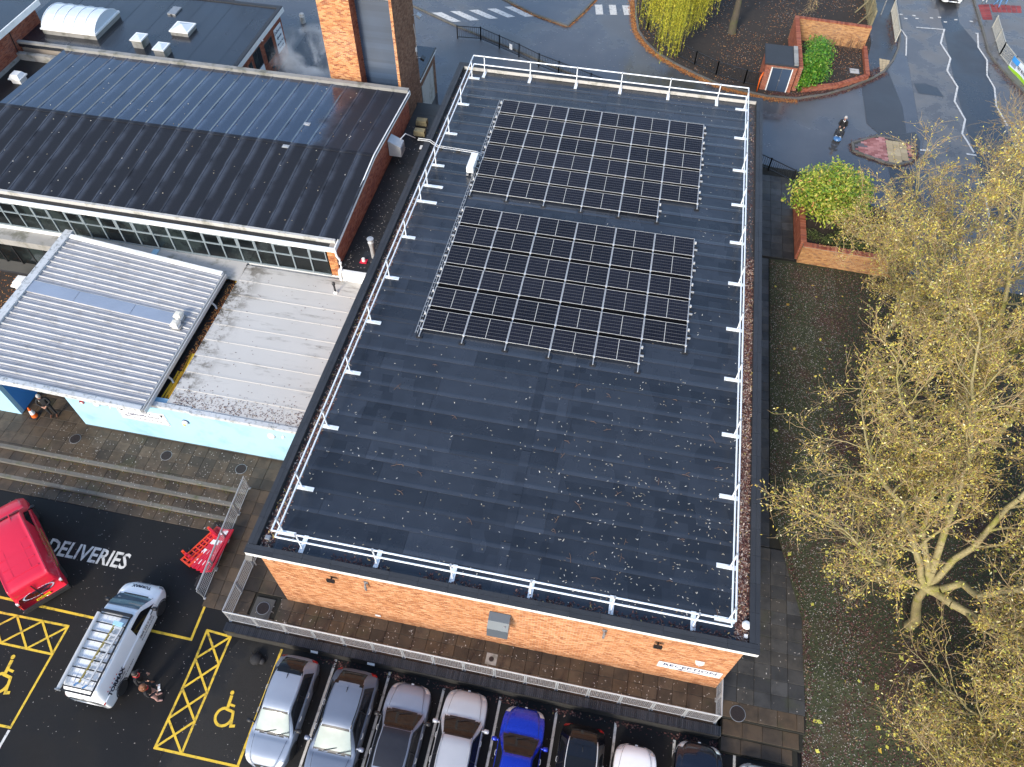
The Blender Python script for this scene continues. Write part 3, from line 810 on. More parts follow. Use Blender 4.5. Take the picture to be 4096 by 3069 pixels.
# ---- traffic island
isl = [(25.26, 36.96), (26.87, 38.02), (27.28, 38.04), (28.77, 37.72), (29.25, 37.31), (29.27, 36.57), (28.86, 35.74), (27.94, 35.18), (27.22, 35.27), (25.28, 36.08)]
ti = thing('traffic_island', 'kerbed island of red block paving with a buff crossing strip', 'traffic island', (27.3, 36.6, 0))
B().prism(isl, -.1, .085).build('base', M['mortar_dark'], ti, world=True)
for i in range(len(isl)):
    a, b2 = Vector(isl[i] + (.05,)), Vector(isl[(i + 1) % len(isl)] + (.05,))
    n = max(1, round((b2 - a).length / .7))
    for k in range(n): B().bar(a.lerp(b2, k / n + .01), a.lerp(b2, (k + 1) / n - .01), .15, .14).build('kerb_stone', M['kerb'], ti, world=True)
def inpoly(x, y, P):
    c = False; j = len(P) - 1
    for i in range(len(P)):
        if (P[i][1] > y) != (P[j][1] > y) and x < (P[j][0] - P[i][0]) * (y - P[i][1]) / (P[j][1] - P[i][1]) + P[i][0]: c = not c
        j = i
    return c
def shrink(P, k):
    cx = sum(p[0] for p in P) / len(P); cy = sum(p[1] for p in P) / len(P)
    return [(cx + (x - cx) * k, cy + (y - cy) * k) for x, y in P]
M['block_red'] = multi('red_block', [(0, (.26, .09, .08)), (.5, (.40, .17, .15)), (1, (.50, .24, .22))], .7, .15)
M['block_grey'] = multi('grey_block', [(0, (.10, .09, .10)), (1, (.18, .16, .17))], .7, .15)
M['buff'] = multi('buff_slab', [(0, (.40, .30, .17)), (1, (.52, .40, .24))], .75, .2)
blk = {}
ins = shrink(isl, .93)
y = 35.2
r = 0
while y < 38.1:
    x = 25.2 + (.2 if r % 2 else 0)
    while x < 29.4:
        if inpoly(x + .2, y + .1, ins) and not (27.42 < x + .2 < 28.72):
            gm = 'block_grey' if (x + .2 - 25.3) < .55 + .35 * math.sin(y * 5) else 'block_red'
            if gm not in blk: blk[gm] = B().box(.006, .394, .006, .194, 0, .012).mesh('paving_block', M[gm])
            link('paving_block', blk[gm], ti, Vector((x, y, .085)) - Vector((27.3, 36.6, 0)))
        x += .4
    y += .2; r += 1
for i in range(3):
    for j in range(6):
        x, y = 27.43 + i * .43, 35.3 + j * .4
        if inpoly(x + .2, y + .2, ins): B().box(x + .005, x + .42, y + .005, y + .39, .08, .098).build('buff_slab', M['buff'], ti, world=True)
o = B().add([(x, y, -.001) for x, y in [(26.7, 38.2), (27.4, 38.75), (27.92, 38.83), (28.65, 38.66), (29.1, 39.0), (29.55, 39.17), (29.75, 38.2), (29.6, 37.24), (28.95, 37.85), (28.3, 38.05), (27.3, 38.2)]], [tuple(range(10, -1, -1))]).build('puddle', M['puddle'])
tag(o, 'shallow puddle behind the traffic island', 'puddle', None, 'structure')
# buff tactile slabs and red tactile slabs
def tactile(name, label, quad, n, m, z, mat, loc):
    t = thing(name, label, 'paving', loc); t['kind'] = 'structure'; del t['category']
    a, b2, c2, d2 = [Vector((x, y, z)) for x, y in quad]
    for i in range(n):
        for j in range(m):
            P = [a.lerp(b2, u).lerp(d2.lerp(c2, u), v) for u, v in ((i / n + .01, j / m + .01), ((i + 1) / n - .01, j / m + .01), ((i + 1) / n - .01, (j + 1) / m - .01), (i / n + .01, (j + 1) / m - .01))]
            bb = B().prism([(p.x, p.y) for p in P], z - .03, z + .006)
            bb.build('tactile_slab', mat, t, world=True)
tactile('tactile_paving', 'buff tactile slabs at the dropped kerb by the planted bed', [(27.8, 45.95), (28.35, 46.65), (28.68, 47.85), (27.9, 47.95)], 3, 5, .07, M['buff'], (28, 47, 0))
M['tactile_red'] = multi('red_tactile', [(0, (.20, .03, .03)), (1, (.34, .06, .055))], .7, .2)
tactile('tactile_paving', 'red tactile slabs at the kerb across the road', [(36.45, 55.5), (37.2, 55.65), (37.35, 58.2), (36.45, 57.9)], 2, 6, .066, M['tactile_red'], (36.9, 56.8, 0))
tactile('tactile_paving', 'red tactile strip running away from the far kerb', [(37.4, 56.9), (39.7, 57.3), (39.85, 58.45), (37.4, 58.2)], 6, 3, .066, M['tactile_red'], (38.5, 57.6, 0))
# ================================================================== MAIN BUILDING
RW, RL, RH = 18.03, 32.36, 5.24
mb = thing('main_building', 'long flat-roofed orange brick block with dark felt roof', 'building', (9, 16, 0))
ins_ = .27
cw = B()
cw.box(ins_ + .012, RW - ins_, ins_ + .012, RL - ins_, -.5, 4.98)
cw.build('wall', M['mortar'], mb, world=True)
brick_field(mb, (ins_ + .012, ins_ + .012, 0), (1, 0, 0), RW - 2 * ins_ - .012, 4.87, M['brick_orange'], nsingle=300, center=(11, 3.0))
# right and left and rear faces: plain brick coursing, one part each
for (o_, u_, wd) in (((RW - ins_, ins_ + .012, 0), (0, 1, 0), RL - 2 * ins_), ((ins_ + .012, RL - ins_, 0), (0, -1, 0), RL - 2 * ins_), ((RW - ins_, RL - ins_, 0), (-1, 0, 0), RW - 2 * ins_)):
    brick_field(mb, o_, u_, wd, 4.85, M['brick_orange'], bl=.45, bh=.15, nsingle=0)
f = B()
for x0, x1, y0, y1 in ((-.0, RW, -.0, .03), (0, RW, RL - .03, RL), (0, .03, .032, RL - .032), (RW - .03, RW, .032, RL - .032)):
    f.box(x0, x1, y0, y1, 4.97, RH - .06)
f.build('fascia', M['white'], mb, world=True)
rf = B().box(.05, RW - .05, .05, RL - .05, 4.86, 4.985).build('roof', M['felt_gutter'], mb, world=True)
# parapet upstand + felt coping strips
pw = .30
up = B()
up.box(.035, RW - .035, .035, pw, 4.98, RH - .02).box(.035, RW - .035, RL - pw, RL - .035, 4.98, RH - .02).box(.035, pw, pw, RL - pw, 4.98, RH - .02).box(RW - pw, RW - .035, pw, RL - pw, 4.98, RH - .02)
up.build('parapet', M['felt_cap'], mb, world=True)
def coping(x0, x1, y0, y1, along):
    n = round(((x1 - x0) if along == 'x' else (y1 - y0)) / 1.05)
    for i in range(n):
        a, c = i / n, (i + 1) / n
        for k, (u0, u1) in enumerate(((0, .52), (.52, 1))):
            sh = .5 / n if k else 0
            if along == 'x':
                X0, X1 = x0 + (x1 - x0) * a, x0 + (x1 - x0) * c
                bb = B().box(X0 + .004, X1 - .004, y0 + (y1 - y0) * u0 + .004, y0 + (y1 - y0) * u1 - .002, RH - .02, RH + RN.uniform(0, .006) + (.004 if k else 0))
            else:
                Y0, Y1 = y0 + (y1 - y0) * a, y0 + (y1 - y0) * c
                bb = B().box(x0 + (x1 - x0) * u0 + .004, x0 + (x1 - x0) * u1 - .002, Y0 + .004, Y1 - .004, RH - .02, RH + RN.uniform(0, .006) + (.004 if k else 0))
            bb.build('coping_felt', M['felt_cap'], mb, world=True)
coping(-.02, RW + .02, -.02, pw + .03, 'x'); coping(-.02, RW + .02, RL - pw - .03, RL + .02, 'x')
coping(-.02, pw + .03, pw + .04, RL - pw - .04, 'y'); coping(RW - pw - .03, RW + .02, pw + .04, RL - pw - .04, 'y')
B().box(pw + .03, RW - pw - .03, RL - pw - .07, RL - pw - .032, 5.02, RH - .03).build('upstand_flashing', M['concrete_pale'], mb, world=True)
# felt sheets on the deck: lapped rows, staggered joints
roof_off = Vector(mb.location)
zr = 5.0
sheet_cache = {}
def felt_sheet(x0, x1, y0, y1):
    z0 = zr
    lift = .016
    bb = B()
    xs_ = [x0, x1]
    m = .10
    vs = []
    for x in xs_:
        vs += [(x, y0 - .06, z0 - .012), (x, y0 - .06, z0 + lift + RN.uniform(-.002, .004)), (x, y0 + m, z0 + lift * .8), (x, y0 + m + .06, z0 + .001), (x, y1, z0 - .003)]
    k = 5
    bb.add(vs, [(0, k, k + 1, 1), (1, k + 1, k + 2, 2), (2, k + 2, k + 3, 3), (3, k + 3, k + 4, 4), (0, 1, 2, 3, 4), (k + 4, k + 3, k + 2, k + 1, k)])
    bb.build('felt_sheet', M['felt'], rf, world=True)
y = .34
row = 0
while y < RL - .45:
    y1 = min(y + .88, RL - .36)
    for xa, xb, ph in ((.86, 8.92, 2.5), (9.16, 17.29, 1.15)):
        j = xa + (ph + (row % 3) * .12 if ph < 2 else 3.2 + 2.1 * math.sin(row * 2.4))
        j = min(max(j, xa + .6), xb - .6)
        felt_sheet(xa, j - .005, y, y1); felt_sheet(j + .005, xb, y, y1)
    y = y1; row += 1
for i in range(16):
    a = .36 + i * (RL - .8) / 16
    B().box(8.86, 9.22, a + .01, a + (RL - .8) / 16 - .01, zr, zr + .020).build('ridge_strip', M['felt'], rf, world=True)
for xa, xb in ((.33, .855), (17.295, RW - .33)):
    B().box(xa, xb, .34, RL - .37, 4.985, 4.992).build('gutter', M['felt_gutter'], rf, world=True)

# wall fittings
def hood():
    t = thing('vent_hood', 'dark grey metal hood on the front brick wall', 'vent hood', (9.25, .25, 2.5))
    prof = [(.0, 3.52), (-.30, 3.42), (-.52, 3.16), (-.60, 2.62)]
    b = B()
    x0, x1 = 8.86, 9.64
    vs = []
    for x in (x0, x1):
        vs += [(x, .25 + y, z) for y, z in prof] + [(x, .25 + y * .95, z - .025) for y, z in prof]
    n = len(prof)
    fs = []
    for i in range(n - 1):
        fs += [(i, 2 * n + i, 2 * n + i + 1, i + 1), (n + i + 1, 3 * n + i + 1, 3 * n + i, n + i)]
    fs += [(n - 1, 3 * n - 1, 4 * n - 1, 2 * n - 1)]
    b.add(vs, fs)
    b.build('hood_sheet', surf('hood_grey', (.11, .13, .15), .4, .3, var=.12), t, world=True)
    for x in (x0 + .012, x1 - .012):
        s_ = B().add([(x + d, .25, 3.50) for d in (-.01, .01)] + [(x + d, .25 - .3, 3.40) for d in (-.01, .01)] + [(x + d, -.26, 3.14) for d in (-.01, .01)] + [(x + d, -.33, 2.62) for d in (-.01, .01)] + [(x + d, .25, 2.62) for d in (-.01, .01)],
                     [(0, 2, 4, 6, 8), (9, 7, 5, 3, 1), (8, 6, 7, 9)])
        s_.build('side_panel', M['steel'], t, world=True)
    B().lathe([(.045, 0), (.045, .012), (.02, .02)], (9.5, -.15, 3.32), 12).build('cap', M['steel'], t, world=True)
hood()
def fitting(name, label, cat, fn, loc, mats):
    t = thing(name, label, cat, loc)
    for nm, b, m in fn(): b.build(nm, m, t)
    return t
def bulkhead(r=.15, m='white'):
    return lambda: [('base', B().lathe([(r, 0), (r, .03), (r * .92, .05)], (0, 0, 0), 16, axis='Z'), M[m]), ('dome', B().lathe([(r * .9, .05), (r * .8, .085), (r * .5, .115), (.01, .125)], (0, 0, 0), 16), M['signboard'])]
def wall_item(name, label, cat, parts, loc, ydown=True):
    """parts built with local +Z out of the wall; wall faces -Y"""
    t = thing(name, label, cat, loc)
    t.rotation_euler = (rad(90), 0, 0)
    for nm, b, m in parts: b.build(nm, m, t)
    return t
wall_item('alarm_box', 'small white alarm box above the RECEPTION sign', 'alarm box', [('case', B().add([(-.17, .10, 0), (.17, .10, 0), (.10, -.12, 0), (-.10, -.12, 0), (-.16, .09, .10), (.16, .09, .10), (.09, -.10, .10), (-.09, -.10, .10)], [(3, 2, 1, 0), (4, 7, 6, 5), (0, 1, 5, 4), (1, 2, 6, 5), (2, 3, 7, 6), (3, 0, 4, 7)][0:1] + [(7, 6, 5, 4)] + [(4, 5, 1, 0), (5, 6, 2, 1), (6, 7, 3, 2), (7, 4, 0, 3)]), M['white']), ('strobe', B().lathe([(.04, 0), (.04, .05), (.01, .06)], (0, 0, .1), 10), M['lamp_clear'])], (16.6, .25, 2.62))
for x, lab in ((14.92, 'black floodlight on the front wall near the RECEPTION sign'), (2.92, 'small black floodlight high at the left of the front wall')):
    wall_item('floodlight', lab, 'floodlight', [('bracket', B().box(-.03, .03, -.03, .03, 0, .14), M['black_metal']), ('body', B().box(-.15, .15, -.10, .10, .12, .20), M['black_metal']), ('lens', B().box(-.13, .13, -.085, .085, .201, .207), M['glass_dark'])], (x, .25, 3.78))
for x, lab in ((13.02, 'short overflow spout on the right of the front wall'), (4.24, 'short overflow spout on the left of the front wall')):
    wall_item('overflow_spout', lab, 'spout', [('pipe', B().tube([(0, .25, 0), (0, .25, .10), (0, .10, .14), (0, -.12, .14)], .045, 8), M['steel']), ('collar', B().box(-.08, .08, .17, .33, 0, .02), M['steel'])], (x, .25, 3.65))
wall_item('wall_vent', 'tiny white vent cover low on the front wall', 'vent', [('cover', B().box(-.11, .11, -.07, .07, 0, .02), M['white']), ('slat', B().box(-.09, .09, -.01, .01, .02, .03), M['white'])], (4.22, .25, .42))
wall_item('bell_box', 'small white bell box under the front left fascia', 'box', [('case', B().box(-.06, .06, -.05, .05, 0, .05), M['white']), ('cable', B().tube([(.05, -.05, .02), (.18, -.2, .01), (.08, -.3, .01)], .008, 5), M['black'])], (.62, .25, 4.4))
# RECEPTION sign
def sign(name, label, x0, x1, z0, z1, yf, lines, border=False):
    t = thing(name, label, 'sign', ((x0 + x1) / 2, yf, (z0 + z1) / 2))
    B().box(-(x1 - x0) / 2, (x1 - x0) / 2, -.02, 0, -(z1 - z0) / 2, (z1 - z0) / 2).build('board', M['signboard'], t)
    for (nm, txt, size, dx, dz, kw) in lines:
        put_text(nm, txt, size, M['navy'], t, (dx, -.024, dz), (1, 0, 0), (0, 0, 1), **kw)
    if border:
        w, h_ = (x1 - x0) / 2 - .03, (z1 - z0) / 2 - .03
        b = B()
        for a0, a1, c0, c1 in ((-w, w, -h_, -h_ + .02), (-w, w, h_ - .02, h_), (-w, -w + .02, -h_, h_), (w - .02, w, -h_, h_)): b.box(a0, a1, -.024, -.0205, c0, c1)
        b.build('border', M['ink'], t)
    return t
def arrow(t, cx, cz, L, th, mat):
    """thin left pointing arrow on a wall facing -Y (local coords)"""
    b = B().add([(cx - L / 2, -.025, cz), (cx - L / 2 + th * 3.2, -.025, cz - th * 1.1), (cx - L / 2 + th * 3.2, -.025, cz - th * .3), (cx + L / 2, -.025, cz - th * .5), (cx + L / 2 - th, -.025, cz), (cx + L / 2, -.025, cz + th * .5), (cx - L / 2 + th * 3.2, -.025, cz + th * .3), (cx - L / 2 + th * 3.2, -.025, cz + th * 1.1)], [(0, 1, 2, 3, 4, 5, 6, 7)])
    return b.build('arrow', mat, t)
t = sign('reception_sign', 'long white RECEPTION sign on the front brick wall', 15.27, 17.61, 1.30, 1.88, .25, [('lettering', 'RECEPTION', .36, 0, .09, dict(bold=.004, sx=1.05))])
# serif feet for the roman lettering
arrow(t, 0, -.17, .95, .075, M['navy'])

# ================================================================== ROOF GUARD RAIL
gr = thing('roof_guardrail', 'white freestanding guardrail round the flat roof', 'guardrail', (1.02, .62, 5.0))
GX0, GX1, GY0, GY1 = 1.02, 17.03, .62, 31.76
for z, nm in ((6.13, 'top_rail'), (5.60, 'mid_rail')):
    o_ = 0 if z > 6 else .04
    for p0, p1 in (((GX0, GY0, z), (GX1, GY0, z)), ((GX1, GY0, z), (GX1, GY1, z)), ((GX1, GY1, z), (GX0, GY1, z)), ((GX0, GY1, z), (GX0, GY0, z))):
        B().tube([p0, p1], .034, 8).build(nm, M['rail_white'], gr, world=True)
plates = {}
def foot(x, y, dx, dy, L):
    """weighted foot plate running inward; post leans out to the rails"""
    a = Vector((x, y, 5.035)); b_ = a + Vector((dx, dy, 0)) * L
    pl = B().bar(a, b_, .17, .035).bar(a + Vector((dx, dy, .5)) * .14 + Vector((0, 0, -.0)), a + Vector((dx, dy, 0)) * .30, .06, .05).build('foot_plate', M['rail_white'], gr, world=True)
def post(x, y):
    B().tube([(x, y, 5.03), (x, y, 6.16)], .030, 7).build('post', M['rail_white'], gr, world=True)
    B().lathe([(.05, -.05), (.05, .05)], (x, y, 6.13), 8).build('clamp', M['galv'], gr, world=True)
for y in (31.18, 28.45, 25.6, 22.74, 21.03, 19.78, 17.07, 14.26, 11.46, 8.58, 5.77, 2.95, 1.06):
    foot(.82, y, 1, 0, 1.02 if y in (21.03, 19.78) else .66); post(GX0, y)
for y in (31.3, 28.53, 25.65, 22.82, 19.98, 17.16, 14.3, 11.47, 8.63, 5.81, 2.98, 1.04):
    foot(17.24, y, -1, 0, .68); post(GX1, y)
for x in (1.66, 4.44, 7.22, 9.85, 12.66, 15.47):
    foot(x, 32.0, 0, -1, .62); post(x, GY1)
for x in (1.90, 4.69, 7.46, 10.25, 13.07, 15.86):
    foot(x, .43, 0, 1, .68); post(x, GY0)

# ================================================================== SOLAR PANELS
M['mat'] = surf('row_gap_shade', (.008, .008, .009), 1.0, var=.2, spec=.05)  # matt black standing in for the shade between panel rows
PW, PD, TILT = 1.894, 1.13, rad(3)
def panel_proto(label):
    t = thing('solar_panel', None, None, (0, 0, 0))
    w, d = PW / 2, PD / 2
    fr = B()
    for x0, x1, y0, y1 in ((-w, w, -d, -d + .009), (-w, w, d - .009, d), (-w, -w + .02, -d + .021, d - .021), (w - .02, w, -d + .021, d - .021)): fr.box(x0, x1, y0, y1, -.022, .006)
    fr.build('frame', M['alu'], t)
    B().box(-w + .02, w - .02, -d + .02, d - .02, -.02, .0).build('glass', M['solar'], t)
    B().box(-.011, .011, -d + .03, d - .03, -.01, .0025).build('centre_strip', surf('pale_strip', (.55, .54, .50), .5) if 'centre_strip' not in bpy.data.meshes else bpy.data.meshes['centre_strip'].materials[0], t)
    return t
ORD = ['first', 'second', 'third', 'fourth', 'fifth', 'sixth']
proto = None
colx = 1.916
def arr(yfronts, root, z0):
    global proto
    for r, yc in enumerate(yfronts):
        n = 5 if r == 0 else 6
        for k in range(n):
            if proto is None:
                proto = panel_proto(None); q = proto; q.parent = root
            else:
                q = copy_tree(proto, root)
            q.location = Vector((3.36 + PW / 2 + k * colx, yc, z0)) - Vector(root.location)
            q.rotation_euler = (TILT, 0, 0)
near = [12.02 + i * 1.434 for i in range(6)]
far = [21.50 + i * 1.445 for i in range(6)]
near = [12.02, 13.43, 14.87, 16.25, 17.68, 19.09]
far = [21.56, 22.94, 24.33, 25.74, 27.17, 28.58]
ZP = 5.165
def array_frame(rows, label, y0, y1):
    t = thing('solar_array', label, 'solar array', (3.36, rows[0], 5.0))
    arr(rows, t, ZP)
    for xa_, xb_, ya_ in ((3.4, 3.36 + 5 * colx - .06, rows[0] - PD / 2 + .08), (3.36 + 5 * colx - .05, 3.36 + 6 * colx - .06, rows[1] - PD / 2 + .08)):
        B().box(xa_, xb_, ya_, rows[-1] + PD / 2 - .1, 5.025, 5.045).build('gap_shade_sheet', M['mat'], t, world=True)  # dark sheet added so the row gaps look shaded
    for k in range(7):
        x = 3.36 - .011 + k * colx
        ys_ = y0 if k < 6 else rows[1] - PD / 2 - .36
        B().box(x - .022, x + .022, ys_, y1, 5.07, 5.12).build('rail', M['galv'], t, world=True)
        B().box(x - .13, x + .13, ys_ - .02, ys_ + .13, 5.015, 5.07).build('foot', M['black'], t, world=True)
        for j, yc in enumerate(rows):
            if k == 6 and j == 0: continue
            yb = yc + PD / 2 * math.cos(TILT) - .03
            B().bar((x, yb, 5.10), (x, yb, ZP + PD / 2 * math.sin(TILT) - .03), .035, .035).build('rear_leg', M['galv'], t, world=True)
            yf = yc - PD / 2 * math.cos(TILT)
            B().box(x - .045, x + .045, yf - .05, yf + .03, 5.10, ZP - PD / 2 * math.sin(TILT) + .02).build('clamp', M['alu'], t, world=True)
            if k in (0, 6) or (k == 5 and j == 0):
                sd = 1 if k else -1
                for oy in (.05, -.12):
                    B().box(x + sd * .02, x + sd * .17, yc + oy - .03, yc + oy + .03, 5.08, 5.16).build('ballast_tray', M['galv'] if oy < 0 else M['black'], t, world=True)
                B().box(x + sd * .02, x + sd * .10, yc + .28, yc + .36, 5.10, 5.22).build('end_bracket', M['alu'], t, world=True)
    for j, yc in enumerate(rows):
        n = 5 if j == 0 else 6
        # dark wind deflector at the back of every row
        yb = yc + PD / 2 * math.cos(TILT) + .02
        zt = ZP + PD / 2 * math.sin(TILT) - .05
        B().add([(3.36, yb, zt), (3.36 + n * colx - .03, yb, zt), (3.36 + n * colx - .03, yb + .10, 5.05), (3.36, yb + .10, 5.05)], [(0, 1, 2, 3)]).build('wind_deflector', M['black_metal'], t, world=True)
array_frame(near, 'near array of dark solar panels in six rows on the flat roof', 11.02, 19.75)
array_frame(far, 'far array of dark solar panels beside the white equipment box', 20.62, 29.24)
# inverter box, cable trays
t = thing('inverter_box', 'white equipment box beside the far solar array', 'equipment box', (2.98, 22.92, 5.0))
B().box(2.80, 3.16, 22.30, 22.96, 5.18, 5.52).build('case', M['white'], t, world=True)
B().box(2.80, 3.16, 22.97, 23.58, 5.18, 5.52).build('case', M['white'], t, world=True)
for x in (2.86, 3.12): B().box(x - .06, x + .06, 22.2, 23.6, 5.05, 5.13).build('skid', M['steel'], t, world=True)
for y in (22.5, 23.4): B().box(2.84, 3.14, y - .04, y + .04, 5.13, 5.18).build('bracket', M['black'], t, world=True)
for y in (22.6, 23.2): B().tube([(3.16, y, 5.3), (3.26, y + .05, 5.26), (3.34, y + .05, 5.12)], .03, 6).build('cable_gland', M['black'], t, world=True)
t = thing('cable_tray', 'pale cable tray crossing the roof edge to the far array', 'cable tray', (.76, 24.18, 5.0))
for dy in (-.07, .07):
    B().tube([(-.4, 24.37 + dy, RH + .06), (.25, 24.38 + dy, RH + .06), (.76, 24.2 + dy, 5.13), (2.9, 24.14 + dy, 5.12), (3.28, 24.0 + dy, 5.12)], .022, 6).build('rail', M['galv'], t, world=True)
for x in (.9, 1.9, 2.7): B().box(x - .10, x + .10, 24.03, 24.3, 5.01, 5.10).build('block', M['black'], t, world=True)
for i in range(12): B().box(.85 + i * .19, .88 + i * .19, 24.08, 24.25, 5.125, 5.135).build('rung', M['galv'], t, world=True)
t = thing('cable_tray', 'narrow ladder tray along the left edge of the arrays', 'cable tray', (3.2, 12, 5.0))
for dx in (-.05, .05): B().box(3.18 + dx - .01, 3.18 + dx + .01, 11.2, 29.2, 5.07, 5.11).build('rail', M['galv'], t, world=True)
for i in range(60): B().box(3.13, 3.23, 11.3 + i * .3, 11.33 + i * .3, 5.075, 5.09).build('rung', M['galv'], t, world=True)
t = thing('roof_lamp', 'small white dome on the right front corner of the roof', 'dome lamp', (17.62, .95, 4.99))
B().lathe([(.11, 0), (.11, .12), (.15, .13), (.16, .17), (.12, .23), (.01, .26)], n=16).build('dome', M['white'], t); B().box(-.06, .06, -.42, -.30, 0, .12).build('junction_box', M['paper'], t)
t = thing('junction_box', 'small grey box at the left front corner of the roof', 'box', (.55, .75, 4.995))
B().box(-.09, .09, -.08, .08, 0, .12).build('case', M['galv'], t); B().box(-.07, .07, -.06, .06, .12, .135).build('lid', M['steel'], t)
# ================================================================== HALL WITH SHALLOW GABLED ROOF
hall = thing('hall', 'long hall with dark striped gable roof and a band of windows', 'building', (-13, 22, 0))
HX0, HX1 = -24.0, -2.2
ZE, ZRG, ZBK = 5.08, 5.56, 5.16
YE, YR, YB = 16.15, 22.2, 28.6
def roof_z(y): return ZE + (ZRG - ZE) * (y - YE) / (YR - YE) if y < YR else ZRG + (ZBK - ZRG) * (y - YR) / (YB - YR)
wl = B()
# walls: back and left, gable on the right, low wall under the glazing
wl.box(HX0, HX1 - .012, 28.2, 28.5, 0, 5.0)
wl.box(HX0, HX0 + .3, 15.75, 28.2, 0, 5.0)
g = [(15.72, 3.0), (28.5, 3.0), (28.5, 5.02), (22.2, 5.44), (16.1, 4.95), (15.72, 4.9)]
n = len(g)
wl.add([(HX1 - .3, y, z) for y, z in g] + [(HX1 - .012, y, z) for y, z in g], [tuple(range(n))[::-1], tuple(range(n, 2 * n))] + [(i, (i + 1) % n, n + (i + 1) % n, n + i) for i in range(n)])
wl.build('wall', M['mortar_grey'], hall, world=True)
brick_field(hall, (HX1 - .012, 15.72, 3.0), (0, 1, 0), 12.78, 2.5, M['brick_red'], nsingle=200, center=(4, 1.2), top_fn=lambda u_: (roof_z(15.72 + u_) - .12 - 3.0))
brick_field(hall, (-2.66, 15.706, 3.0), (1, 0, 0), .45, 1.75, M['brick_tower'], nsingle=60)
B().box(-2.66, HX1 - .013, 15.718, 16.2, 3.0, 4.8).build('pier', M['mortar'], hall, world=True)
hr = B().add([(HX0, YE, ZE - .06), (HX1, YE, ZE - .06), (HX1, YR, ZRG - .06), (HX0, YR, ZRG - .06), (HX1, YB, ZBK - .06), (HX0, YB, ZBK - .06)], [(0, 1, 2, 3), (3, 2, 4, 5)]).build('roof', M['felt_link'], hall, world=True)
# felt strips running up each slope, lapped at the side
p_ = .93
x = HX1 + .06
k = 0
while x > HX0 - .05:
    xa = max(x - p_, HX0 - .1)
    for (y0, z0, y1, z1, m) in ((YE, ZE, YR, ZRG, 'hall_felt_dry'), (YR, ZRG, YB, ZBK, 'hall_felt_wet')):
        l_ = .022
        B().add([(xa, y0, z0), (x - .10, y0, z0), (x - .02, y0, z0 + l_), (x + .04, y0, z0 + l_), (x + .05, y0, z0 - .02),
                 (xa, y1, z1), (x - .10, y1, z1), (x - .02, y1, z1 + l_), (x + .04, y1, z1 + l_), (x + .05, y1, z1 - .02)],
                [(0, 1, 6, 5), (1, 2, 7, 6), (2, 3, 8, 7), (3, 4, 9, 8)]).build('felt_strip', M[m], hr, world=True)
    x -= p_; k += 1
B().box(HX0, HX1 - .05, YR - .10, YR + .10, ZRG - .03, ZRG + .03).build('ridge_cap', M['hall_felt_dry'], hr, world=True)
# front gutter, kerb strip, fascia
B().box(HX0, HX1, 15.64, YE - .16, 4.74, 4.90).build('gutter', M['felt_link'], hall, world=True)
x = HX0
while x < HX1 - .1:
    e = min(x + 2.4, HX1 - .05); B().box(x + .005, e - .005, YE - .16, YE - .02, 4.80, 5.11).build('kerb_strip', M['concrete_pale'], hall, world=True); x += 2.4
x = HX0
while x < HX1 - .1:
    e = min(x + 3.6, HX1 + .02); B().box(x + .003, e - .003, 15.58, 15.66, 4.72, 4.97).build('fascia_board', M['white'], hall, world=True); x += 3.6
# verge boards on the gable
for y0, z0, y1, z1 in ((15.60, 4.84, YR, ZRG - .10), (YR, ZRG - .10, YB + .25, ZBK - .10)):
    B().add([(HX1 + .01, y0, z0 - .12), (HX1 + .01, y1, z1 - .12), (HX1 + .01, y1, z1 + .15), (HX1 + .01, y0, z0 + .15), (HX1 + .07, y0, z0 - .12), (HX1 + .07, y1, z1 - .12), (HX1 + .07, y1, z1 + .15), (HX1 + .07, y0, z0 + .15)],
            [(0, 1, 2, 3), (7, 6, 5, 4), (4, 5, 1, 0), (6, 7, 3, 2), (0, 3, 7, 4), (5, 6, 2, 1)]).build('verge_board', M['white'], hall, world=True)
B().box(HX0, HX1, 28.6, 28.9, 4.9, 5.34).build('rear_kerb', M['concrete'], hall, world=True)
# glazing band
pitch = .935
WX1 = -2.68
nb = 22
B().box(WX1 - nb * pitch - .04, WX1, 15.66, 15.76, 2.98, 3.07).build('sill', M['frame_grey'], hall, world=True)
B().box(WX1 - nb * pitch - .04, WX1, 15.66, 15.76, 4.66, 4.73).build('head_rail', M['frame_grey'], hall, world=True)
B().box(WX1 - nb * pitch, WX1, 15.95, 16.0, 3.0, 4.7).build('blind_wall', surf('hall_interior', (.03, .034, .034), .8, var=.4, scale=.7), hall, world=True)
zt_ = 3.98
gl_lo = B().box(.03, pitch - .03, 0, .012, 0, zt_ - 3.07 - .05).mesh('pane', M['glass_hall'])
gl_hi = B().box(.06, pitch - .06, -.012, 0, 0, 4.66 - zt_ - .12).mesh('pane', M['glass_hall'])
for i in range(nb):
    x = WX1 - (i + 1) * pitch
    B().box(x - .035, x + .035, 15.655, 15.77, 3.05, 4.70).build('mullion', M['frame_grey'], hall, world=True)
    B().box(x + .036, x + pitch - .036, 15.67, 15.75, zt_ - .045, zt_ + .005).build('transom', M['frame_grey'], hall, world=True)
    link('pane', gl_lo, hall, Vector((x, 15.70, 3.075)) - Vector(hall.location), (rad(RN.uniform(-1.2, 1.2)), 0, rad(RN.uniform(-1, 1))))
    if i % 2 == 0 or i in (5, 11):
        fb = B()
        for a0, a1, c0, c1 in ((.04, pitch - .04, 0, .05), (.04, pitch - .04, .60, .65), (.04, .09, .05, .60), (pitch - .09, pitch - .04, .05, .60)): fb.box(x + a0, x + a1, 15.645, 15.70, zt_ + .008 + c0, zt_ + .008 + c1)
        fb.build('casement', M['frame_grey'], hall, world=True)
    link('pane', gl_hi, hall, Vector((x, 15.70, zt_ + .05)) - Vector(hall.location), (rad(RN.uniform(-1.5, 1.5)), 0, rad(RN.uniform(-1, 1))))
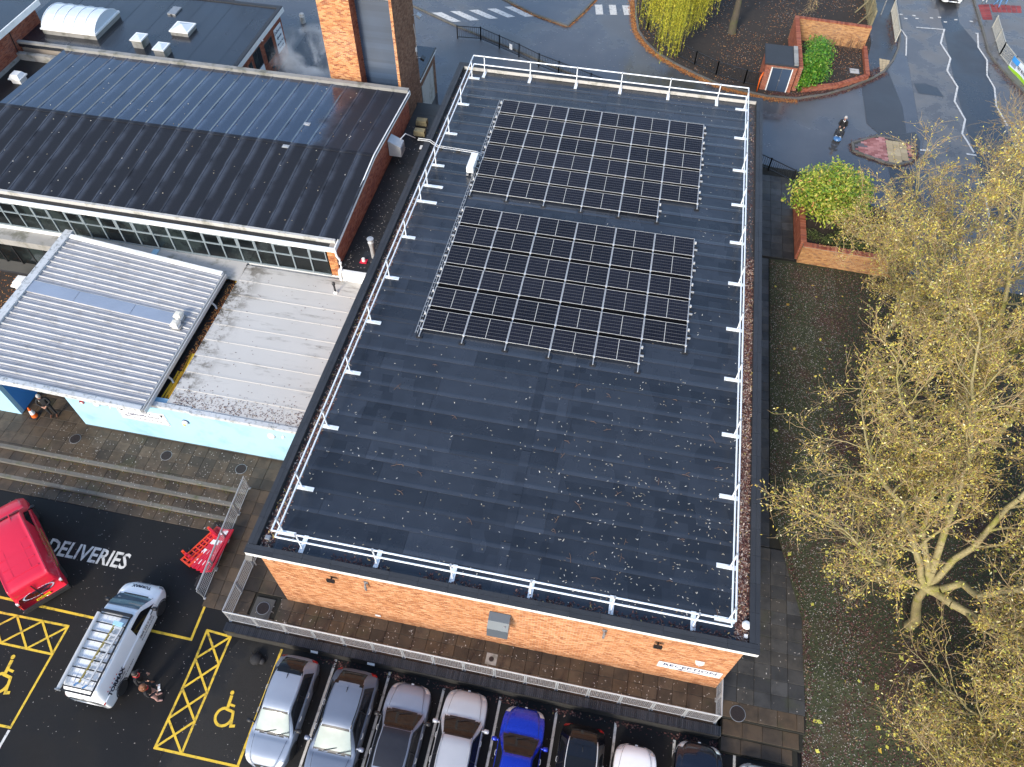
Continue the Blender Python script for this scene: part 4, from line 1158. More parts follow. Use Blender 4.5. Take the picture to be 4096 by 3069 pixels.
B().box(-26, WX1 + .5, 15.70, 15.90, 0, 2.975).build('lower_wall', M['white'], hall, world=True)
# downpipe at the front right corner
t = thing('downpipe', 'white downpipe on the corner of the hall', 'downpipe', (-2.05, 15.5, 3.0))
B().tube([(-2.12, 15.56, 4.80), (-2.08, 15.52, 4.55), (-2.02, 15.60, 4.3), (-2.02, 15.60, 3.75), (-2.06, 15.40, 3.55), (-2.06, 15.38, 3.05)], .055, 8).build('pipe', M['white'], t, world=True)
B().lathe([(.075, 0), (.075, .1)], (-2.02, 15.6, 4.0), 8).build('collar', M['white'], t, world=True)
for x, y, lab in ((-6.98, 21.95, 'pale square patch near the hall ridge'), (-6.66, 24.2, 'small pale square on the wet rear slope')):
    z = roof_z(y)
    B_ = B().box(x - .18, x + .18, y - .12, y + .12, z + .0, z + .03)
    t = thing('roof_vent_cap', lab, 'vent cap', (x, y, z)); B_.build('cap', M['galv'], t, world=True); B().box(x - .12, x + .12, y - .07, y + .07, z + .03, z + .045).build('lid', M['galv'], t, world=True)
t = thing('ventilation_unit', 'grey metal ventilation unit on the hall gable', 'vent unit', (-1.8, 24.7, 4.0))
B().add([(-2.15, 24.3, 4.0), (-1.45, 24.3, 4.0), (-1.45, 25.0, 4.0), (-2.15, 25.0, 4.0), (-2.15, 24.3, 4.95), (-1.45, 24.3, 4.62), (-1.45, 25.0, 4.62), (-2.15, 25.0, 4.95)], [(3, 2, 1, 0), (4, 5, 6, 7), (0, 1, 5, 4), (1, 2, 6, 5), (2, 3, 7, 6), (3, 0, 4, 7)]).build('case', M['galv'], t, world=True)
B().box(-1.46, -1.43, 24.4, 24.9, 4.1, 4.5).build('louvre', M['steel'], t, world=True)
B().tube([(-1.6, 24.9, 4.75), (-1.5, 25.5, 4.7), (-1.3, 26.5, 3.75)], .03, 6).build('conduit', M['white'], t, world=True)

# ---- link roof between hall and main block
lk = thing('link_block', 'low dark flat roof between the hall and the main block', 'building', (-1.1, 22, 0))
B().box(-2.18, .02, 15.6, 30.2, 2.95, 3.58).build('roof_core', M['felt_link'], lk, world=True)
for i in range(12):
    y = 15.9 + i * 1.19
    B().box(-2.16, .0, y + .006, y + 1.184, 3.58, 3.595 + .004 * (i % 2)).build('felt_sheet', M['felt_link'], lk, world=True)
B().box(-2.18, .02, 15.45, 15.62, 2.95, 3.62).build('front_upstand', M['white'], lk, world=True)
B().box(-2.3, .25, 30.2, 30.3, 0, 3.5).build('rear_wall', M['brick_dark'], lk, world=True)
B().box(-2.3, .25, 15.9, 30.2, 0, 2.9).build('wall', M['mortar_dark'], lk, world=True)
t = thing('flue', 'grey steel flue with a round cowl on the link roof', 'flue', (-.74, 16.74, 3.6))
B().tube([(0, 0, 0), (0, 0, 1.05)], .10, 12).build('pipe', M['galv'], t); B().lathe([(.11, .72), (.13, .95), (.16, 1.05), (.11, 1.12)], n=12).build('collar', M['galv'], t); B().lathe([(.10, 1.12), (.10, 1.2), (.17, 1.24), (.17, 1.27), (.02, 1.30)], n=14).build('cowl', M['galv'], t)
B().box(-.55, .45, -.35, .35, 0, .012).build('flashing', M['felt_cap'], t)
t = thing('outlet_cap', 'small red roof outlet with a white cap', 'roof outlet', (-1.13, 16.37, 3.6))
B().box(-.17, .17, -.15, .15, 0, .05).build('flange', M['barrier_red'], t); B().lathe([(.09, .05), (.08, .22), (.03, .25)], n=10).build('cap', M['white'], t)
for i, (x, y) in enumerate(((-1.35, 28.1), (-1.2, 27.1))):
    t = thing('concrete_block_pile', ['pale block on the link roof nearer the tower', 'pale block on the link roof farther from the tower'][i], 'block', (x, y, 3.6))
    B().box(-.33, .33, -.2, .2, 0, .16).build('block', M['timber'], t); B().box(-.31, .31, -.18, .18, .165, .3).build('block', M['timber'], t)
t = thing('access_hatch', 'small white square cover on the link roof', 'hatch', (-.62, 25.9, 3.6)); B().box(-.25, .25, -.16, .16, 0, .04).build('lid', M['white'], t); B().box(-.06, .06, -.03, .03, .04, .06).build('handle', M['black'], t)

# ================================================================== PALE BLUE ENTRANCE BLOCK WITH WHITE ROOF
wb = thing('entrance_block', 'low pale blue entrance block with a flat off-white roof', 'building', (-4, 11, 0))
B().box(-12.31, -7.9, 6.46, 7.0, 0, 3.06).box(-7.9, .25, 6.46, 7.0, 0, 2.86).build('front_wall', M['blue_pale'], wb, world=True)
B().box(-12.31, -12.0, 7.0, 15.6, 0, 3.0).build('side_wall', M['blue_pale'], wb, world=True)
B().box(-12.32, .25, 6.452, 6.459, 0, .10).build('plinth', M['mortar_dark'], wb, world=True)
B().box(-7.15, .25, 6.9, 15.5, 2.6, 2.965).build('roof_core', M['white_roof'], wb, world=True)
y = 6.62; k = 0
while y < 15.35:
    y1 = min(y + .98, 15.42)
    l_ = .02
    B().add([(-7.16, y - .05, 2.97), (.05, y - .05, 2.97), (-7.16, y - .05, 2.97 + l_ + .012), (.05, y - .05, 2.97 + l_ + .012), (-7.16, y + .1, 2.97 + l_), (.05, y + .1, 2.97 + l_), (-7.16, y1, 2.968 + .008), (.05, y1, 2.968 + .008)], [(0, 1, 3, 2), (2, 3, 5, 4), (4, 5, 7, 6)]).build('roof_sheet', M['white_roof'], wb, world=True)
    y = y1; k += 1
x = -7.86
while x < .1:
    e = min(x + 1.9, .2)
    o_ = 0 if x > -6.4 else .06
    B().box(x + .006, e - .006, 6.38 + o_, 6.60 + o_, 2.87, 3.04).build('edge_trim', M['lichen'], wb, world=True); x += 1.9
B().box(-7.86, -7.15, 6.9, 15.3, 2.5, 2.72).build('valley_gutter', M['felt_link'], wb, world=True)
B().box(-7.17, -7.13, 6.62, 15.4, 2.72, 3.0).build('valley_edge', M['white_roof'], wb, world=True)
# the raised strip of roof behind the canopy
B().add([(-16.4, 15.2, 2.96), (-7.2, 14.35, 2.96), (-7.2, 15.66, 2.96), (-16.4, 15.66, 2.96)], [(0, 1, 2, 3)]).build('back_strip', M['concrete_pale'], wb, world=True)
t = thing('vent_pipe', 'black soil vent pipe standing on the white roof', 'vent pipe', (-2.08, 14.55, 2.98))
B().tube([(0, 0, .12), (0, 0, .62)], .05, 8).build('pipe', M['black'], t); B().lathe([(.05, .6), (.085, .62), (.085, .72), (.03, .78)], n=10).build('cowl', M['black'], t); B().lathe([(.12, 0), (.07, .14), (.06, .16)], n=10).build('collar', M['white'], t)
for x, z, r_, lab in ((-2.36, 2.22, .17, 'large oval white light on the blue wall near the main block'), (-1.78, 2.36, .06, 'tiny round white sensor on the blue wall'), (-10.7, 2.3, .17, 'oval white light under the canopy edge')):
    t = wall_item('wall_light', lab, 'wall light', [(n_, b_, m_) for n_, b_, m_ in bulkhead(r_)()], (x, 6.455, z))
t = wall_item('alarm_beacon', 'white and amber beacon on the blue wall beside the school sign', 'beacon', [('base', B().lathe([(.15, 0), (.15, .05)], n=14), M['navy']), ('dome', B().lathe([(.14, .05), (.12, .12), (.05, .17)], n=14), M['white']), ('lens', B().lathe([(.07, .16), (.04, .2)], (0, -.02, 0), 10), M['plate_yellow'])], (-6.46, 6.455, 2.1))
t = wall_item('alarm_box', 'small dark red box on the blue wall under the canopy', 'alarm box', [('case', B().box(-.09, .09, -.08, .08, 0, .07), M['lamp_red']), ('window', B().box(-.05, .05, -.04, .04, .07, .075), M['paper'])], (-11.48, 6.455, 2.2))
t = wall_item('small_camera', 'tiny white camera under the canopy edge', 'camera', [('base', B().box(-.05, .05, -.04, .04, 0, .05), M['white']), ('tube', B().tube([(0, 0, .04), (.05, -.06, .17)], .035, 8), M['white'])], (-10.0, 6.455, 2.35))
ss = sign('school_sign', 'white school welcome sign with black border on the blue wall', -9.78, -7.42, 1.44, 2.36, 6.452, [('lettering', 'Welcome to', .17, .25, .30, {}), ('lettering', 'Egglescliffe School', .215, .05, .06, dict(bold=.002)), ('lettering', 'Main Reception & Deliveries', .135, .22, -.24, {})], True)
arrow(ss, -.82, -.14, .40, .06, M['navy'])
for dx in (-.95, .98):
    B().add([(dx - .09, -.025, .38), (dx + .09, -.025, .38), (dx + .09, -.025, .30), (dx, -.025, .18), (dx - .09, -.025, .30)], [(4, 3, 2, 1, 0)]).build('crest', M['ink'], ss)
    B().add([(dx - .06, -.027, .36), (dx, -.027, .36), (dx, -.027, .29), (dx - .06, -.027, .30)], [(3, 2, 1, 0)]).build('crest_field', M['paper'], ss)
# pale stored planks in the valley
M['plank_yellow'] = multi('yellow_plank', [(0, (.30, .16, .01)), (.5, (.62, .36, .02)), (1, (.75, .48, .04))], .7, .2)
for i, (ya, yb, n_) in enumerate(((6.95, 8.6, 5), (8.2, 9.7, 3), (14.3, 15.2, 2))):
    for k in range(n_):
        x = -7.28 - k * .09 - RN.uniform(0, .02)
        y0 = ya + RN.uniform(0, .3)
        z = 2.74 + RN.uniform(0, .05)
        t = B().mbox(Matrix.Translation((x, (y0 + yb) / 2, z)) @ Matrix.Rotation(RN.uniform(-.12, .12), 4, 'Z'), .07, yb - y0, .03).build('plank', M['plank_yellow'])
        t.location = (0, 0, 0)
        tag(t, 'yellow plank lying in the gutter between canopy and white roof', 'plank', 'yellow planks lying in the roof gutter')

# ================================================================== RIBBED METAL CANOPY
cn = thing('metal_canopy', 'ribbed grey metal canopy roof over the entrance', 'canopy', (-12, 10.5, 0))
def cz(x): return 3.30 + (-7.72 - x) * .45 / 8.6
def cyb(x): return 14.42 + (-7.72 - x) * .063
CXR = -7.86
CXL = -16.35
def P(x, y, dz=0): return (x, y, cz(x) + dz)
NRIB = 25
def yy(f_, x): return 6.12 + f_ * (cyb(x) - .22 - 6.12)
for k in range(NRIB):
    fa, fb = k / NRIB, (k + 1) / NRIB
    flat = 13.4 <= k + .0 <= 15.9
    c0, c1 = fa, fb
    prof = [(0, 0), (.03, .055), (.17, .055), (.21, 0), (.40, 0), (.43, .012), (.46, 0), (.70, 0), (.73, .012), (.76, 0), (1, 0)]
    if k in (14, 15):
        for s_, (xa, xb) in enumerate(((CXL, -13.8), (-13.78, -10.9), (-10.88, CXR - .5))):
            B().add([P(xa, yy(fa, xa), .07), P(xb, yy(fa, xb), .07), P(xb, yy(fb, xb), .07), P(xa, yy(fb, xa), .07)], [(0, 1, 2, 3)]).build('flat_sheet', M['canopy_flat'], cn, world=True)
    vs, fs = [], []
    for x in (CXL, CXR):
        for a, dz in prof: vs.append(P(x, yy(fa + (fb - fa) * a, x), dz))
    n = len(prof)
    for i in range(n - 1): fs.append((i, n + i, n + i + 1, i + 1))
    bb = B(); bb.add(vs, fs)
    bb.m = [1 if i in (0, 1, 2) else 0 for i in range(n - 1)]
    bb.build('ribbed_sheet', [M['canopy'], M['canopy_rib']], cn, world=True)
# trims: left verge, back verge, front fascia, right gutter
def beam(name, a, b2, w, hgt, m): return B().bar(a, b2, w, hgt).build(name, M[m], cn, world=True)
for i in range(4):
    y0, y1 = 5.9 + i * 2.33, 5.9 + (i + 1) * 2.33 - .01
    beam('verge_trim', (CXL - .1, y0, cz(CXL) - .02), (CXL - .1, y1, cz(CXL) - .02), .42, .26, 'lichen')
for i in range(4):
    xa, xb = CXL + i * (CXR - CXL) / 4, CXL + (i + 1) * (CXR - CXL) / 4 - .012
    beam('back_trim', P(xa, cyb(xa) - .09, -.03), P(xb, cyb(xb) - .09, -.03), .22, .24, 'white')
    beam('front_fascia', P(xa, 6.02, -.07), P(xb, 6.02, -.07), .20, .30, 'lichen')
B().box(-7.83, -7.80, 5.93, 14.35, 3.12, 3.34).box(-7.70, -7.67, 5.93, 14.35, 3.12, 3.34).box(-7.80, -7.70, 5.93, 14.35, 3.12, 3.15).build('gutter', M['alu'], cn, world=True)
B().box(CXL + .1, CXR - .05, 6.15, 14.3, 2.98, 3.02).build('soffit', M['white'], cn, world=True)
B().tube([(-7.72, 8.0, 3.12), (-7.6, 8.0, 2.9), (-7.5, 7.9, 2.8)], .05, 7).build('outlet', M['galv'], cn, world=True)
B().tube([(-7.72, 12.6, 3.12), (-7.58, 12.6, 2.9), (-7.5, 12.5, 2.8)], .05, 7).build('outlet', M['galv'], cn, world=True)
pr = thing('canopy_pier', 'blue painted wall pier under the left of the canopy', 'pier', (-15.2, 6.5, 0))
B().box(-17.5, -15.70, 6.40, 6.62, 0, 3.2).build('front_face', M['blue_pale'], pr, world=True)
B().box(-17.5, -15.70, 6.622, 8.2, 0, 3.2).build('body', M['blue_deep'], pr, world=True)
for i, (x, y) in enumerate(((-8.55, 11.15), (-8.45, 10.62))):
    t = thing('roof_cowl', ['cream square cowl on the canopy farther from the camera', 'cream square cowl on the canopy nearer the camera'][i], 'vent cowl', (x, y, cz(x) + .06))
    B().box(-.24, .24, -.2, .2, 0, .03).build('flashing', M['concrete'], t); B().box(-.15, .15, -.15, .15, .03, .2).build('box', M['white'], t)
    B().add([(-.19, -.19, .2), (.19, -.19, .2), (.19, .19, .2), (-.19, .19, .2), (-.17, -.17, .3), (.17, -.17, .3), (.17, .17, .3), (-.17, .17, .3), (-.1, -.1, .36), (.1, -.1, .36), (.1, .1, .36), (-.1, .1, .36)],
            [(3, 2, 1, 0), (0, 1, 5, 4), (1, 2, 6, 5), (2, 3, 7, 6), (3, 0, 4, 7), (4, 5, 9, 8), (5, 6, 10, 9), (6, 7, 11, 10), (7, 4, 8, 11), (8, 9, 10, 11)]).build('cap', surf('cream_cap', (.70, .66, .56), .6) if i == 0 else bpy.data.materials['cream_cap'], t)

# ================================================================== BRICK TOWER
tw = thing('brick_tower', 'tall brick tower with a blue boarded recess in its front', 'tower', (-5, 31, 0))
TH = 14.0
B().box(-7.2, -5.30, 29.42, 33.0, 0, TH).box(-3.02, -2.87, 29.42, 33.0, 0, TH).box(-5.30, -3.02, 30.25, 33.0, 0, TH).build('core', M['mortar'], tw, world=True)
brick_field(tw, (-7.2, 29.42, 3.2), (1, 0, 0), 1.9, TH - 3.2, M['brick_tower'], nsingle=150, center=(1, 4))
brick_field(tw, (-3.02, 29.42, 3.2), (1, 0, 0), .163, TH - 3.2, M['brick_tower'], bl=.163, nsingle=60, center=(.1, 4))
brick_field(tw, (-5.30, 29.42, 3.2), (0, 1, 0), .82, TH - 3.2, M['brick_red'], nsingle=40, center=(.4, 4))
brick_field(tw, (-2.87, 29.42, 0), (0, 1, 0), 3.58, TH, M['brick_shade'], nsingle=50, center=(1.5, 7))  # side face in the darker copy, its shade is in the colour
z = 3.2; k = 0
while z < 9.85:
    B().add([(-5.285, 30.20, z), (-3.03, 30.20, z), (-3.03, 30.235, z + .165), (-5.285, 30.235, z + .165), (-5.285, 30.25, z), (-3.03, 30.25, z)], [(0, 1, 2, 3), (4, 5, 1, 0)]).build('board', M['slate_blue'], tw, world=True)
    z += .17; k += 1
B().box(-5.295, -3.025, 29.75, 30.3, 9.9, 10.12).build('lintel', M['concrete_pale'], tw, world=True)
for y, z, lab in ((32.75, 7.6, 'pale floodlight high on the tower side'), (32.8, 4.9, 'black floodlight low on the tower side')):
    t = thing('floodlight', lab, 'floodlight', (-2.85, y, z))
    B().tube([(0, 0, 0), (.25, .05, .03)], .025, 6).build('arm', M['steel'], t); B().mbox(Matrix.Translation((.36, .05, .0)) @ Matrix.Rotation(.5, 4, 'Y'), .26, .34, .13).build('body', M['galv'] if z > 6 else M['black_metal'], t); B().mbox(Matrix.Translation((.34, .05, -.085)) @ Matrix.Rotation(.5, 4, 'Y'), .22, .3, .02).build('lens', M['glass_dark'], t)
t = thing('tower_cable', 'pale cable running down the tower corner', 'cable', (-2.84, 32.7, 5.5)); B().tube([(0, 0, 1.6), (.03, .05, .9), (.05, .03, .5), (.02, .05, 0), (.02, .02, -.4)], .015, 5).build('cable', M['white'], t); B().box(-.03, .06, -.05, .05, -.12, .12).build('junction_box', M['white'], t)
# ---- store beside the tower
st = thing('brick_store', 'small brick store with a grey door beside the tower', 'building', (-4.5, 35, 0))
B().box(-7, -3.03, 33.02, 37.0, 0, 2.95).build('wall', M['mortar_grey'], st, world=True)
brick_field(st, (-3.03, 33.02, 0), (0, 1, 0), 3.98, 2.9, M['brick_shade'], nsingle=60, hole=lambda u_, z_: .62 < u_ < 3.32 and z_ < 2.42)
B().box(-3.06, -3.0, 33.66, 36.32, 0, 2.4).build('door', M['concrete_pale'], st, world=True)
for yy_ in (33.60, 36.36): B().box(-3.04, -2.985, yy_ - .04, yy_ + .04, 0, 2.46).build('door_frame', M['concrete'], st, world=True)
B().box(-7.1, -2.95, 33.02, 37.15, 2.95, 3.14).build('roof', M['felt_rear'], st, world=True)
B().box(-2.99, -2.93, 33.02, 37.18, 2.93, 3.10).build('fascia', M['white'], st, world=True)
B().tube([(-2.93, 33.3, 3.16), (-2.93, 37.1, 3.16)], .05, 7).build('roof_edge', M['black_metal'], st, world=True)

# ================================================================== REAR OFFICE BLOCK
rb_ = thing('rear_block', 'low flat-roofed brick block with skylights behind the hall', 'building', (-22, 35, 0))
B().box(-31, -14.91, 31.6, 39.3, 0, 3.12).build('wall', M['mortar_grey'], rb_, world=True)
op = [(31.9, 33.0, 1.9, 2.75), (33.5, 34.0, 1.2, 2.5), (34.35, 35.5, .0, 2.75), (36.1, 37.4, 1.15, 2.45)]
brick_field(rb_, (-14.905, 31.6, 0), (0, 1, 0), 7.7, 3.05, M['brick_red'], nsingle=120, center=(5.5, 1.5), hole=lambda u_, z_: any(a - 31.6 < u_ < b_ - 31.6 and c_ < z_ < d_ for a, b_, c_, d_ in op))
for a, b_, c_, d_ in op:
    w = B().box(-14.93, -14.885, a, b_, c_, d_).build('window', M['black_metal'], rb_, world=True)
    n_ = 2 if b_ - a > .8 else 1
    for i in range(n_):
        aa, bb_ = a + (b_ - a) * i / n_ + .05, a + (b_ - a) * (i + 1) / n_ - .05
        B().box(-14.884, -14.878, aa, bb_, max(c_, .9 if c_ == 0 else c_) + .05 + (.65 if c_ == 0 else 0), d_ - .05).build('pane', M['glass_hall'], w, world=True)
B().box(-14.883, -14.86, 34.4, 35.45, 0, 1.5).build('door_panel', M['signboard'], rb_, world=True)
B().box(-31, -14.72, 31.45, 39.55, 3.12, 3.36).build('roof', M['felt_rear'], rb_, world=True)
for i in range(15):
    x = -30.9 + i * 1.06
    B().box(x + .005, x + 1.05, 31.75, 39.3, 3.36, 3.372 + .006 * (i % 2)).build('felt_sheet', M['felt_rear'], rb_, world=True)
B().box(-14.95, -14.70, 31.45, 39.6, 3.37, 3.46).build('roof_kerb', M['felt_cap'], rb_, world=True)
B().box(-31, -14.95, 39.3, 39.6, 3.37, 3.44).build('roof_kerb', M['felt_cap'], rb_, world=True)
B().box(-31, -14.95, 31.42, 31.66, 3.36, 3.50).build('front_kerb', M['concrete'], rb_, world=True)
for i in range(6): B().box(-31 + i * 1.15 + .01, -31 + (i + 1) * 1.15 - .01, 30.9, 31.2, 1.6, 2.95).build('lower_kerb', M['concrete'], rb_, world=True)
B().box(-14.72, -14.66, 31.45, 39.62, 3.08, 3.38).build('fascia', M['white'], rb_, world=True)
ds = thing('deliveries_sign', 'white Deliveries and Main Car Park sign on the rear block', 'sign', (-14.86, 38.4, 1.75))
B().box(0, .02, -.62, .62, -.85, .85).build('board', M['signboard'], ds)
for tx, sz, dz in (('Deliveries', .30, .55), ('Main Car Park', .19, -.28), ('Next right', .19, -.58)):
    put_text('lettering', tx, sz, M['navy'], ds, (.024, 0, dz), (0, 1, 0), (0, 0, 1), shear=.15, bold=.003)
B().add([(.025, -.42, .12), (.025, -.2, -.02), (.025, -.2, .08), (.025, .42, .08), (.025, .36, .13), (.025, .42, .19), (.025, -.2, .16), (.025, -.2, .26)], [(7, 6, 5, 4, 3, 2, 1, 0)][0:1]).build('arrow', M['navy'], ds)
t = thing('wall_bracket_lamp', 'small grey lamp on the fascia of the rear block', 'lamp', (-14.64, 35.4, 3.2)); B().tube([(0, 0, 0), (.12, 0, .05)], .02, 5).build('arm', M['steel'], t); B().lathe([(.05, -.06), (.07, 0), (.02, .05)], (.15, 0, .04), 8).build('head', M['steel'], t)
t = thing('bicycle', 'bicycle leaning on the wall of the rear block', 'bicycle', (-14.5, 36.2, 0))
for yy_ in (-.5, .5):
    bw = B()
    for k in range(16):
        a0, a1 = 2 * math.pi * k / 16, 2 * math.pi * (k + 1) / 16
        bw.bar((-.05, yy_ + .33 * math.cos(a0), .34 + .33 * math.sin(a0)), (-.05, yy_ + .33 * math.cos(a1), .34 + .33 * math.sin(a1)), .035, .035)
    bw.build('wheel', M['rubber'], t)
B().tube([(-.05, -.5, .34), (-.08, -.1, .80), (-.08, .38, .78), (-.05, .5, .34)], .02, 5).tube([(-.08, -.1, .8), (-.05, -.02, .30), (-.08, .38, .78)], .02, 5).build('frame', M['black_metal'], t)
B().box(-.14, -.02, -.2, .06, .86, .91).build('saddle', M['black'], t); B().tube([(-.3, .42, .98), (-.08, .40, .98), (.1, .42, .98)], .015, 5).build('handlebar', M['black_metal'], t)
# skylights
sk = thing('barrel_skylight', 'large curved rooflight with white bars on the rear block', 'rooflight', (-27, 34.4, 3.37))
sw, sd_ = 1.95, 1.55
B().box(-sw, sw, -sd_, sd_, 0, .32).build('upstand', M['concrete'], sk)
B().box(-sw - .06, sw + .06, -sd_ - .06, sd_ + .06, .32, .42).build('frame', M['white'], sk)
def arcp(v, r_=1.0): a = math.pi * (.12 + .76 * v); return (-math.cos(a) / math.cos(math.pi * .12) * sd_ * .97, (math.sin(a) - math.sin(math.pi * .12)) / (1 - math.sin(math.pi * .12)) * .62 * r_)
for i in range(5):
    x0, x1 = -sw + .03 + i * (2 * sw - .06) / 5, -sw + .03 + (i + 1) * (2 * sw - .06) / 5 - .04
    for (v0, v1) in ((0, .33), (.33, .67), (.67, 1)):
        B().grid(lambda u_, v_: (x0 + (x1 - x0) * u_, arcp(v0 + (v1 - v0) * v_)[0], .42 + arcp(v0 + (v1 - v0) * v_)[1]), 1, 5).build('pane', M['skylight'], sk, smooth=True)
for i in range(6):
    x = -sw + .02 + i * (2 * sw - .06) / 5
    B().tube([(x, arcp(k / 12)[0], .43 + arcp(k / 12, 1.02)[1]) for k in range(13)], .025, 5).build('glazing_bar', M['white'], sk)
for s_ in (-1, 1):
    B().add([(s_ * (sw - .03), arcp(k / 12)[0], .42 + arcp(k / 12)[1]) for k in range(13)], [tuple(range(13)) if s_ < 0 else tuple(range(12, -1, -1))]).build('end_panel', M['skylight'], sk)
def dome(label, x, y, w, d, hgt, base=.35):
    t = thing('dome_skylight', label, 'rooflight', (x, y, 3.37))
    B().box(-w / 2 - .05, w / 2 + .05, -d / 2 - .05, d / 2 + .05, 0, base).build('upstand', M['concrete'], t)
    B().box(-w / 2 - .1, w / 2 + .1, -d / 2 - .1, d / 2 + .1, base, base + .08).build('frame', M['white'], t)
    q = (1, 0, 0)
    B().add([(-w / 2, -d / 2, base + .08), (w / 2, -d / 2, base + .08), (w / 2, d / 2, base + .08), (-w / 2, d / 2, base + .08), (0, 0, base + .08 + hgt)], [(0, 1, 4), (1, 2, 4), (2, 3, 4), (3, 0, 4)]).build('pane', M['skylight'], t)
dome('pyramid rooflight near the right of the rear block', -19.95, 35.1, 1.15, 1.1, .22, .25)
dome('small box rooflight closer to the big curved one', -21.9, 32.95, .62, .75, .10, .5)
dome('small box rooflight right of its twin', -19.95, 32.2, .62, .75, .10, .5)
t = thing('roof_hatch', 'flat grey hatch beyond the pyramid rooflight', 'hatch', (-21.75, 37.4, 3.38)); B().box(-.3, .3, -.5, .5, 0, .10).build('lid', M['steel'], t); B().box(-.05, .05, -.55, -.5, .02, .08).build('hinge', M['black'], t)

# ---- lower annex roof on the far left and brick block behind it
an = thing('annex', 'low dark roof in shade at the far left', 'building', (-30, 25, 0))
B().box(-46, -24.05, 17.5, 31.0, 0, 2.5).build('roof', M['felt_link'], an, world=True)
for x, y, z, lab in ((-28.52, 28.62, 2.5, 'white square vent on the shaded annex roof'), (-20.4, 14.1, 0.0, 'off-white square vent among dead leaves left of the canopy')):
    t = thing('roof_cowl', lab, 'vent cowl', (x, y, z))
    B().box(-.32, .32, -.32, .32, 0, .28).build('box', M['white'], t); B().box(-.42, .42, -.42, .42, .28, .36).build('flange', M['white'], t)
    B().add([(-.38, -.38, .36), (.38, -.38, .36), (.38, .38, .36), (-.38, .38, .36), (-.25, -.25, .58), (.25, -.25, .58), (.25, .25, .58), (-.25, .25, .58)], [(0, 1, 5, 4), (1, 2, 6, 5), (2, 3, 7, 6), (3, 0, 4, 7), (4, 5, 6, 7)]).build('cap', M['white'], t)
lb_ = thing('left_block', 'red brick block with a white fascia at the top left corner', 'building', (-34, 28, 0))
B().box(-46, -30.02, 22, 34.2, 0, 4.5).build('wall', M['mortar_grey'], lb_, world=True)
brick_field(lb_, (-30.02, 22, 2.45), (0, 1, 0), 12.2, 2.05, M['brick_red'], nsingle=100, center=(9, 1))
B().box(-30.02, -29.95, 27, 34.2, 2.5, 2.75).build('plinth', M['concrete'], lb_, world=True)
B().box(-46, -29.7, 21.8, 34.5, 4.5, 4.78).build('roof', M['felt_rear'], lb_, world=True)
B().box(-29.7, -29.62, 21.8, 34.5, 4.46, 4.82).build('fascia', M['white'], lb_, world=True)
B().tube([(-29.95, 31.2, 4.4), (-29.95, 31.0, 2.6)], .03, 6).build('pipe', M['black'], lb_, world=True)
# courtyard left of the canopy
cy_ = B().box(-26, -16.6, 5.0, 14.9, -.4, -.006)
struct('courtyard', cy_, M['earth'], 'leaf-strewn courtyard left of the canopy')
t = thing('low_ledge', 'grey ledge and dark low windows below the hall glazing', 'ledge', (-21, 15.3, 0))
B().box(-26, -16.5, 14.9, 15.69, 2.3, 2.7).build('ledge', M['concrete'], t, world=True)
for i in range(9): B().box(-25.2 + i * .95, -24.32 + i * .95, 14.93, 14.98, 1.0, 2.25).build('pane', M['glass_hall'], t, world=True); B().box(-25.27 + i * .95, -25.2 + i * .95, 14.9, 15.0, .9, 2.3).build('mullion', M['black_metal'], t, world=True)
B().box(-26, -16.5, 15.0, 15.6, 0, 2.3).build('wall', M['mortar_dark'], t, world=True)
# bollard
t = thing('bollard', 'short pale concrete bollard behind the rear block', 'bollard', (-15.5, 43.8, 0)); B().lathe([(.2, 0), (.2, .62), (.17, .7), (.02, .72)], n=10).build('post', M['concrete_pale'], t); B().lathe([(.205, .5), (.205, .56)], n=10).build('band', M['white'], t)
# ================================================================== VEHICLES
def cr(p0, p1, p2, p3, t):
    return .5 * ((2 * p1) + (-p0 + p2) * t + (2 * p0 - 5 * p1 + 4 * p2 - p3) * t * t + (-p0 + 3 * p1 - 3 * p2 + p3) * t * t * t)

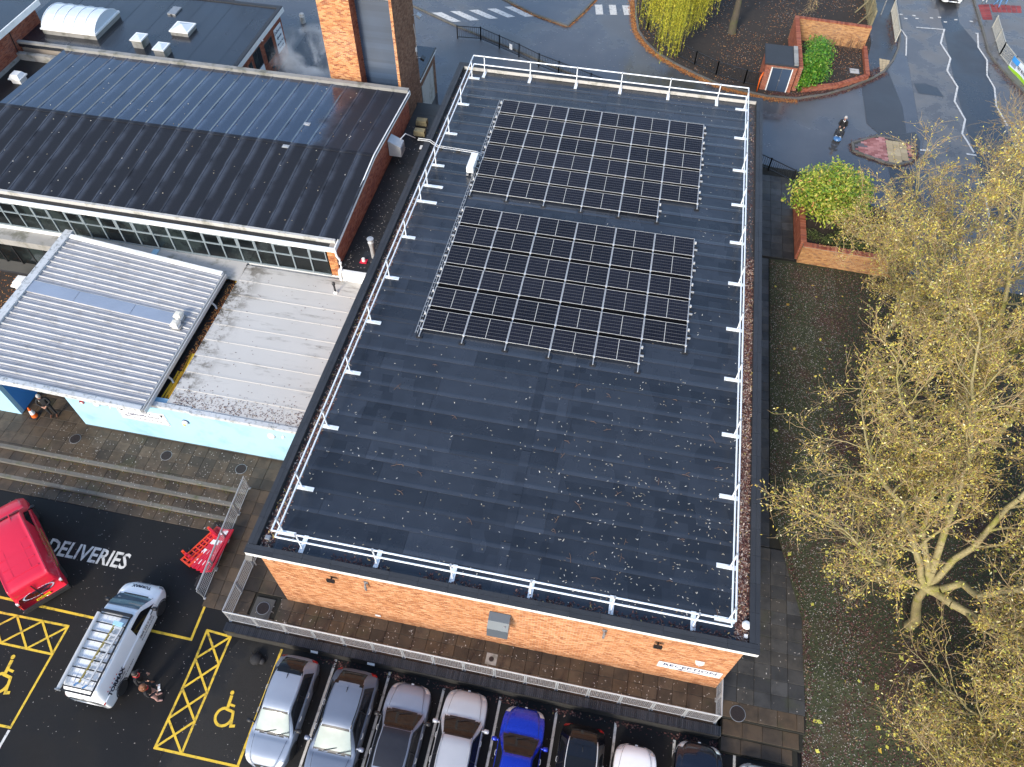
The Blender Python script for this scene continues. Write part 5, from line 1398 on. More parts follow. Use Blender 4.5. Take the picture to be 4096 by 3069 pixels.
class Loft:
    """vehicle skin: stations along +Y (front), section from roof centre (0) to sill (7)"""
    def __init__(s, st):
        s.C = np.array([s.section(*q) for q in st])     # n,8,3
    def section(s, y, zb, zbelt, zt, wb, wt, d):
        wbl = wb - .03
        return [(0, y, zt), (wt * .5, y, zt - d * .10), (wt * .86, y, zt - d * .38), (wt, y, zt - d), (wbl, y, zbelt), (wb, y, zbelt - .10), (wb, y, zb + .16), (wb - .06, y, zb)]
    def at(s, t, v):
        sg = 1 if v >= 0 else -1
        v = abs(v)
        n = len(s.C)
        t = min(max(t, 0), n - 1 - 1e-6); v = min(v, 7 - 1e-6)
        i, j = int(t), int(v)
        ft, fv = t - i, v - j
        def col(a):
            a = min(max(a, 0), n - 1)
            def pt(b_):
                if b_ < 0:
                    q = s.C[a][-b_].copy(); q[0] = -q[0]; return q
                return s.C[a][min(b_, 7)]
            return cr(pt(j - 1), pt(j), pt(j + 1), pt(j + 2), fv)
        q = cr(col(i - 1), col(i), col(i + 1), col(i + 2), ft)
        return Vector((q[0] * sg, q[1], q[2]))
    def norm(s, t, v):
        e = .02
        a = s.at(t + e, v) - s.at(t - e, v); b_ = s.at(t, v + e) - s.at(t, v - e)
        n = b_.cross(a)
        if n.length < 1e-9: return Vector((0, 0, 1))
        n.normalize()
        c = s.at(t, v); mid = Vector((0, c.y, .6))
        if n.dot(c - mid) < 0: n = -n
        return n
    def body(s, sub=4):
        n = (len(s.C) - 1) * sub
        nv = 14 * 3
        b_ = B()
        b_.grid(lambda u_, v_: s.at(u_ * (len(s.C) - 1), -7 + 14 * v_), n, nv)
        k = nv + 1
        b_.f.append(tuple(range(k))[::-1]); b_.m.append(0)
        b_.f.append(tuple(n * k + i for i in range(k))); b_.m.append(0)
        return b_
    def patch(s, quad, off=.006, nu=8, nv=8):
        """quad = 4 (t,v) corners"""
        (a, b_, c, d) = [Vector(q) for q in quad]
        def fn(u_, v_):
            q = a.lerp(b_, u_).lerp(d.lerp(c, u_), v_)
            return s.at(q.x, q.y) + s.norm(q.x, q.y) * off
        return B().grid(fn, nu, nv)

def wheel_proto(r_, w, spokes=5):
    ty = B().lathe([(r_ * .62, -w / 2), (r_ * .93, -w / 2), (r_, -w * .3), (r_, w * .3), (r_ * .93, w / 2), (r_ * .62, w / 2)], n=24, axis='X')
    rim = B().lathe([(r_ * .62, -w * .42), (r_ * .64, w * .46), (r_ * .56, w * .46), (r_ * .52, w * .25)], n=20, axis='X')
    for k in range(spokes):
        a = 2 * math.pi * k / spokes
        for sg in (1,):
            rim.bar((w * .40, math.cos(a) * r_ * .08, math.sin(a) * r_ * .08), (w * .44, math.cos(a) * r_ * .58, math.sin(a) * r_ * .58), r_ * .16, .02, up=(1, 0, 0))
    hub = B().lathe([(r_ * .54, w * .1), (r_ * .54, w * .12)], n=16, axis='X')
    return ty, rim, hub

def vehicle(name, label, loc, rz, st, paint, win, wheels, lights, half=1.0, roofmat=None, mirrors=None, plate='front', rimmat='alu', extra=None, wr=.31, glass='glass_dark', ws_mat=None):
    t = thing(name, label, 'van' if 'van' in name else 'car', loc, rz)
    lf = Loft(st)
    body = lf.body().build('body', paint, t, smooth=True)
    for nm, quad, mt in win:
        lf.patch(quad, .004 if nm.endswith('surround') else .008, 6, 6).build(nm, M[mt] if isinstance(mt, str) else mt, t, smooth=True)
    for q in wheels:
        for sd in (-1, 1):
            ty, rim, hub = wheel_proto(wr, .2)
            wx = (half - .09) * sd
            w_ = thing('wheel', None, None, (wx, q, wr)); w_.parent = t
            if sd < 0: w_.rotation_euler = (0, 0, math.pi)
            ty.build('tyre', M['rubber'], w_, smooth=False); rim.build('rim', M[rimmat], w_); hub.build('hub', M['black'], w_)
            ar = B()
            pts = [(half * sd + .004 * sd, q + (wr + .06) * math.cos(a), wr + (wr + .06) * math.sin(a)) for a in [math.pi * k / 12 for k in range(13)]]
            pts2 = [(half * sd - .03 * sd, q + (wr + .0) * math.cos(a), wr + (wr + .0) * math.sin(a)) for a in [math.pi * k / 12 for k in range(13)]]
            pts3 = [(half * sd + .012 * sd, y_, z_) for (_, y_, z_) in pts]
            pin = [(half * sd + .012 * sd, y_, z_) for (_, y_, z_) in pts2]
            ar.add(pts3 + pin, [(i, i + 1, 14 + i, 13 + i) if sd > 0 else (13 + i, 14 + i, i + 1, i) for i in range(12)])
            ar.build('wheel_arch', M['black'], t)
    for nm, quad, mt in lights:
        for sg in (-1, 1):
            q2 = [(a, b_ * sg) for a, b_ in quad]
            lf.patch(q2, .009, 6, 4).build(nm, M[mt], t, smooth=True)
    if mirrors:
        y, x, z, mt = mirrors
        for sd in (-1, 1):
            b_ = B().bar((x * sd - .06 * sd, y, z - .02), (x * sd + .05 * sd, y - .01, z), .06, .05)
            b_.lathe([(.03, -.10), (.075, -.08), (.085, 0), (.075, .08), (.03, .10)], (x * sd + .12 * sd, y, z + .02), 10, axis='X')
            b_.build('door_mirror', mt, t, smooth=True)
    if extra: extra(t, lf)
    return t

def hatch_car(L=4.0, H=1.48, W=.83, cowl=.60, rs=.18, rr=-1.35, bonnet=.86, rear=None):
    """stations from rear (y=0) to front (y=L); returns stations"""
    return [
        (0.00, .34, .66, .78, W * .60, W * .42, .06),
        (0.09, .25, .80, .97, W * .88, W * .58, .07),
        (0.45, .20, .91, H * .90, W * .985, W * .60, .10),
        (0.88, .17, .93, H * .975, W, W * .665, .09),
        (1.55, .17, .93, H, W, W * .69, .085),
        (2.15, .17, .92, H * .97, W, W * .665, .085),
        (2.85, .17, .89, bonnet + .085, W, W * .82, .05),
        (3.15, .17, .86, bonnet + .065, W, W * .80, .04),
        (3.58, .18, .80, bonnet + .03, W * .95, W * .72, .06),
        (3.86, .22, .64, bonnet - .10, W * .80, W * .58, .08),
        (L, .32, .50, .57, W * .46, W * .32, .05)]
WS = [(5.97, -2.82), (5.97, 2.82), (5.12, 2.70), (5.12, -2.70)]
WSEAL = [(6.12, -3.0), (6.12, 3.0), (5.03, 2.88), (5.03, -2.88)]
RWIN = [(2.75, -2.5), (2.75, 2.5), (1.35, 2.6), (1.35, -2.6)]
def side_wins(mt='glass_dark'):
    out = []
    for sg in (-1, 1):
        out += [('window_surround', [(5.98, 3.93 * sg), (5.02, 3.12 * sg), (2.75, 3.12 * sg), (2.2, 3.93 * sg)], 'black')]
        out += [('side_window', [(5.75, 3.86 * sg), (4.95, 3.22 * sg), (3.95, 3.22 * sg), (3.95, 3.86 * sg)], mt), ('side_window', [(3.88, 3.86 * sg), (3.88, 3.22 * sg), (3.1, 3.22 * sg), (2.55, 3.86 * sg)], mt)]
    return out
HL = ('headlight', [(8.3, 3.2), (8.3, 4.4), (9.35, 4.0), (9.45, 2.9)], 'lamp_clear')
TL = ('tail_light', [(.25, 3.0), (.25, 4.5), (1.25, 4.4), (1.25, 3.4)], 'lamp_red')

def car_extra(aerial=None, rails=None, wipers=True, grille=True, spoiler=None, seam=True, handles=None, roofpatch=None, badge=None):
    def fn(t, lf):
        if aerial:
            p = lf.at(aerial, 0)
            B().add([(-.015, p.y - .10, p.z), (.015, p.y - .10, p.z), (.012, p.y + .10, p.z), (-.012, p.y + .10, p.z), (0, p.y - .09, p.z + .07), (0, p.y + .02, p.z + .03)], [(0, 1, 4), (1, 2, 5, 4), (2, 3, 5), (3, 0, 4, 5)]).build('shark_fin_aerial', M['black'], t)
        if rails is not None:
            for sg in (-1, 1):
                B().tube([lf.at(q, 2.85 * sg) + Vector((0, 0, .045)) for q in np.linspace(2.5, 5.0, 8)], .018, 6).build('roof_rail', rails, t, smooth=True)
        if wipers:
            for x0 in (-.42, .10):
                B().bar(lf.at(6.02, 0) + Vector((x0 + .2, .05, .02)), lf.at(5.82, 0) + Vector((x0 - .25, 0, .025)), .02, .015).build('wiper', M['black'], t)
            lf.patch([(6.2, -2.9), (6.2, 2.9), (6.03, 2.75), (6.03, -2.75)], .006, 4, 10).build('scuttle', M['black'], t, smooth=True)
        if grille:
            lf.patch([(9.35, -2.1), (9.35, 2.1), (9.85, 2.0), (9.85, -2.0)], .012, 3, 8).build('grille', M['black'], t, smooth=True)
        if spoiler is not None:
            lf.patch([(2.95, -2.85), (2.95, 2.85), (2.55, 2.8), (2.55, -2.8)], .02, 3, 10).build('spoiler', spoiler, t, smooth=True)
        if roofpatch is not None:
            lf.patch([(5.0, -2.55), (5.0, 2.55), (2.9, 2.6), (2.9, -2.6)], .006, 10, 10).build('roof_panel', roofpatch, t, smooth=True)
        # bonnet creases and shut lines
        for sg in (-1, 1):
            B().tube([lf.at(q, 2.35 * sg) + Vector((0, 0, .002)) for q in np.linspace(6.4, 8.9, 7)], .006, 4).build('bonnet_crease', M['black'], t)
        for tt in (3.9, 5.55):
            for sg in (-1, 1):
                B().tube([lf.at(tt, v * sg) + Vector((sg * .001, 0, 0)) for v in (4.05, 4.6, 5.2, 6, 6.6)], .005, 4).build('door_gap', M['black'], t)
        for tt in (3.7, 5.05):
            for sg in (-1, 1):
                p = lf.at(tt, 4.7 * sg)
                B().tube([p + Vector((sg * .0, -.1, .0)), p + Vector((sg * .03, -.06, .005)), p + Vector((sg * .03, .06, .005)), p + Vector((0, .1, 0))], .013, 5).build('door_handle', handles or M['alu'], t)
        if badge:
            p = lf.at(badge, 0)
            B().mbox(Matrix.Translation(p + Vector((0, .01, .01))), .10, .05, .03).build('badge', M['alu'], t)
    return fn
pv = {k: car_paint('paint_' + k, c, m_, r_) for k, c, m_, r_ in (('silver', (.32, .36, .43), .3, .30), ('grey', (.17, .20, .26), .3, .30), ('steel', (.21, .235, .30), .15, .36), ('pale', (.42, .43, .46), .15, .36), ('blue', (.005, .028, .42), .35, .25), ('black', (.006, .006, .009), .2, .2), ('white', (.86, .87, .88), .0, .3), ('navy', (.010, .014, .028), .4, .2), ('lightgrey', (.62, .66, .66), .3, .3), ('red', (.70, .012, .045), .0, .4))}
def parked(label, x, yrear, rz, paint, ws='glass_dark', H=1.48, W=.83, L=4.0, sc=1.0, side='glass_dark', lights=True, ex=None, mir=None, name='parked_car'):
    win = [('screen_surround', WSEAL, 'black'), ('windscreen', WS, ws), ('rear_window', RWIN, 'glass_dark')] + side_wins(side)
    if ex and ex.get('pano'): win.append(('glass_roof', [(5.0, -2.2), (5.0, 2.2), (3.6, 2.2), (3.6, -2.2)], 'glass_dark')); ex = {k: v for k, v in ex.items() if k != 'pano'}
    v = vehicle(name, label, (x, yrear, CP), rz, hatch_car(L, H, W), paint, win, (.78, 3.22), [HL, TL] if lights else [TL], half=W, mirrors=(2.62, W + .02, .95, mir or paint), extra=car_extra(**(ex or {})))
    v.scale = (sc, sc, sc)
    return v
PI_ = math.pi
# nose towards the camera: rz = pi puts +Y(front) at -Y
parked('silver blue crossover with pale windscreen nearest the disabled bay', 1.70, -1.86, PI_, pv['silver'], 'screen_pale', 1.56, .82, sc=1.0, ex=dict(aerial=3.15, spoiler=M['glass_dark'], badge=9.6), mir=M['black'])
parked('grey estate with pale windscreen, second car from the left', 4.08, -1.90, PI_, pv['grey'], 'screen_pale', 1.58, .85, sc=1.04, ex=dict(aerial=3.1, rails=pv['black'], spoiler=pv['grey']), mir=pv['steel'])
parked('metallic grey car with a black roof, third from the left', 6.27, -1.86 - 4.06, 0, pv['steel'], 'glass_dark', 1.50, .84, sc=1.0, ex=dict(roofpatch=surf('soft_roof', (.012, .013, .02), .5, var=.3, scale=8, fine=.3), badge=9.4), mir=M['black'])
parked('pale silver car with rosy bonnet reflection, nose to the wall', 8.46, -1.66 - 4.08, 0, pv['pale'], 'glass_dark', 1.46, .83, sc=1.0, ex=dict(rails=pv['pale'], badge=9.5))
parked('bright blue hatchback parked nose to the wall', 10.72, -1.90 - 4.0, 0, pv['blue'], 'glass_dark', 1.44, .81, sc=1.0, ex=dict(badge=9.5))
parked('black car with silver roof rails and glass roof', 12.96, -2.14, PI_, pv['black'], 'glass_dark', 1.62, .83, sc=1.0, ex=dict(aerial=3.2, rails=M['alu'], spoiler=pv['black'], pano=True))
parked('white car cut by the bottom edge, nose to the wall', 14.95, -2.30 - 4.0, 0, pv['white'], 'glass_dark', 1.46, .80, sc=.98, ex=dict(badge=9.5))
parked('dark navy car at the bottom edge near the right steps', 17.23, -1.83 - 4.0, 0, pv['navy'], 'glass_dark', 1.50, .86, sc=1.0, ex=dict(badge=9.6))
parked('pale grey car at the bottom right of the bay row', 19.42, -2.15 - 4.0, 0, pv['lightgrey'], 'glass_dark', 1.5, .80, sc=1.0, ex={})
# white car arriving at the top of the road, dark car under the bare tree
w_ = parked('white car cut by the top edge on the road', 34.3, 57.6 + 3.7, PI_, car_paint('paint_white_far', (.78, .79, .80), 0, .3), 'glass_dark', 1.46, .83, ex={}, name='road_car'); w_.location.z = 0
w_ = parked('reddish car half hidden by branches at the right edge', 37.6, 32.2, rad(15), car_paint('paint_mauve', (.42, .30, .30), .3, .4), 'glass_dark', 1.5, .85, ex={}, name='road_car'); w_.location.z = 0

# ---- white panel van with roof rack
def van_st(L=4.8, H=1.72, W=.86):
    return [(0.0, .34, .80, 1.02, W * .86, W * .70, .05), (.05, .26, .98, 1.25, W * .96, W * .74, .05), (.22, .22, 1.02, H * .93, W * .99, W * .80, .06), (.60, .20, 1.04, H * .99, W, W * .82, .06), (1.8, .2, 1.04, H, W, W * .83, .06), (3.30, .2, 1.02, H * .965, W, W * .79, .06),
            (4.06, .2, .98, 1.13, W, W * .84, .05), (4.25, .2, .95, 1.08, W, W * .82, .06), (4.50, .22, .86, .98, W * .95, W * .76, .07), (4.68, .27, .68, .82, W * .84, W * .66, .06), (L, .34, .50, .58, W * .66, W * .5, .05)]
def rack(t, lf):
    z = 1.80
    for i in range(9):
        y = .22 + i * .345
        B().box(-.62, .60, y - .022, y + .022, z - .03, z).build('rack_bar', M['black'], t)
    B().box(-.64, .64, 3.06, 3.16, z - .09, z + .04).build('wind_deflector', M['black'], t)
    B().box(.60, .64, .10, 3.08, z - .04, z + .03).build('rack_side', M['black'], t)
    B().box(-.64, .64, .04, .10, z - .04, z + .0).build('roller', M['black'], t)
    B().tube([(-.66, .06, z + .03), (-.66, 2.98, z + .03)], .075, 10).build('pipe_carrier', M['alu'], t)
    B().box(-.74, -.58, .0, .05, z - .05, z + .12).build('end_cap', M['steel'], t)
    for i in range(6): B().box(-.50 + i * .19, -.49 + i * .19, .35, 2.95, lf.at(4, 0).z - .03, lf.at(4, 0).z + .004).build('roof_rib', pv['white'], t)
    # bonnet badge text etc.
    lf.patch([(6.2, -2.9), (6.2, 2.9), (6.03, 2.75), (6.03, -2.75)], .006, 4, 10).build('scuttle', M['black'], t, smooth=True)
    lf.patch([(9.4, -2.4), (9.4, 2.4), (9.95, 2.2), (9.95, -2.2)], .012, 3, 8).build('grille', M['black'], t, smooth=True)
    for nm, tt, v, a_ in (('bumper', .25, 6.6, 0),):
        lf.patch([(0, -6.9), (0, 6.9), (.5, 6.9), (.5, -6.9)], .02, 2, 10).build('rear_bumper', M['steel'], t, smooth=True)
    for tt in (5.75, 3.4):
        for sg in (-1, 1): B().tube([lf.at(tt, v * sg) + Vector((sg * .001, 0, 0)) for v in (4.05, 4.6, 5.2, 6, 6.6)], .006, 4).build('door_gap', M['steel'], t)
    for sg in (-1, 1):
        B().tube([lf.at(q, 4.75 * sg) for q in np.linspace(1.2, 4.8, 10)], .012, 5).build('swage_line', pv['white'], t, smooth=True)
        p = lf.at(5.3, 4.9 * sg); B().box(p.x - .02, p.x + .02, p.y - .09, p.y + .09, p.z - .02, p.z + .02).build('door_handle', M['black'], t)
    x = .875
    nx = Vector((1, 0, .12)).normalized()
    yd = Vector((-.20, 0, 1))
    put_text('lettering', 'TORMAX', .25, M['ink'], t, (x + .004, .85, 1.0), (0, 1, 0), yd, bold=.012)
    put_text('lettering', 'AUTOMATIC', .13, M['ink'], t, (x + .012, .95, .78), (0, 1, 0), (-.02, 0, 1))
    put_text('lettering', 'the passion to drive doors', .11, M['ink'], t, (x + .012, 1.25, .62), (0, 1, 0), (0, 0, 1))
    put_text('lettering', '0808 222 0 222', .15, M['ink'], t, (x + .010, 3.05, .84), (0, 1, 0), (0, 0, 1))
    put_text('lettering', 'www.tormax.co.uk', .13, M['ink'], t, (x + .010, 3.05, .66), (0, 1, 0), (0, 0, 1))
    for k in range(5):
        b_ = B(); c = Vector((x - .03, .42 + k * .16, 1.20))
        pts = []
        for j in range(10):
            r_ = .045 if j % 2 == 0 else .018
            a = math.pi / 2 + j * math.pi / 5
            pts.append(c + Vector((-.2 * r_ * math.sin(a), r_ * math.cos(a), r_ * math.sin(a))))
        b_.add(pts, [tuple(range(10))]).build('star', M['red_small'], t)
    p = lf.at(8.0, 0)
    put_text('lettering', 'TORMAX', .19, M['ink'], t, (0, p.y, p.z + .008), (-1, 0, 0), (0, -1, .28), bold=.008)
    put_text('lettering', 'AUTOMATIC', .10, M['ink'], t, (0, p.y + .18, p.z - .04), (-1, 0, 0), (0, -1, .3))
    put_text('lettering', 'TORMAX', .20, M['ink'], t, (0, .085, 1.33), (1, 0, 0), (0, .35, 1), bold=.006)
    p = lf.at(5.6, 1.2)
    B().mbox(Matrix.Translation((-.40, 3.80, 1.34)) @ Matrix.Rotation(-.66, 4, 'X'), .34, .22, .01).build('dashboard_paper', M['paper'], t)
wv = vehicle('white_van', 'white van with ladder on its black roof rack and TORMAX lettering', (-5.62, -5.05, CP), 0, van_st(), pv['white'],
        [('windscreen', [(6.02, -2.8), (6.02, 2.8), (5.12, 2.7), (5.12, -2.7)], surf('van_screen', (.05, .10, .14), .06, var=.5, scale=2.2, spec=.7))] + [('side_window', [(5.80, 3.84 * sg), (5.1, 3.22 * sg), (4.55, 3.22 * sg), (4.5, 3.86 * sg)], 'glass_dark') for sg in (-1, 1)],
        (.80, 4.02), [('headlight', [(8.6, 3.2), (8.6, 4.5), (9.5, 4.0), (9.5, 3.0)], 'lamp_clear'), ('tail_light', [(.3, 4.1), (.3, 5.0), (1.3, 4.7), (1.3, 4.1)], 'lamp_red')], half=.86, mirrors=(3.72, .90, 1.10, M['black']), extra=rack, wr=.33, rimmat='steel')
ld = thing('ladder', 'aluminium step ladder lying on the white van rack', 'ladder', (-5.55, -3.55, CP + 1.86), rad(-4))
for sx, m in ((-.0, 'gold'), (.34, 'alu')):
    mt = surf('gold_rail', (.45, .34, .10), .4, .6) if m == 'gold' else M['alu']
    B().bar((sx, -1.1, 0), (sx + .06, 1.15, 0), .05, .08).build('stile', mt, ld)
for k in range(8): B().box(.02, .36, -1.0 + k * .29, -.93 + k * .29, -.01, .03).build('rung', M['alu'], ld)
B().box(.0, .40, 1.12, 1.28, -.02, .10).build('top_cap', M['blue_pale'], ld)
for sx in (-.02, .34): B().bar((sx, -1.1, 0), (sx - .1, -1.25, .02), .05, .06).build('foot', M['cloth_blue'], ld)
for y in (-.25, .45): B().tube([(.05, y, .05), (.2, y + .12, .06), (.33, y + .25, .05)], .012, 5).build('brace', M['steel'], ld)

# ---- red van
def rvan_st(L=5.25, H=2.02, W=.92):
    return [(0.0, .34, .95, 1.30, W * .93, W * .78, .05), (.03, .26, 1.05, 1.55, W * .97, W * .82, .06), (.10, .22, 1.10, H * .95, W * .99, W * .86, .07), (.5, .2, 1.1, H * .995, W, W * .87, .07), (1.8, .2, 1.1, H, W, W * .87, .07), (3.35, .2, 1.1, H * .985, W, W * .85, .07),
            (4.12, .2, 1.04, 1.26, W, W * .86, .06), (4.42, .2, .98, 1.18, W, W * .84, .06), (4.85, .22, .86, 1.04, W * .96, W * .78, .07), (5.1, .27, .70, .86, W * .88, W * .7, .06), (L, .34, .52, .60, W * .7, W * .5, .05)]
M['gold_letter'] = surf('dark_gold_lettering', (.22, .16, .03), .5)
def red_extra(t, lf):
    H = 1.92
    for i in range(6):
        y = .55 + i * .5
        z = lf.at(4, 0).z
        B().box(-.62, .62, y - .02, y + .02, z - .05, z + .004).build('roof_rib', pv['red'], t)
        for sg in (-1, 1): B().box(sg * .35 - .02, sg * .35 + .02, y + .05, y + .5, z - .05, z + .002).build('roof_rib', pv['red'], t)
    lf.patch([(0, -6.9), (0, 6.9), (.9, 6.9), (.9, -6.9)], .03, 2, 10)
    B().box(-.92, .92, -.10, .06, .30, .50).build('rear_bumper', M['rubber'], t)
    B().box(-.28, .28, -.035, -.012, .62, .74).build('number_plate', M['plate_yellow'], t)
    put_text('lettering', 'NX57 JYZ', .12, M['ink'], t, (0, -.037, .68), (1, 0, 0), (0, 0, 1), sx=.9)
    put_text('lettering', 'Concept', .19, M['navy'], t, (.12, -.004, 1.22), (1, 0, 0), (0, .06, 1), shear=.2)
    put_text('lettering', 'Cubicles', .17, M['navy'], t, (.26, -.012, 1.04), (1, 0, 0), (0, .06, 1), shear=.2)
    put_text('lettering', 'Design & Manufacturer', .10, M['gold_letter'], t, (-.25, .03, 1.52), (1, 0, 0), (0, .06, 1))
    put_text('lettering', 'of Washroom Systems', .08, M['gold_letter'], t, (-.2, .02, 1.42), (1, 0, 0), (0, .06, 1))
    b_ = B()
    n = 26
    for k in range(n):
        a0, a1 = 2 * math.pi * (k + .25) / n, 2 * math.pi * (k + 1) / n
        if 5 < k < 8: continue
        q = [Vector((.02 + math.cos(a) * .62 * r_, -.012 + .05 * math.sin(a) * .2, 1.14 + math.sin(a) * .24 * r_)) for a, r_ in ((a0, 1), (a1, 1), (a1, .88), (a0, .88))]
        b_.add(q, [(0, 1, 2, 3)])
    b_.build('emblem', surf('pale_lettering', (.62, .66, .80), .5), t)
    for sg in (-1, 1):
        for z0, z1, m in ((.82, .95, 'lamp_red'), (.97, 1.03, 'lamp_clear'), (1.05, 1.12, 'lamp_red')):
            B().box(sg * .86 - .04, sg * .86 + .05, -.015, .06, z0, z1).build('tail_light', M['lamp_clear'] if m == 'lamp_clear' else M['signboard'] if z0 > 1 else M['lamp_red'], t)
    put_text('lettering', 'J. Joyce & Sons Ltd', .27, M['gold_letter'], t, (.935, 1.9, 1.28), (0, 1, 0), (-.10, 0, 1), shear=.2)
    put_text('lettering', 'Toilet Cubicle Systems', .13, M['gold_letter'], t, (.935, 2.1, 1.0), (0, 1, 0), (0, 0, 1))
    B().tube([(.935, .75 + 2.2 * k / 12, .90 - .18 * math.sin(math.pi * k / 12)) for k in range(13)], .03, 5).build('swoosh', M['gold_letter'], t)
    for sg in (-1, 1): B().box(sg * .92 - .006, sg * .92 + .006, .6, 4.1, .30, .42).build('sill_moulding', M['rubber'], t)
    B().box(-.02, .02, -.02, .0, .5, 1.75).build('door_gap', M['black'], t)
    lf.patch([(6.25, -2.9), (6.25, 2.9), (6.03, 2.8), (6.03, -2.8)], .006, 4, 10).build('scuttle', M['black'], t, smooth=True)
    B().mbox(Matrix.Translation((.25, -.03, .98)), .30, .03, .06).build('door_handle', M['black'], t)
vehicle('red_van', 'bright red panel van parked askew over the DELIVERIES lettering', (-9.55, -1.62, CP), rad(140.2 - 90), rvan_st(), pv['red'],
        [('windscreen', [(6.02, -2.8), (6.02, 2.8), (5.15, 2.7), (5.15, -2.7)], 'glass_dark')] + [('side_window', [(5.85, 3.82 * sg), (5.2, 3.25 * sg), (4.75, 3.25 * sg), (4.7, 3.84 * sg)], 'glass_dark') for sg in (-1, 1)],
        (.78, 4.35), [('headlight', [(8.6, 3.2), (8.6, 4.5), (9.5, 4.0), (9.5, 3.0)], 'lamp_clear')], half=.92, mirrors=(3.95, .98, 1.2, M['black']), extra=red_extra, wr=.34)

# ================================================================== MESH RAILINGS, COPED WALL
rw = thing('coped_wall', 'low dark wall with glazed brick coping in front of the terrace', 'wall', (8, -1.35, 0))
B().box(-1.75, 18.0, -1.46, -1.12, -.6, .06).build('core', M['concrete'], rw, world=True)
me_ = B().add([(-.036, -.19, 0), (.036, -.19, 0), (.036, .17, 0), (-.036, .17, 0), (-.034, -.185, .085), (.034, -.185, .085), (.034, .16, .085), (-.034, .16, .085)], [(4, 5, 6, 7), (0, 1, 5, 4), (1, 2, 6, 5), (2, 3, 7, 6), (3, 0, 4, 7)]).mesh('coping_brick', M['brick_dark'])
x = -1.72
while x < 18.0:
    link('coping_brick', me_, rw, Vector((x, -1.30, .055 + RN.uniform(-.003, .003))) - Vector(rw.location)); x += .0765
B().box(-1.78, 17.98, -1.475, -1.462, -.52, .04).build('wall_face', surf('dark_render', (.035, .033, .03), .75, var=.35, scale=2, dirt=(.02, .02, .015), dscale=2, damt=.7), rw, world=True)
for x, y, lab in ((2.05, -1.476, 'small white bay notice on the dark wall behind the silver crossover'), (4.4, -1.476, 'small white bay notice on the dark wall behind the grey estate')):
    t = thing('bay_notice', lab, 'sign', (x, -1.50, -.10)); B().mbox(Matrix.Rotation(rad(-35), 4, 'X'), .30, .015, .13).build('plate', M['paper'], t); B().box(-.1, .1, .01, .02, -.03, .03).build('bracket', M['steel'], t)

def mesh_railing(label, p0, p1, zf=None, n=None, base=0.0, hgt=1.05):
    p0, p1 = Vector(p0), Vector(p1)
    L = (p1 - p0).length
    n = n or round(L / 1.2)
    d = (p1 - p0).normalized()
    ang = math.atan2(d.y, d.x)
    t = thing('mesh_railing', label, 'railing', p0)
    w = L / n - .10
    zf = zf or (lambda q: base)
    pan = {}
    inf = B()
    nv = 17
    for i in range(nv + 1): inf.box(w * i / nv - .0035, w * i / nv + .0035, -.0035, .0035, .14, .93)
    for z in (.14, .30, .46, .62, .78, .93): inf.box(0, w, -.005, .005, z - .005, z + .005)
    infm = inf.mesh('mesh_infill', M['galv'])
    fr = B().tube([(0, 0, .10), (w, 0, .10)], .018, 6).tube([(0, 0, .97), (w, 0, .97)], .018, 6).tube([(0, 0, .10), (0, 0, .97)], .016, 6).tube([(w, 0, .10), (w, 0, .97)], .016, 6)
    frm = fr.mesh('panel_frame', M['galv'])
    po = B().tube([(0, 0, -.05), (0, 0, 1.05)], .026, 7); po.box(-.05, .05, -.05, .05, -.02, .02)
    pom = po.mesh('post', M['galv'])
    for i in range(n):
        a = p0.lerp(p1, i / n) + d * .05; b_ = p0.lerp(p1, (i + 1) / n) - d * .05
        za, zb = zf(a.y), zf(b_.y)
        pitch_ = -math.atan2(zb - za, (b_ - a).length)
        f = link('panel_frame', frm, t, (a.x - p0.x, a.y - p0.y, za - p0.z), (0, pitch_, ang))
        link('mesh_infill', infm, f)
        for q, zq in ((a - d * .02, za), (b_ + d * .02, zb)):
            link('post', pom, t, (q.x - p0.x, q.y - p0.y, zq - p0.z), (0, 0, ang))
    a, b_ = p0 + Vector((0, 0, zf(p0.y) + 1.06 - p0.z)), p1 + Vector((0, 0, zf(p1.y) + 1.06 - p1.z))
    B().tube([a, b_], .024, 8).build('hand_rail', M['galv'], t, world=True)
    return t
mesh_railing('long galvanised mesh railing along the front terrace', (-1.68, -1.02, 0), (17.8, -1.02, 0), n=16)
mesh_railing('short mesh railing at the right end of the terrace', (17.8, -1.0, 0), (17.8, .62, 0), n=2)
mesh_railing('mesh railing on the outer side of the ramp by the red barriers', (-3.33, -.25, CP), (-3.33, 4.85, 0), zf=lambda y: ramp_z(0, y), n=4)
mesh_railing('mesh railing on the building side of the ramp', (-1.70, -1.0, 0), (-1.70, 2.6, 0), zf=lambda y: max(-.05, ramp_z(0, y)) if y > 0 else 0, n=3)

# flood lamp near front left corner
t = thing('floodlight', 'black floodlight on a bracket by the ramp railing', 'floodlight', (-1.55, 1.3, 1.0)); B().tube([(0, .1, -.9), (0, .1, 0)], .03, 6).build('post', M['galv'], t); B().mbox(Matrix.Translation((0, 0, .08)) @ Matrix.Rotation(.6, 4, 'X'), .32, .24, .07).build('body', M['black_metal'], t); B().tube([(0, .1, 0), (.12, .3, .12)], .015, 5).build('arm', M['galv'], t)
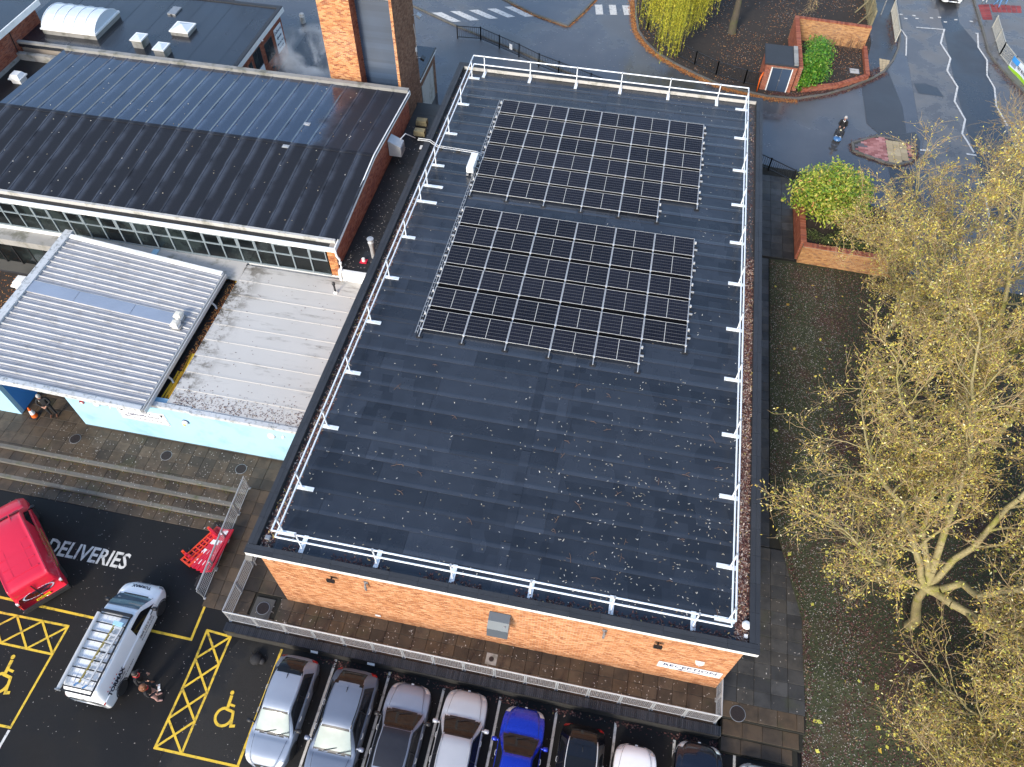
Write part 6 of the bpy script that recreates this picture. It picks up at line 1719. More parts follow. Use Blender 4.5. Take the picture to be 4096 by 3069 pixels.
# manhole covers
for x, y, z, r_, lab in ((-12.43, 5.63, .002, .26, 'round iron cover left of the blue wall corner'), (-7.81, 5.65, .002, .26, 'round iron cover below the school sign'), (-4.12, 5.68, .002, .26, 'round iron cover at the right of the blue wall'), (-.58, -.28, .004, .27, 'round iron cover by the front left corner of the brick wall'), (18.62, -.52, .008, .3, 'round iron cover at the right end of the terrace')):
    t = thing('manhole_cover', lab, 'manhole cover', (x, y, z)); B().lathe([(r_, 0), (r_, .012)], n=24).build('frame', M['steel'], t)
    gb_ = B().lathe([(r_ * .93, .012), (r_ * .93, .018)], n=24)
    gb_.build('lid', M['lid_iron'], t)
    rb3 = B()
    for k in range(-4, 5):
        hw = math.sqrt(max(.001, (r_ * .88) ** 2 - (k * r_ * .2) ** 2)); rb3.box(-hw, hw, k * r_ * .2 - .008, k * r_ * .2 + .008, .018, .024).box(k * r_ * .2 - .008, k * r_ * .2 + .008, -hw, hw, .018, .023)
    rb3.build('pattern', M['lid_iron'], t)
t = thing('drain_grate', 'small square drain in the terrace below the hood', 'drain', (9.02, -.40, .002)); B().box(-.22, .22, -.22, .22, 0, .008).build('frame', M['concrete'], t); B().lathe([(.1, .008), (.1, .014)], n=14).build('grate', M['lid_iron'], t)
t = thing('drain_grate', 'square dark drain cover by the end of the ramp', 'drain', (-3.75, .45, CP + .003)); B().box(-.28, .28, -.25, .25, 0, .012).build('frame', M['mortar_dark'], t); B().box(-.24, .24, -.21, .21, .012, .016).build('grate', M['lid_iron'], t)
t = thing('inspection_cover', 'pale square cover in the planted bed by the road', 'manhole cover', (25.98, 45.8, .06)); B().box(-.34, .34, -.32, .32, 0, .02).build('frame', M['steel'], t); B().box(-.3, .3, -.28, .28, .02, .026).build('lid', M['concrete_pale'], t)
t = thing('black_bag', 'black rucksack lying on the asphalt by the dark wall', 'bag', (-.22, -2.15, CP), .5)
B().lathe([(.12, 0), (.22, .04), (.25, .12), (.22, .2), (.12, .26), (.02, .28)], n=12).build('body', M['cloth_black'], t, smooth=True); B().lathe([(.06, 0), (.13, .04), (.13, .12), (.05, .18)], (.20, -.14, 0), 10).build('pocket', M['cloth_dark'], t, smooth=True)
for s_ in (-1, 1): B().tube([(s_ * .1, .18, .2), (s_ * .14, .28, .16), (s_ * .12, .30, .05)], .02, 5).build('strap', M['black'], t)

# ---- stack of red chapter barriers leaning on the ramp railing
def barrier(mat, label, loc, rz, tilt, grp, board=True):
    t = thing('road_barrier', label, 'barrier', loc, rz, grp)
    t.rotation_euler = (tilt, 0, rz)
    b_ = B().box(-1.0, 1.0, -.03, .03, .86, .98).box(-1.0, 1.0, -.025, .025, .14, .22).box(-1.0, -.93, -.025, .025, .22, .86).box(.93, 1.0, -.025, .025, .22, .86)
    b_.build('frame', mat, t)
    for k in range(9): B().box(-.84 + k * .2, -.79 + k * .2, -.015, .015, .22, .60).build('slat', mat, t)
    if board:
        B().box(-.95, .95, -.03, .03, .56, .84).build('board', mat, t)
        for k in range(4): B().box(-.80 + k * .5, -.58 + k * .5, .031, .036, .60, .80).build('reflective_patch', M['signboard'], t)
    else: B().box(-.95, .95, -.02, .02, .58, .63).build('board', mat, t)
    for s_ in (-1, 1): B().box(s_ * .7 - .05, s_ * .7 + .05, -.22, .22, 0, .12).build('foot', mat, t)
    return t
for i in range(6):
    m = M['barrier_orange'] if i == 0 else M['barrier_red']
    x = -4.75 + i * .17
    lab = ['orange plastic barrier at the left of the red barrier stack', 'red barrier with white patches next to the orange one', 'red barrier with white patches in the middle of the stack', 'red barrier fourth from the orange one in the stack', 'red barrier leaning close to the mesh railing', 'red barrier right against the mesh railing'][i]
    barrier(m, lab, (x, 2.1 - .08 * i, CP + .05 + i * .05), rad(64 + i * 4.5), rad(66 - i * 2.5), 'plastic barriers stacked by the ramp', board=(i not in (0, 5)))

# ---- traffic cone
t = thing('traffic_cone', 'orange and white traffic cone standing by the blue pier', 'cone', (-15.0, 6.42, 0))
B().box(-.2, .2, -.2, .2, 0, .04).build('base', M['rubber'], t); B().lathe([(.15, .04), (.115, .25)], n=14).build('lower_cone', M['orange'], t); B().lathe([(.117, .25), (.07, .52)], n=14).build('white_band', M['signboard'], t); B().lathe([(.068, .52), (.03, .72), (.02, .73)], n=14).build('tip', M['orange'], t)

# ================================================================== STREET FURNITURE AT THE BACK
def bar_railing(name, label, pts, hgt, mat, pitch, rail_r=.02, bar=.022, post_every=2.2):
    t = thing(name, label, 'railing', (pts[0][0], pts[0][1], 0))
    for (x0, y0), (x1, y1) in zip(pts[:-1], pts[1:]):
        a, b_ = Vector((x0, y0, 0)), Vector((x1, y1, 0)); L = (b_ - a).length
        for z in (.12, hgt): B().bar(a + Vector((0, 0, z)), b_ + Vector((0, 0, z)), .06, .045).build('rail', mat, t, world=True)
        n = max(1, int(L / pitch))
        bb = B()
        for i in range(1, n): q = a.lerp(b_, i / n); bb.box(q.x - bar / 2, q.x + bar / 2, q.y - bar / 2, q.y + bar / 2, .12, hgt)
        if bb.f: o = bb.build('infill_bars', mat, t, world=True)
        m = max(1, round(L / post_every))
        for i in range(m + 1): q = a.lerp(b_, i / m); B().box(q.x - .04, q.x + .04, q.y - .04, q.y + .04, -.05, hgt + .06).build('post', mat, t, world=True)
    return t
bar_railing('black_railing', 'bent black bar railing along the path behind the main block', [(-3.31, 44.14), (-1.54, 44.28), (.07, 43.46), (1.73, 42.61), (3.39, 41.62), (4.95, 40.96), (7.4, 39.9), (9.5, 39.0)], .95, M['black_metal'], .14)
t = thing('notice_plate', 'small white notice on the black railing', 'sign', (1.05, 42.93, .5)); B().mbox(Matrix.Rotation(rad(-27), 4, 'Z'), .26, .02, .42).build('plate', M['paper'], t); B().box(-.02, .02, .02, .05, -.1, .1).build('bracket', M['black_metal'], t)
bar_railing('black_railing', 'curved black railing inside the kerb of the planted bed', [(9.95, 52), (10.1, 50.2), (10.7, 48.2), (11.75, 46.5), (13.1, 45.2), (14.5, 44.2), (16.1, 43.2), (18.1, 42.5), (19.2, 42.35)], 1.05, M['black_metal'], .16)
bar_railing('black_railing', 'short black railing beside the path right of the main block', [(18.6, 33.6), (19.8, 32.96), (21.27, 32.1)], .88, M['black_metal'], .13)
M['rail_grey'] = surf('painted_grey_rail', (.42, .40, .34), .6, var=.2, scale=3)
bar_railing('guard_rail', 'grey guard rail at the kerb beside the timber fence', [(29.43, 55.2), (29.31, 50.6)], .98, M['rail_grey'], .13)
bar_railing('guard_rail', 'grey guard rails on the far pavement', [(36.96, 54.42), (36.83, 50.41), (37.28, 48.59), (37.95, 46.4), (39.0, 44.0)], .95, M['rail_grey'], .14, post_every=1.9)
bn = thing('banner', 'blue and green TRY RUGBY banner tied to the guard rail', 'banner', (37.35, 47.4, .1), 0)
pA, pB = Vector((37.16, 48.75, 0)), Vector((38.05, 45.95, 0))
dn = (pB - pA).normalized(); wn_ = Vector((dn.y, -dn.x, 0)).normalized()
if wn_.x > 0: wn_ = -wn_
def bp(u_, z): return pA.lerp(pB, u_) + wn_ * (.06 + .02 * math.sin(u_ * 9)) + Vector((0, 0, z))
def bpatch(nm, f0, f1, mat, u0=0, u1=1, off=0):
    B().grid(lambda u_, v_: tuple(bp(u0 + (u1 - u0) * u_, f0(u0 + (u1 - u0) * u_) + (f1(u0 + (u1 - u0) * u_) - f0(u0 + (u1 - u0) * u_)) * v_) + wn_ * off), 10, 2).build(nm, mat, bn, world=True)
bpatch('cloth', lambda u_: .08, lambda u_: .98, surf('banner_white', (.74, .80, .86), .6, var=.06))
bpatch('green_band', lambda u_: .09, lambda u_: .22 + .10 * math.sin(u_ * 3), surf('banner_green', (.34, .62, .03), .6), off=.006)
bpatch('blue_corner', lambda u_: .62, lambda u_: .975, surf('banner_blue', (.05, .32, .75), .6), 0, .3, .006)
bpatch('picture_patch', lambda u_: .36, lambda u_: .62, surf('banner_grey', (.25, .30, .40), .6, var=.5, scale=9), .02, .26, .006)
put_text('lettering', 'TRY RUGBY TOTS', .27, M['ink'], bn, pA.lerp(pB, .66) + wn_ * .105 + Vector((0, 0, .60)) - Vector(bn.location), dn, (0, 0, 1), bold=.004)
t = thing('signal_post', 'grey post with an orange box by the pavement', 'post', (28.6, 54.6, .06)); B().tube([(0, 0, 0), (0, 0, 2.6)], .05, 8).build('post', M['steel'], t); B().box(-.12, .12, -.12, .12, 1.5, 2.1).build('box', M['orange'], t)
# timber fence
tf = thing('timber_fence', 'old timber board fence between bed and pavement', 'fence', (27.5, 53, 0))
y = 51.7; k = 0
while y < 57.5:
    B().box(27.46 + .02 * (k % 2), 27.50 + .02 * (k % 2), y, y + .145, 0, 1.62 + RN.uniform(-.04, .05)).build('board', M['timber'], tf, world=True); y += .15; k += 1
for y in (51.75, 53.6, 55.5, 57.3): B().box(27.36, 27.45, y - .05, y + .05, 0, 1.7).build('post', M['timber'], tf, world=True)
for z in (.4, 1.25): B().box(27.40, 27.45, 51.7, 57.4, z - .05, z + .05).build('rail', M['timber'], tf, world=True)
for y in (52.6, 54.5): B().bar((27.35, y, 1.2), (26.6, y, .05), .08, .08).build('brace', M['timber'], tf, world=True)

# ---- brick walls of the planted bed
def brick_wall(label, p0, p1, thick, hgt, mat, coping=True, nsingle=80, base=0.0, both=True, z0=0.0):
    p0, p1 = Vector((*p0, 0)), Vector((*p1, 0))
    d = (p1 - p0); L = d.length; d.normalize(); w = d.cross(Vector((0, 0, 1)))
    t = thing('brick_wall', label, 'wall', (p0.x, p0.y, z0))
    B().prism([tuple((p0 + w * thick / 2)[:2]), tuple((p1 + w * thick / 2)[:2]), tuple((p1 - w * thick / 2)[:2]), tuple((p0 - w * thick / 2)[:2])], z0 - .1, z0 + hgt).build('core', M['mortar_grey'], t, world=True)
    brick_field(t, p0 + w * thick / 2 + Vector((0, 0, z0)), d, L, hgt, M[mat], nsingle=nsingle)
    if both: brick_field(t, p1 - w * thick / 2 + Vector((0, 0, z0)), -d, L, hgt, M[mat], nsingle=0)
    brick_field(t, p0 - w * thick / 2 + Vector((0, 0, z0)), w, thick, hgt, M[mat], nsingle=0)
    brick_field(t, p1 + w * thick / 2 + Vector((0, 0, z0)), -w, thick, hgt, M[mat], nsingle=0)
    if coping:
        n = round(L / .115)
        me = B().mbox(Matrix.Rotation(math.atan2(d.y, d.x), 4, 'Z'), .105, thick + .06, .07).mesh('coping_brick', M['brick_red'])
        for i in range(n): link('coping_brick', me, t, (p0 + d * (i + .5) * L / n - Vector(t.location) + Vector((0, 0, z0 + hgt + .037))))
    return t
brick_wall('tall weathered brick wall along the back of the planted bed', (21.35, 49.5), (26.85, 49.15), .24, 1.65, 'brick_old', nsingle=150)
brick_wall('brick wall running towards the kerb beside the meter housing', (21.45, 49.3), (21.55, 42.3), .26, 1.75, 'brick_red', nsingle=60)
for (a, b_) in (((22.1, 42.30), (24.6, 43.35)), ((24.6, 43.35), (26.75, 44.95)), ((26.75, 44.95), (26.85, 48.9))):
    brick_wall('low red brick edging wall of the planted bed, %s' % {22.1: 'front stretch', 24.6: 'curving middle stretch', 26.75: 'stretch beside the pavement'}[a[0]], a, b_, .22, .32, 'brick_red', nsingle=30)
mh = thing('meter_housing', 'brick meter housing with flat roof and dark double doors', 'housing', (20.2, 42.9, 0))
B().box(19.2, 21.3, 42.0, 44.3, 0, 2.0).build('wall', M['mortar_grey'], mh, world=True)
brick_field(mh, (19.2, 42.0, 0), (1, 0, 0), 2.1, 1.95, M['brick_red'], nsingle=60, hole=lambda u_, z_: .42 < u_ < 1.78 and z_ < 1.8)
brick_field(mh, (19.2, 44.3, 0), (0, -1, 0), 2.3, 1.95, M['brick_red'], nsingle=0)
for i in (0, 1): B().box(19.66 + i * .66, 20.30 + i * .66, 41.96, 42.01, .06, 1.74).build('door', M['slate_blue'], mh, world=True)
for x in (19.62, 20.99): B().box(x - .035, x + .035, 41.95, 42.02, 0, 1.8).build('door_frame', M['white'], mh, world=True)
B().box(20.26, 20.36, 41.94, 41.96, .85, .95).build('lock', M['steel'], mh, world=True)
B().box(19.05, 21.3, 41.85, 44.4, 2.0, 2.12).build('roof', M['felt_cap'], mh, world=True)
for i in range(5): B().box(21.0, 21.28, 41.9 + i * .5, 42.38 + i * .5, 2.12, 2.18).build('coping_stone', M['concrete'], mh, world=True)
t = thing('orange_hoop', 'orange hoop barrier beside the meter housing', 'hoop barrier', (19.0, 42.0, 0)); B().tube([(0, -.3, 0), (0, -.3, 1.0), (.05, -.2, 1.2), (.15, .1, 1.25), (.2, .2, 1.2)], .06, 8).build('hoop', M['orange'], t, smooth=True); B().lathe([(.1, 0), (.1, .03)], (0, -.3, 0), 10).build('base_plate', M['steel'], t)
# planter beside the path
brick_wall('weathered brick planter wall facing the lawn', (21.4, 24.95), (26.6, 24.75), .26, 1.25, 'brick_old', nsingle=150)
brick_wall('brick planter wall beside the paved path', (21.42, 29.9), (21.42, 25.1), .26, 1.2, 'brick_red', nsingle=40)
struct('planter_soil', B().prism([(21.55, 25.1), (27.5, 25.0), (27, 29), (24, 30.2), (21.55, 30)], -.1, .95), M['earth'], 'earth inside the brick planter')

# ================================================================== PEOPLE
def person(label, loc, rz, J, bones, mats, regions, hair=None, extras=None, scale=1.0):
    """J: name -> (pos, radius); one continuous skinned body"""
    t = thing('person', label, 'person', loc, rz)
    names = list(J)
    me = bpy.data.meshes.new('body')
    me.from_pydata([J[n_][0] for n_ in names], [(names.index(a), names.index(b_)) for a, b_ in bones], [])
    ob = bpy.data.objects.new('body_tmp', me); COL.objects.link(ob)
    sm = ob.modifiers.new('Skin', 'SKIN'); sm.branch_smoothing = .6
    for i, n_ in enumerate(names):
        r_ = J[n_][1]
        sv = me.skin_vertices[0].data[i]
        sv.radius = r_ if hasattr(r_, '__len__') else (r_, r_)
        sv.use_root = (n_ == 'pelvis')
    sb = ob.modifiers.new('Sub', 'SUBSURF'); sb.levels = 2; sb.render_levels = 2
    dg = bpy.context.evaluated_depsgraph_get()
    bm_ = bpy.data.meshes.new_from_object(ob.evaluated_get(dg))
    bpy.data.objects.remove(ob)
    bm_.name = 'body'
    bm_.materials.clear()
    for m in mats: bm_.materials.append(M[m])
    segs = [(np.array(J[a][0]), np.array(J[b_][0]), regions[k]) for k, (a, b_) in enumerate(bones)]
    idx = []
    for p in bm_.polygons:
        c = np.array(p.center); best, bi = 1e9, 0
        for a, b_, r_ in segs:
            d = b_ - a; q = max(0, min(1, np.dot(c - a, d) / (np.dot(d, d) + 1e-9)))
            e = np.linalg.norm(c - a - d * q)
            if e < best: best, bi = e, r_
        idx.append(bi)
    bm_.polygons.foreach_set('material_index', idx)
    bm_.polygons.foreach_set('use_smooth', [True] * len(idx))
    body = link('body', bm_, t)
    hp = Vector(J['head'][0])
    if hair:
        prof = [(.0, .135), (.055, .128), (.092, .09), (.108, .03), (.104, -.03), (.09, -.06)]
        hb_ = B()
        n = 14
        vs = []
        for r_, z in prof:
            for k in range(n):
                a = 2 * math.pi * k / n
                fr_ = math.sin(a)
                zz = z + (.035 if (fr_ > .3 and z < .05) else 0)
                vs.append((hp.x + r_ * math.cos(a) * .92, hp.y + r_ * math.sin(a) * 1.05 - .012, hp.z + zz + .01))
        fs = [(i * n + k, i * n + (k + 1) % n, (i + 1) * n + (k + 1) % n, (i + 1) * n + k) for i in range(len(prof) - 1) for k in range(n)]
        hb_.add(vs, [tuple(reversed(f_)) for f_ in fs]).build('hair', M[hair], t, smooth=True)
    fb = B()
    fb.lathe([(.014, -.02), (.022, 0), (.014, .02)], (hp.x, hp.y + .105, hp.z - .015), 6); fb.build('nose', M['skin'], t, smooth=True)
    for sx in (-.038, .038): B().lathe([(.004, -.006), (.012, 0), (.004, .006)], (hp.x + sx, hp.y + .094, hp.z + .018), 6).build('eye', M['ink'], t)
    B().box(hp.x - .026, hp.x + .026, hp.y + .090, hp.y + .098, hp.z - .066, hp.z - .055).build('mouth', M['red_small'], t)
    for sx in (-1, 1): B().lathe([(.010, -.025), (.022, 0), (.010, .025)], (hp.x + sx * .095, hp.y, hp.z - .005), 6).build('ear', M['skin'], t)
    for sd in ('l', 'r'):
        if 'hand_' + sd not in J: continue
        h_ = Vector(J['hand_' + sd][0]); w_ = Vector(J['wrist_' + sd][0])
        d = (h_ - w_).normalized(); side = d.cross(Vector((0, 1, 0)))
        if side.length < .1: side = Vector((1, 0, 0))
        side.normalize(); cur = side.cross(d)
        hb2 = B()
        for k, ln in enumerate((.070, .080, .075, .058)):
            o_ = h_ + side * (k - 1.5) * .019
            hb2.tube([o_, o_ + d * ln * .5, o_ + d * ln * .85 + cur * .02], .0085, 5)
        o_ = h_ - d * .03 + side * .035
        hb2.tube([o_, o_ + side * .03 + d * .03, o_ + side * .035 + d * .06], .010, 5)
        hb2.build('fingers', M['skin'], t, smooth=True)
    if extras: extras(t)
    if scale != 1: t.scale = (scale,) * 3
    return t
BONES = [('pelvis', 'belly'), ('belly', 'chest'), ('chest', 'neck'), ('neck', 'head'), ('head', 'crown'), ('chest', 'sh_l'), ('sh_l', 'el_l'), ('el_l', 'wrist_l'), ('wrist_l', 'hand_l'), ('chest', 'sh_r'), ('sh_r', 'el_r'), ('el_r', 'wrist_r'), ('wrist_r', 'hand_r'),
         ('pelvis', 'hip_l'), ('hip_l', 'kn_l'), ('kn_l', 'an_l'), ('an_l', 'toe_l'), ('pelvis', 'hip_r'), ('hip_r', 'kn_r'), ('kn_r', 'an_r'), ('an_r', 'toe_r')]
# region index -> material slot: 0 top, 1 trousers, 2 shoes, 3 skin
REG = [0, 0, 0, 3, 3, 0, 0, 0, 3, 0, 0, 0, 3, 1, 1, 1, 2, 1, 1, 1, 2]
def stand(**kw):
    J = {'pelvis': ((0, 0, .96), (.155, .115)), 'belly': ((0, 0, 1.13), (.15, .11)), 'chest': ((0, .0, 1.34), (.17, .12)), 'neck': ((0, .015, 1.50), .055), 'head': ((0, .04, 1.64), (.088, .10)), 'crown': ((0, .03, 1.72), (.06, .07)),
         'sh_l': ((-.20, 0, 1.41), .062), 'el_l': ((-.26, .02, 1.14), .05), 'wrist_l': ((-.24, .14, .93), .036), 'hand_l': ((-.22, .19, .86), (.042, .022)),
         'sh_r': ((.20, 0, 1.41), .062), 'el_r': ((.26, .02, 1.14), .05), 'wrist_r': ((.24, .14, .93), .036), 'hand_r': ((.22, .19, .86), (.042, .022)),
         'hip_l': ((-.10, 0, .88), .095), 'kn_l': ((-.11, .02, .50), .065), 'an_l': ((-.12, -.01, .10), .045), 'toe_l': ((-.14, .17, .045), (.045, .035)),
         'hip_r': ((.10, 0, .88), .095), 'kn_r': ((.11, .02, .50), .065), 'an_r': ((.12, -.01, .10), .045), 'toe_r': ((.14, .17, .045), (.045, .035))}
    for k, v in kw.items(): J[k] = (v, J[k][1])
    return J
# man under the canopy: black jacket, hands together in front
def badge(t): B().box(.06, .10, .115, .125, 1.36, 1.42).build('jacket_badge', M['concrete_pale'], t)
person('grey-haired man in black jacket and trousers standing by the traffic cone', (-14.1, 6.66, 0), rad(205),
       stand(el_l=(-.29, .05, 1.14), wrist_l=(-.10, .20, 1.03), hand_l=(-.04, .22, .98), el_r=(.29, .05, 1.14), wrist_r=(.10, .20, 1.03), hand_r=(.03, .23, .98), head=(0, .05, 1.63)), BONES, ['cloth_black', 'cloth_black', 'shoe_brown', 'skin'], REG, 'hair_grey', badge)
def collar(t):
    B().tube([(-.10, .05, 1.48), (-.05, .12, 1.43), (.05, .12, 1.43), (.10, .05, 1.48), (.06, -.07, 1.50), (-.06, -.07, 1.50), (-.10, .05, 1.48)], .016, 5).build('lanyard', M['red_small'], t)
def remote(t):
    collar(t)
    B().box(-.12, .12, .34, .44, 1.02, 1.06).build('controller', M['paper'], t); B().box(-.09, .09, .44, .47, 1.03, 1.10).build('phone', M['glass_dark'], t)
person('man in black coat with red lanyard standing behind the woman near the white van', (-3.92, -3.92, CP), rad(-75),
       stand(wrist_r=(.14, .22, 1.0), hand_r=(.11, .28, .99)), BONES, ['cloth_black', 'cloth_dark', 'shoe_brown', 'skin'], REG, 'hair_dark', collar)
person('long-haired woman in black top holding a white controller near the white van', (-3.38, -4.28, CP), rad(-60),
       stand(el_l=(-.27, .04, 1.14), wrist_l=(-.12, .30, 1.04), hand_l=(-.08, .36, 1.04), el_r=(.27, .04, 1.14), wrist_r=(.12, .30, 1.04), hand_r=(.08, .36, 1.04), kn_l=(-.11, .06, .5), kn_r=(.12, .05, .5)), BONES, ['cloth_black', 'cloth_pink', 'cloth_pink', 'skin'], REG, 'hair_brown',
       lambda t: (remote(t), B().lathe([(.05, -.26), (.13, -.18), (.14, -.02), (.10, .06)], (0, -.03, 1.60), 12).build('long_hair', M['hair_brown'], t, smooth=True)))
# man on the mobility scooter
sc_ = thing('mobility_scooter', 'small blue and black mobility scooter in the drive', 'scooter', (24.40, 37.55, -.01), rad(165))
B().box(-.24, .24, -.45, .40, .10, .16).build('deck', M['black'], sc_); B().lathe([(.05, .0), (.26, .02), (.28, .10), (.2, .18)], (0, .48, .08), 12).build('front_fairing', surf('scooter_blue', (.06, .16, .34), .3, coat=1), sc_, smooth=True)
for x, y in ((-.26, -.4), (.26, -.4), (-.2, .5), (.2, .5)): B().lathe([(.06, -.04), (.12, -.04), (.12, .04), (.06, .04)], (x, y, .12), 14, axis='X').build('wheel', M['rubber'], sc_)
B().tube([(0, .46, .16), (0, .34, .80)], .03, 7).build('tiller', M['black_metal'], sc_); B().tube([(-.24, .28, .86), (0, .33, .84), (.24, .28, .86)], .018, 6).build('handlebar', M['black_metal'], sc_); B().lathe([(.02, -.03), (.07, 0), (.06, .05)], (0, .38, .74), 12).build('headlamp', surf('cream_lamp', (.75, .70, .48), .3), sc_)
B().box(-.22, .22, -.42, .02, .50, .58).build('seat', M['black'], sc_); B().box(-.22, .22, -.48, -.40, .55, 1.0).build('backrest', M['black'], sc_); B().box(-.05, .05, -.25, -.15, .16, .5).build('seat_post', M['steel'], sc_)
SJ = stand(pelvis=(0, -.20, .68), belly=(0, -.20, .84), chest=(0, -.18, 1.06), neck=(0, -.15, 1.22), head=(0, -.11, 1.36), crown=(0, -.13, 1.44), sh_l=(-.2, -.18, 1.12), el_l=(-.27, .0, .92), wrist_l=(-.14, .2, .88), hand_l=(-.12, .27, .88), sh_r=(.2, -.18, 1.12), el_r=(.27, .0, .92), wrist_r=(.14, .2, .88), hand_r=(.12, .27, .88),
           hip_l=(-.1, -.15, .64), kn_l=(-.13, .26, .62), an_l=(-.14, .30, .25), toe_l=(-.15, .44, .20), hip_r=(.1, -.15, .64), kn_r=(.13, .26, .62), an_r=(.14, .30, .25), toe_r=(.15, .44, .20))
person('white-haired man in dark coat riding the mobility scooter', (24.40, 37.55, -.01), rad(165), SJ, BONES, ['cloth_black', 'cloth_dark', 'shoe_white', 'skin'], REG, 'hair_grey', lambda t: B().tube([(-.07, -.06, 1.2), (0, .0, 1.14), (.07, -.06, 1.2)], .022, 5).build('scarf', M['paper'], t))
walk = dict(kn_l=(-.1, .14, .52), an_l=(-.1, .20, .12), toe_l=(-.11, .37, .06), kn_r=(.1, -.02, .50), an_r=(.1, -.24, .14), toe_r=(.1, -.10, .05), el_l=(-.26, -.05, 1.14), wrist_l=(-.24, .05, .92), hand_l=(-.23, .1, .86))
person('pedestrian in blue jeans nearest the kerb across the road', (37.75, 57.7, .06), rad(200), stand(**walk), BONES, ['cloth_dark', 'cloth_blue', 'shoe_brown', 'skin'], REG, 'hair_dark')
person('pedestrian in blue jeans farther from the kerb across the road', (38.4, 58.35, .06), rad(195), stand(**walk), BONES, ['cloth_dark', 'cloth_blue', 'shoe_brown', 'skin'], REG, 'hair_brown')
person('pedestrian in dark trousers and pale shoes across the road', (37.1, 58.6, .06), rad(150), stand(), BONES, ['cloth_black', 'cloth_black', 'shoe_white', 'skin'], REG, 'hair_dark')
# ================================================================== VEGETATION
def grow(segs, tips, p, d, length, r, level, maxlev, rng, up=.25, kids=(5, 6, 6, 5), spread=.85, ratio=.62, wob=.22, droop=0.0):
    n = 5 if level < maxlev else 3
    step = length / n
    pts = [np.array(p, float)]
    d = np.array(d, float); d /= np.linalg.norm(d)
    rr = [r]
    for i in range(n):
        d = d + rng.normal(size=3) * wob + np.array([0, 0, up * .25 - droop * .3])
        d /= np.linalg.norm(d)
        pts.append(pts[-1] + d * step)
        rr.append(r * (1 - .62 * (i + 1) / n))
    for i in range(n): segs.append((level, *pts[i], *pts[i + 1], rr[i], rr[i + 1]))
    if level >= maxlev:
        tips.append((pts[0], pts[-1])); return
    k = kids[min(level, len(kids) - 1)]
    for c in range(k):
        f_ = .28 + .72 * (c + rng.uniform(0, 1)) / k
        j = min(int(f_ * n), n - 1); q = pts[j] + (pts[j + 1] - pts[j]) * (f_ * n - j if f_ * n - j < 1 else 1)
        a = rng.normal(size=3); a -= d * a.dot(d); a /= np.linalg.norm(a) + 1e-9
        nd = d * rng.uniform(.55, 1.0) + a * spread * rng.uniform(.6, 1.1)
        grow(segs, tips, q, nd, length * ratio * rng.uniform(.75, 1.15), max(.010, rr[j] * .55), level + 1, maxlev, rng, up, kids, spread, ratio, wob, droop)
    tips.append((pts[-2], pts[-1]))

def tree(name, label, base, limbs, seed, leafmat, nleaf, L=.115, W=.042, maxlev=3, trunk_r=.3, bark='bark', twig='bark_twig', kids=(6, 6, 5), up=.25, spread=.8, group=None, fork=None, hang=0.0, rmul=1.0, leaf_box=None, ratio=.60, droop=0.0, jit=.07):
    rng = np.random.default_rng(seed)
    t = thing(name, label, 'tree', base, 0, group)
    segs, tips = [], []
    b0 = np.array(base, float)
    f_ = np.array(fork if fork is not None else (base[0], base[1], base[2] + 2.0), float)
    # trunk
    n = 4
    prev = b0 - np.array([0, 0, .1])
    for i in range(n):
        q = b0 + (f_ - b0) * (i + 1) / n + rng.normal(size=3) * .05 * (i < n - 1)
        segs.append((0, *prev, *q, trunk_r * (1.25 - .12 * i), trunk_r * (1.25 - .12 * (i + 1)))); prev = q
    for pts, r in limbs:
        P = [np.array(x, float) for x in pts]
        P = [f_] + P if np.linalg.norm(P[0] - f_) > .01 else P
        # subdivide and wiggle
        for i in range(len(P) - 1):
            a, c = P[i], P[i + 1]
            m_ = 4
            q0 = a
            for k in range(m_):
                q1 = a + (c - a) * (k + 1) / m_ + (rng.normal(size=3) * .10 if k < m_ - 1 else 0)
                fr = (i * m_ + k) / ((len(P) - 1) * m_)
                segs.append((0, *q0, *q1, r * (1 - .75 * fr), r * (1 - .75 * (fr + 1 / ((len(P) - 1) * m_)))))
                if fr > .15:
                    d = (c - a) / np.linalg.norm(c - a)
                    for _ in range(kids[0] // 3 + (1 if rng.random() < .5 else 0)):
                        s_ = rng.normal(size=3); s_ -= d * s_.dot(d); s_ /= np.linalg.norm(s_)
                        grow(segs, tips, q1, d * rng.uniform(.4, 1) + s_ * spread, rng.uniform(1.1, 2.3) * rmul, r * (1 - .75 * fr) * .5, 1, maxlev, rng, up, kids, spread, ratio, .22, droop)
                q0 = q1
        grow(segs, tips, P[-1], P[-1] - P[-2], 2.0 * rmul, r * .3, 1, maxlev, rng, up, kids, spread, ratio, .22, droop)
    lev = np.array([s_[0] for s_ in segs]); S = np.array([s_[1:] for s_ in segs])
    S[:, 0:3] -= b0; S[:, 3:6] -= b0
    V, F = seg_tubes(S[lev <= 1], 6); np_mesh('trunk', V, F, M[bark], t, True)
    V, F = seg_tubes(S[(lev >= 2)], 3); np_mesh('twigs', V, F, M[twig], t, False)
    if nleaf:
        A = np.array([a for a, b_ in tips]); E = np.array([b_ for a, b_ in tips])
        idx = rng.integers(0, len(A), nleaf)
        f2 = rng.uniform(0, 1.15, nleaf)[:, None]
        Pn = A[idx] + (E[idx] - A[idx]) * f2 + rng.normal(size=(nleaf, 3)) * jit - b0
        V, F = leaf_quads(Pn, L, W, 0.0, rng, hang)
        np_mesh('crown', V, F, M[leafmat], t)
    return t

GR = 'half-bare trees on the lawn'
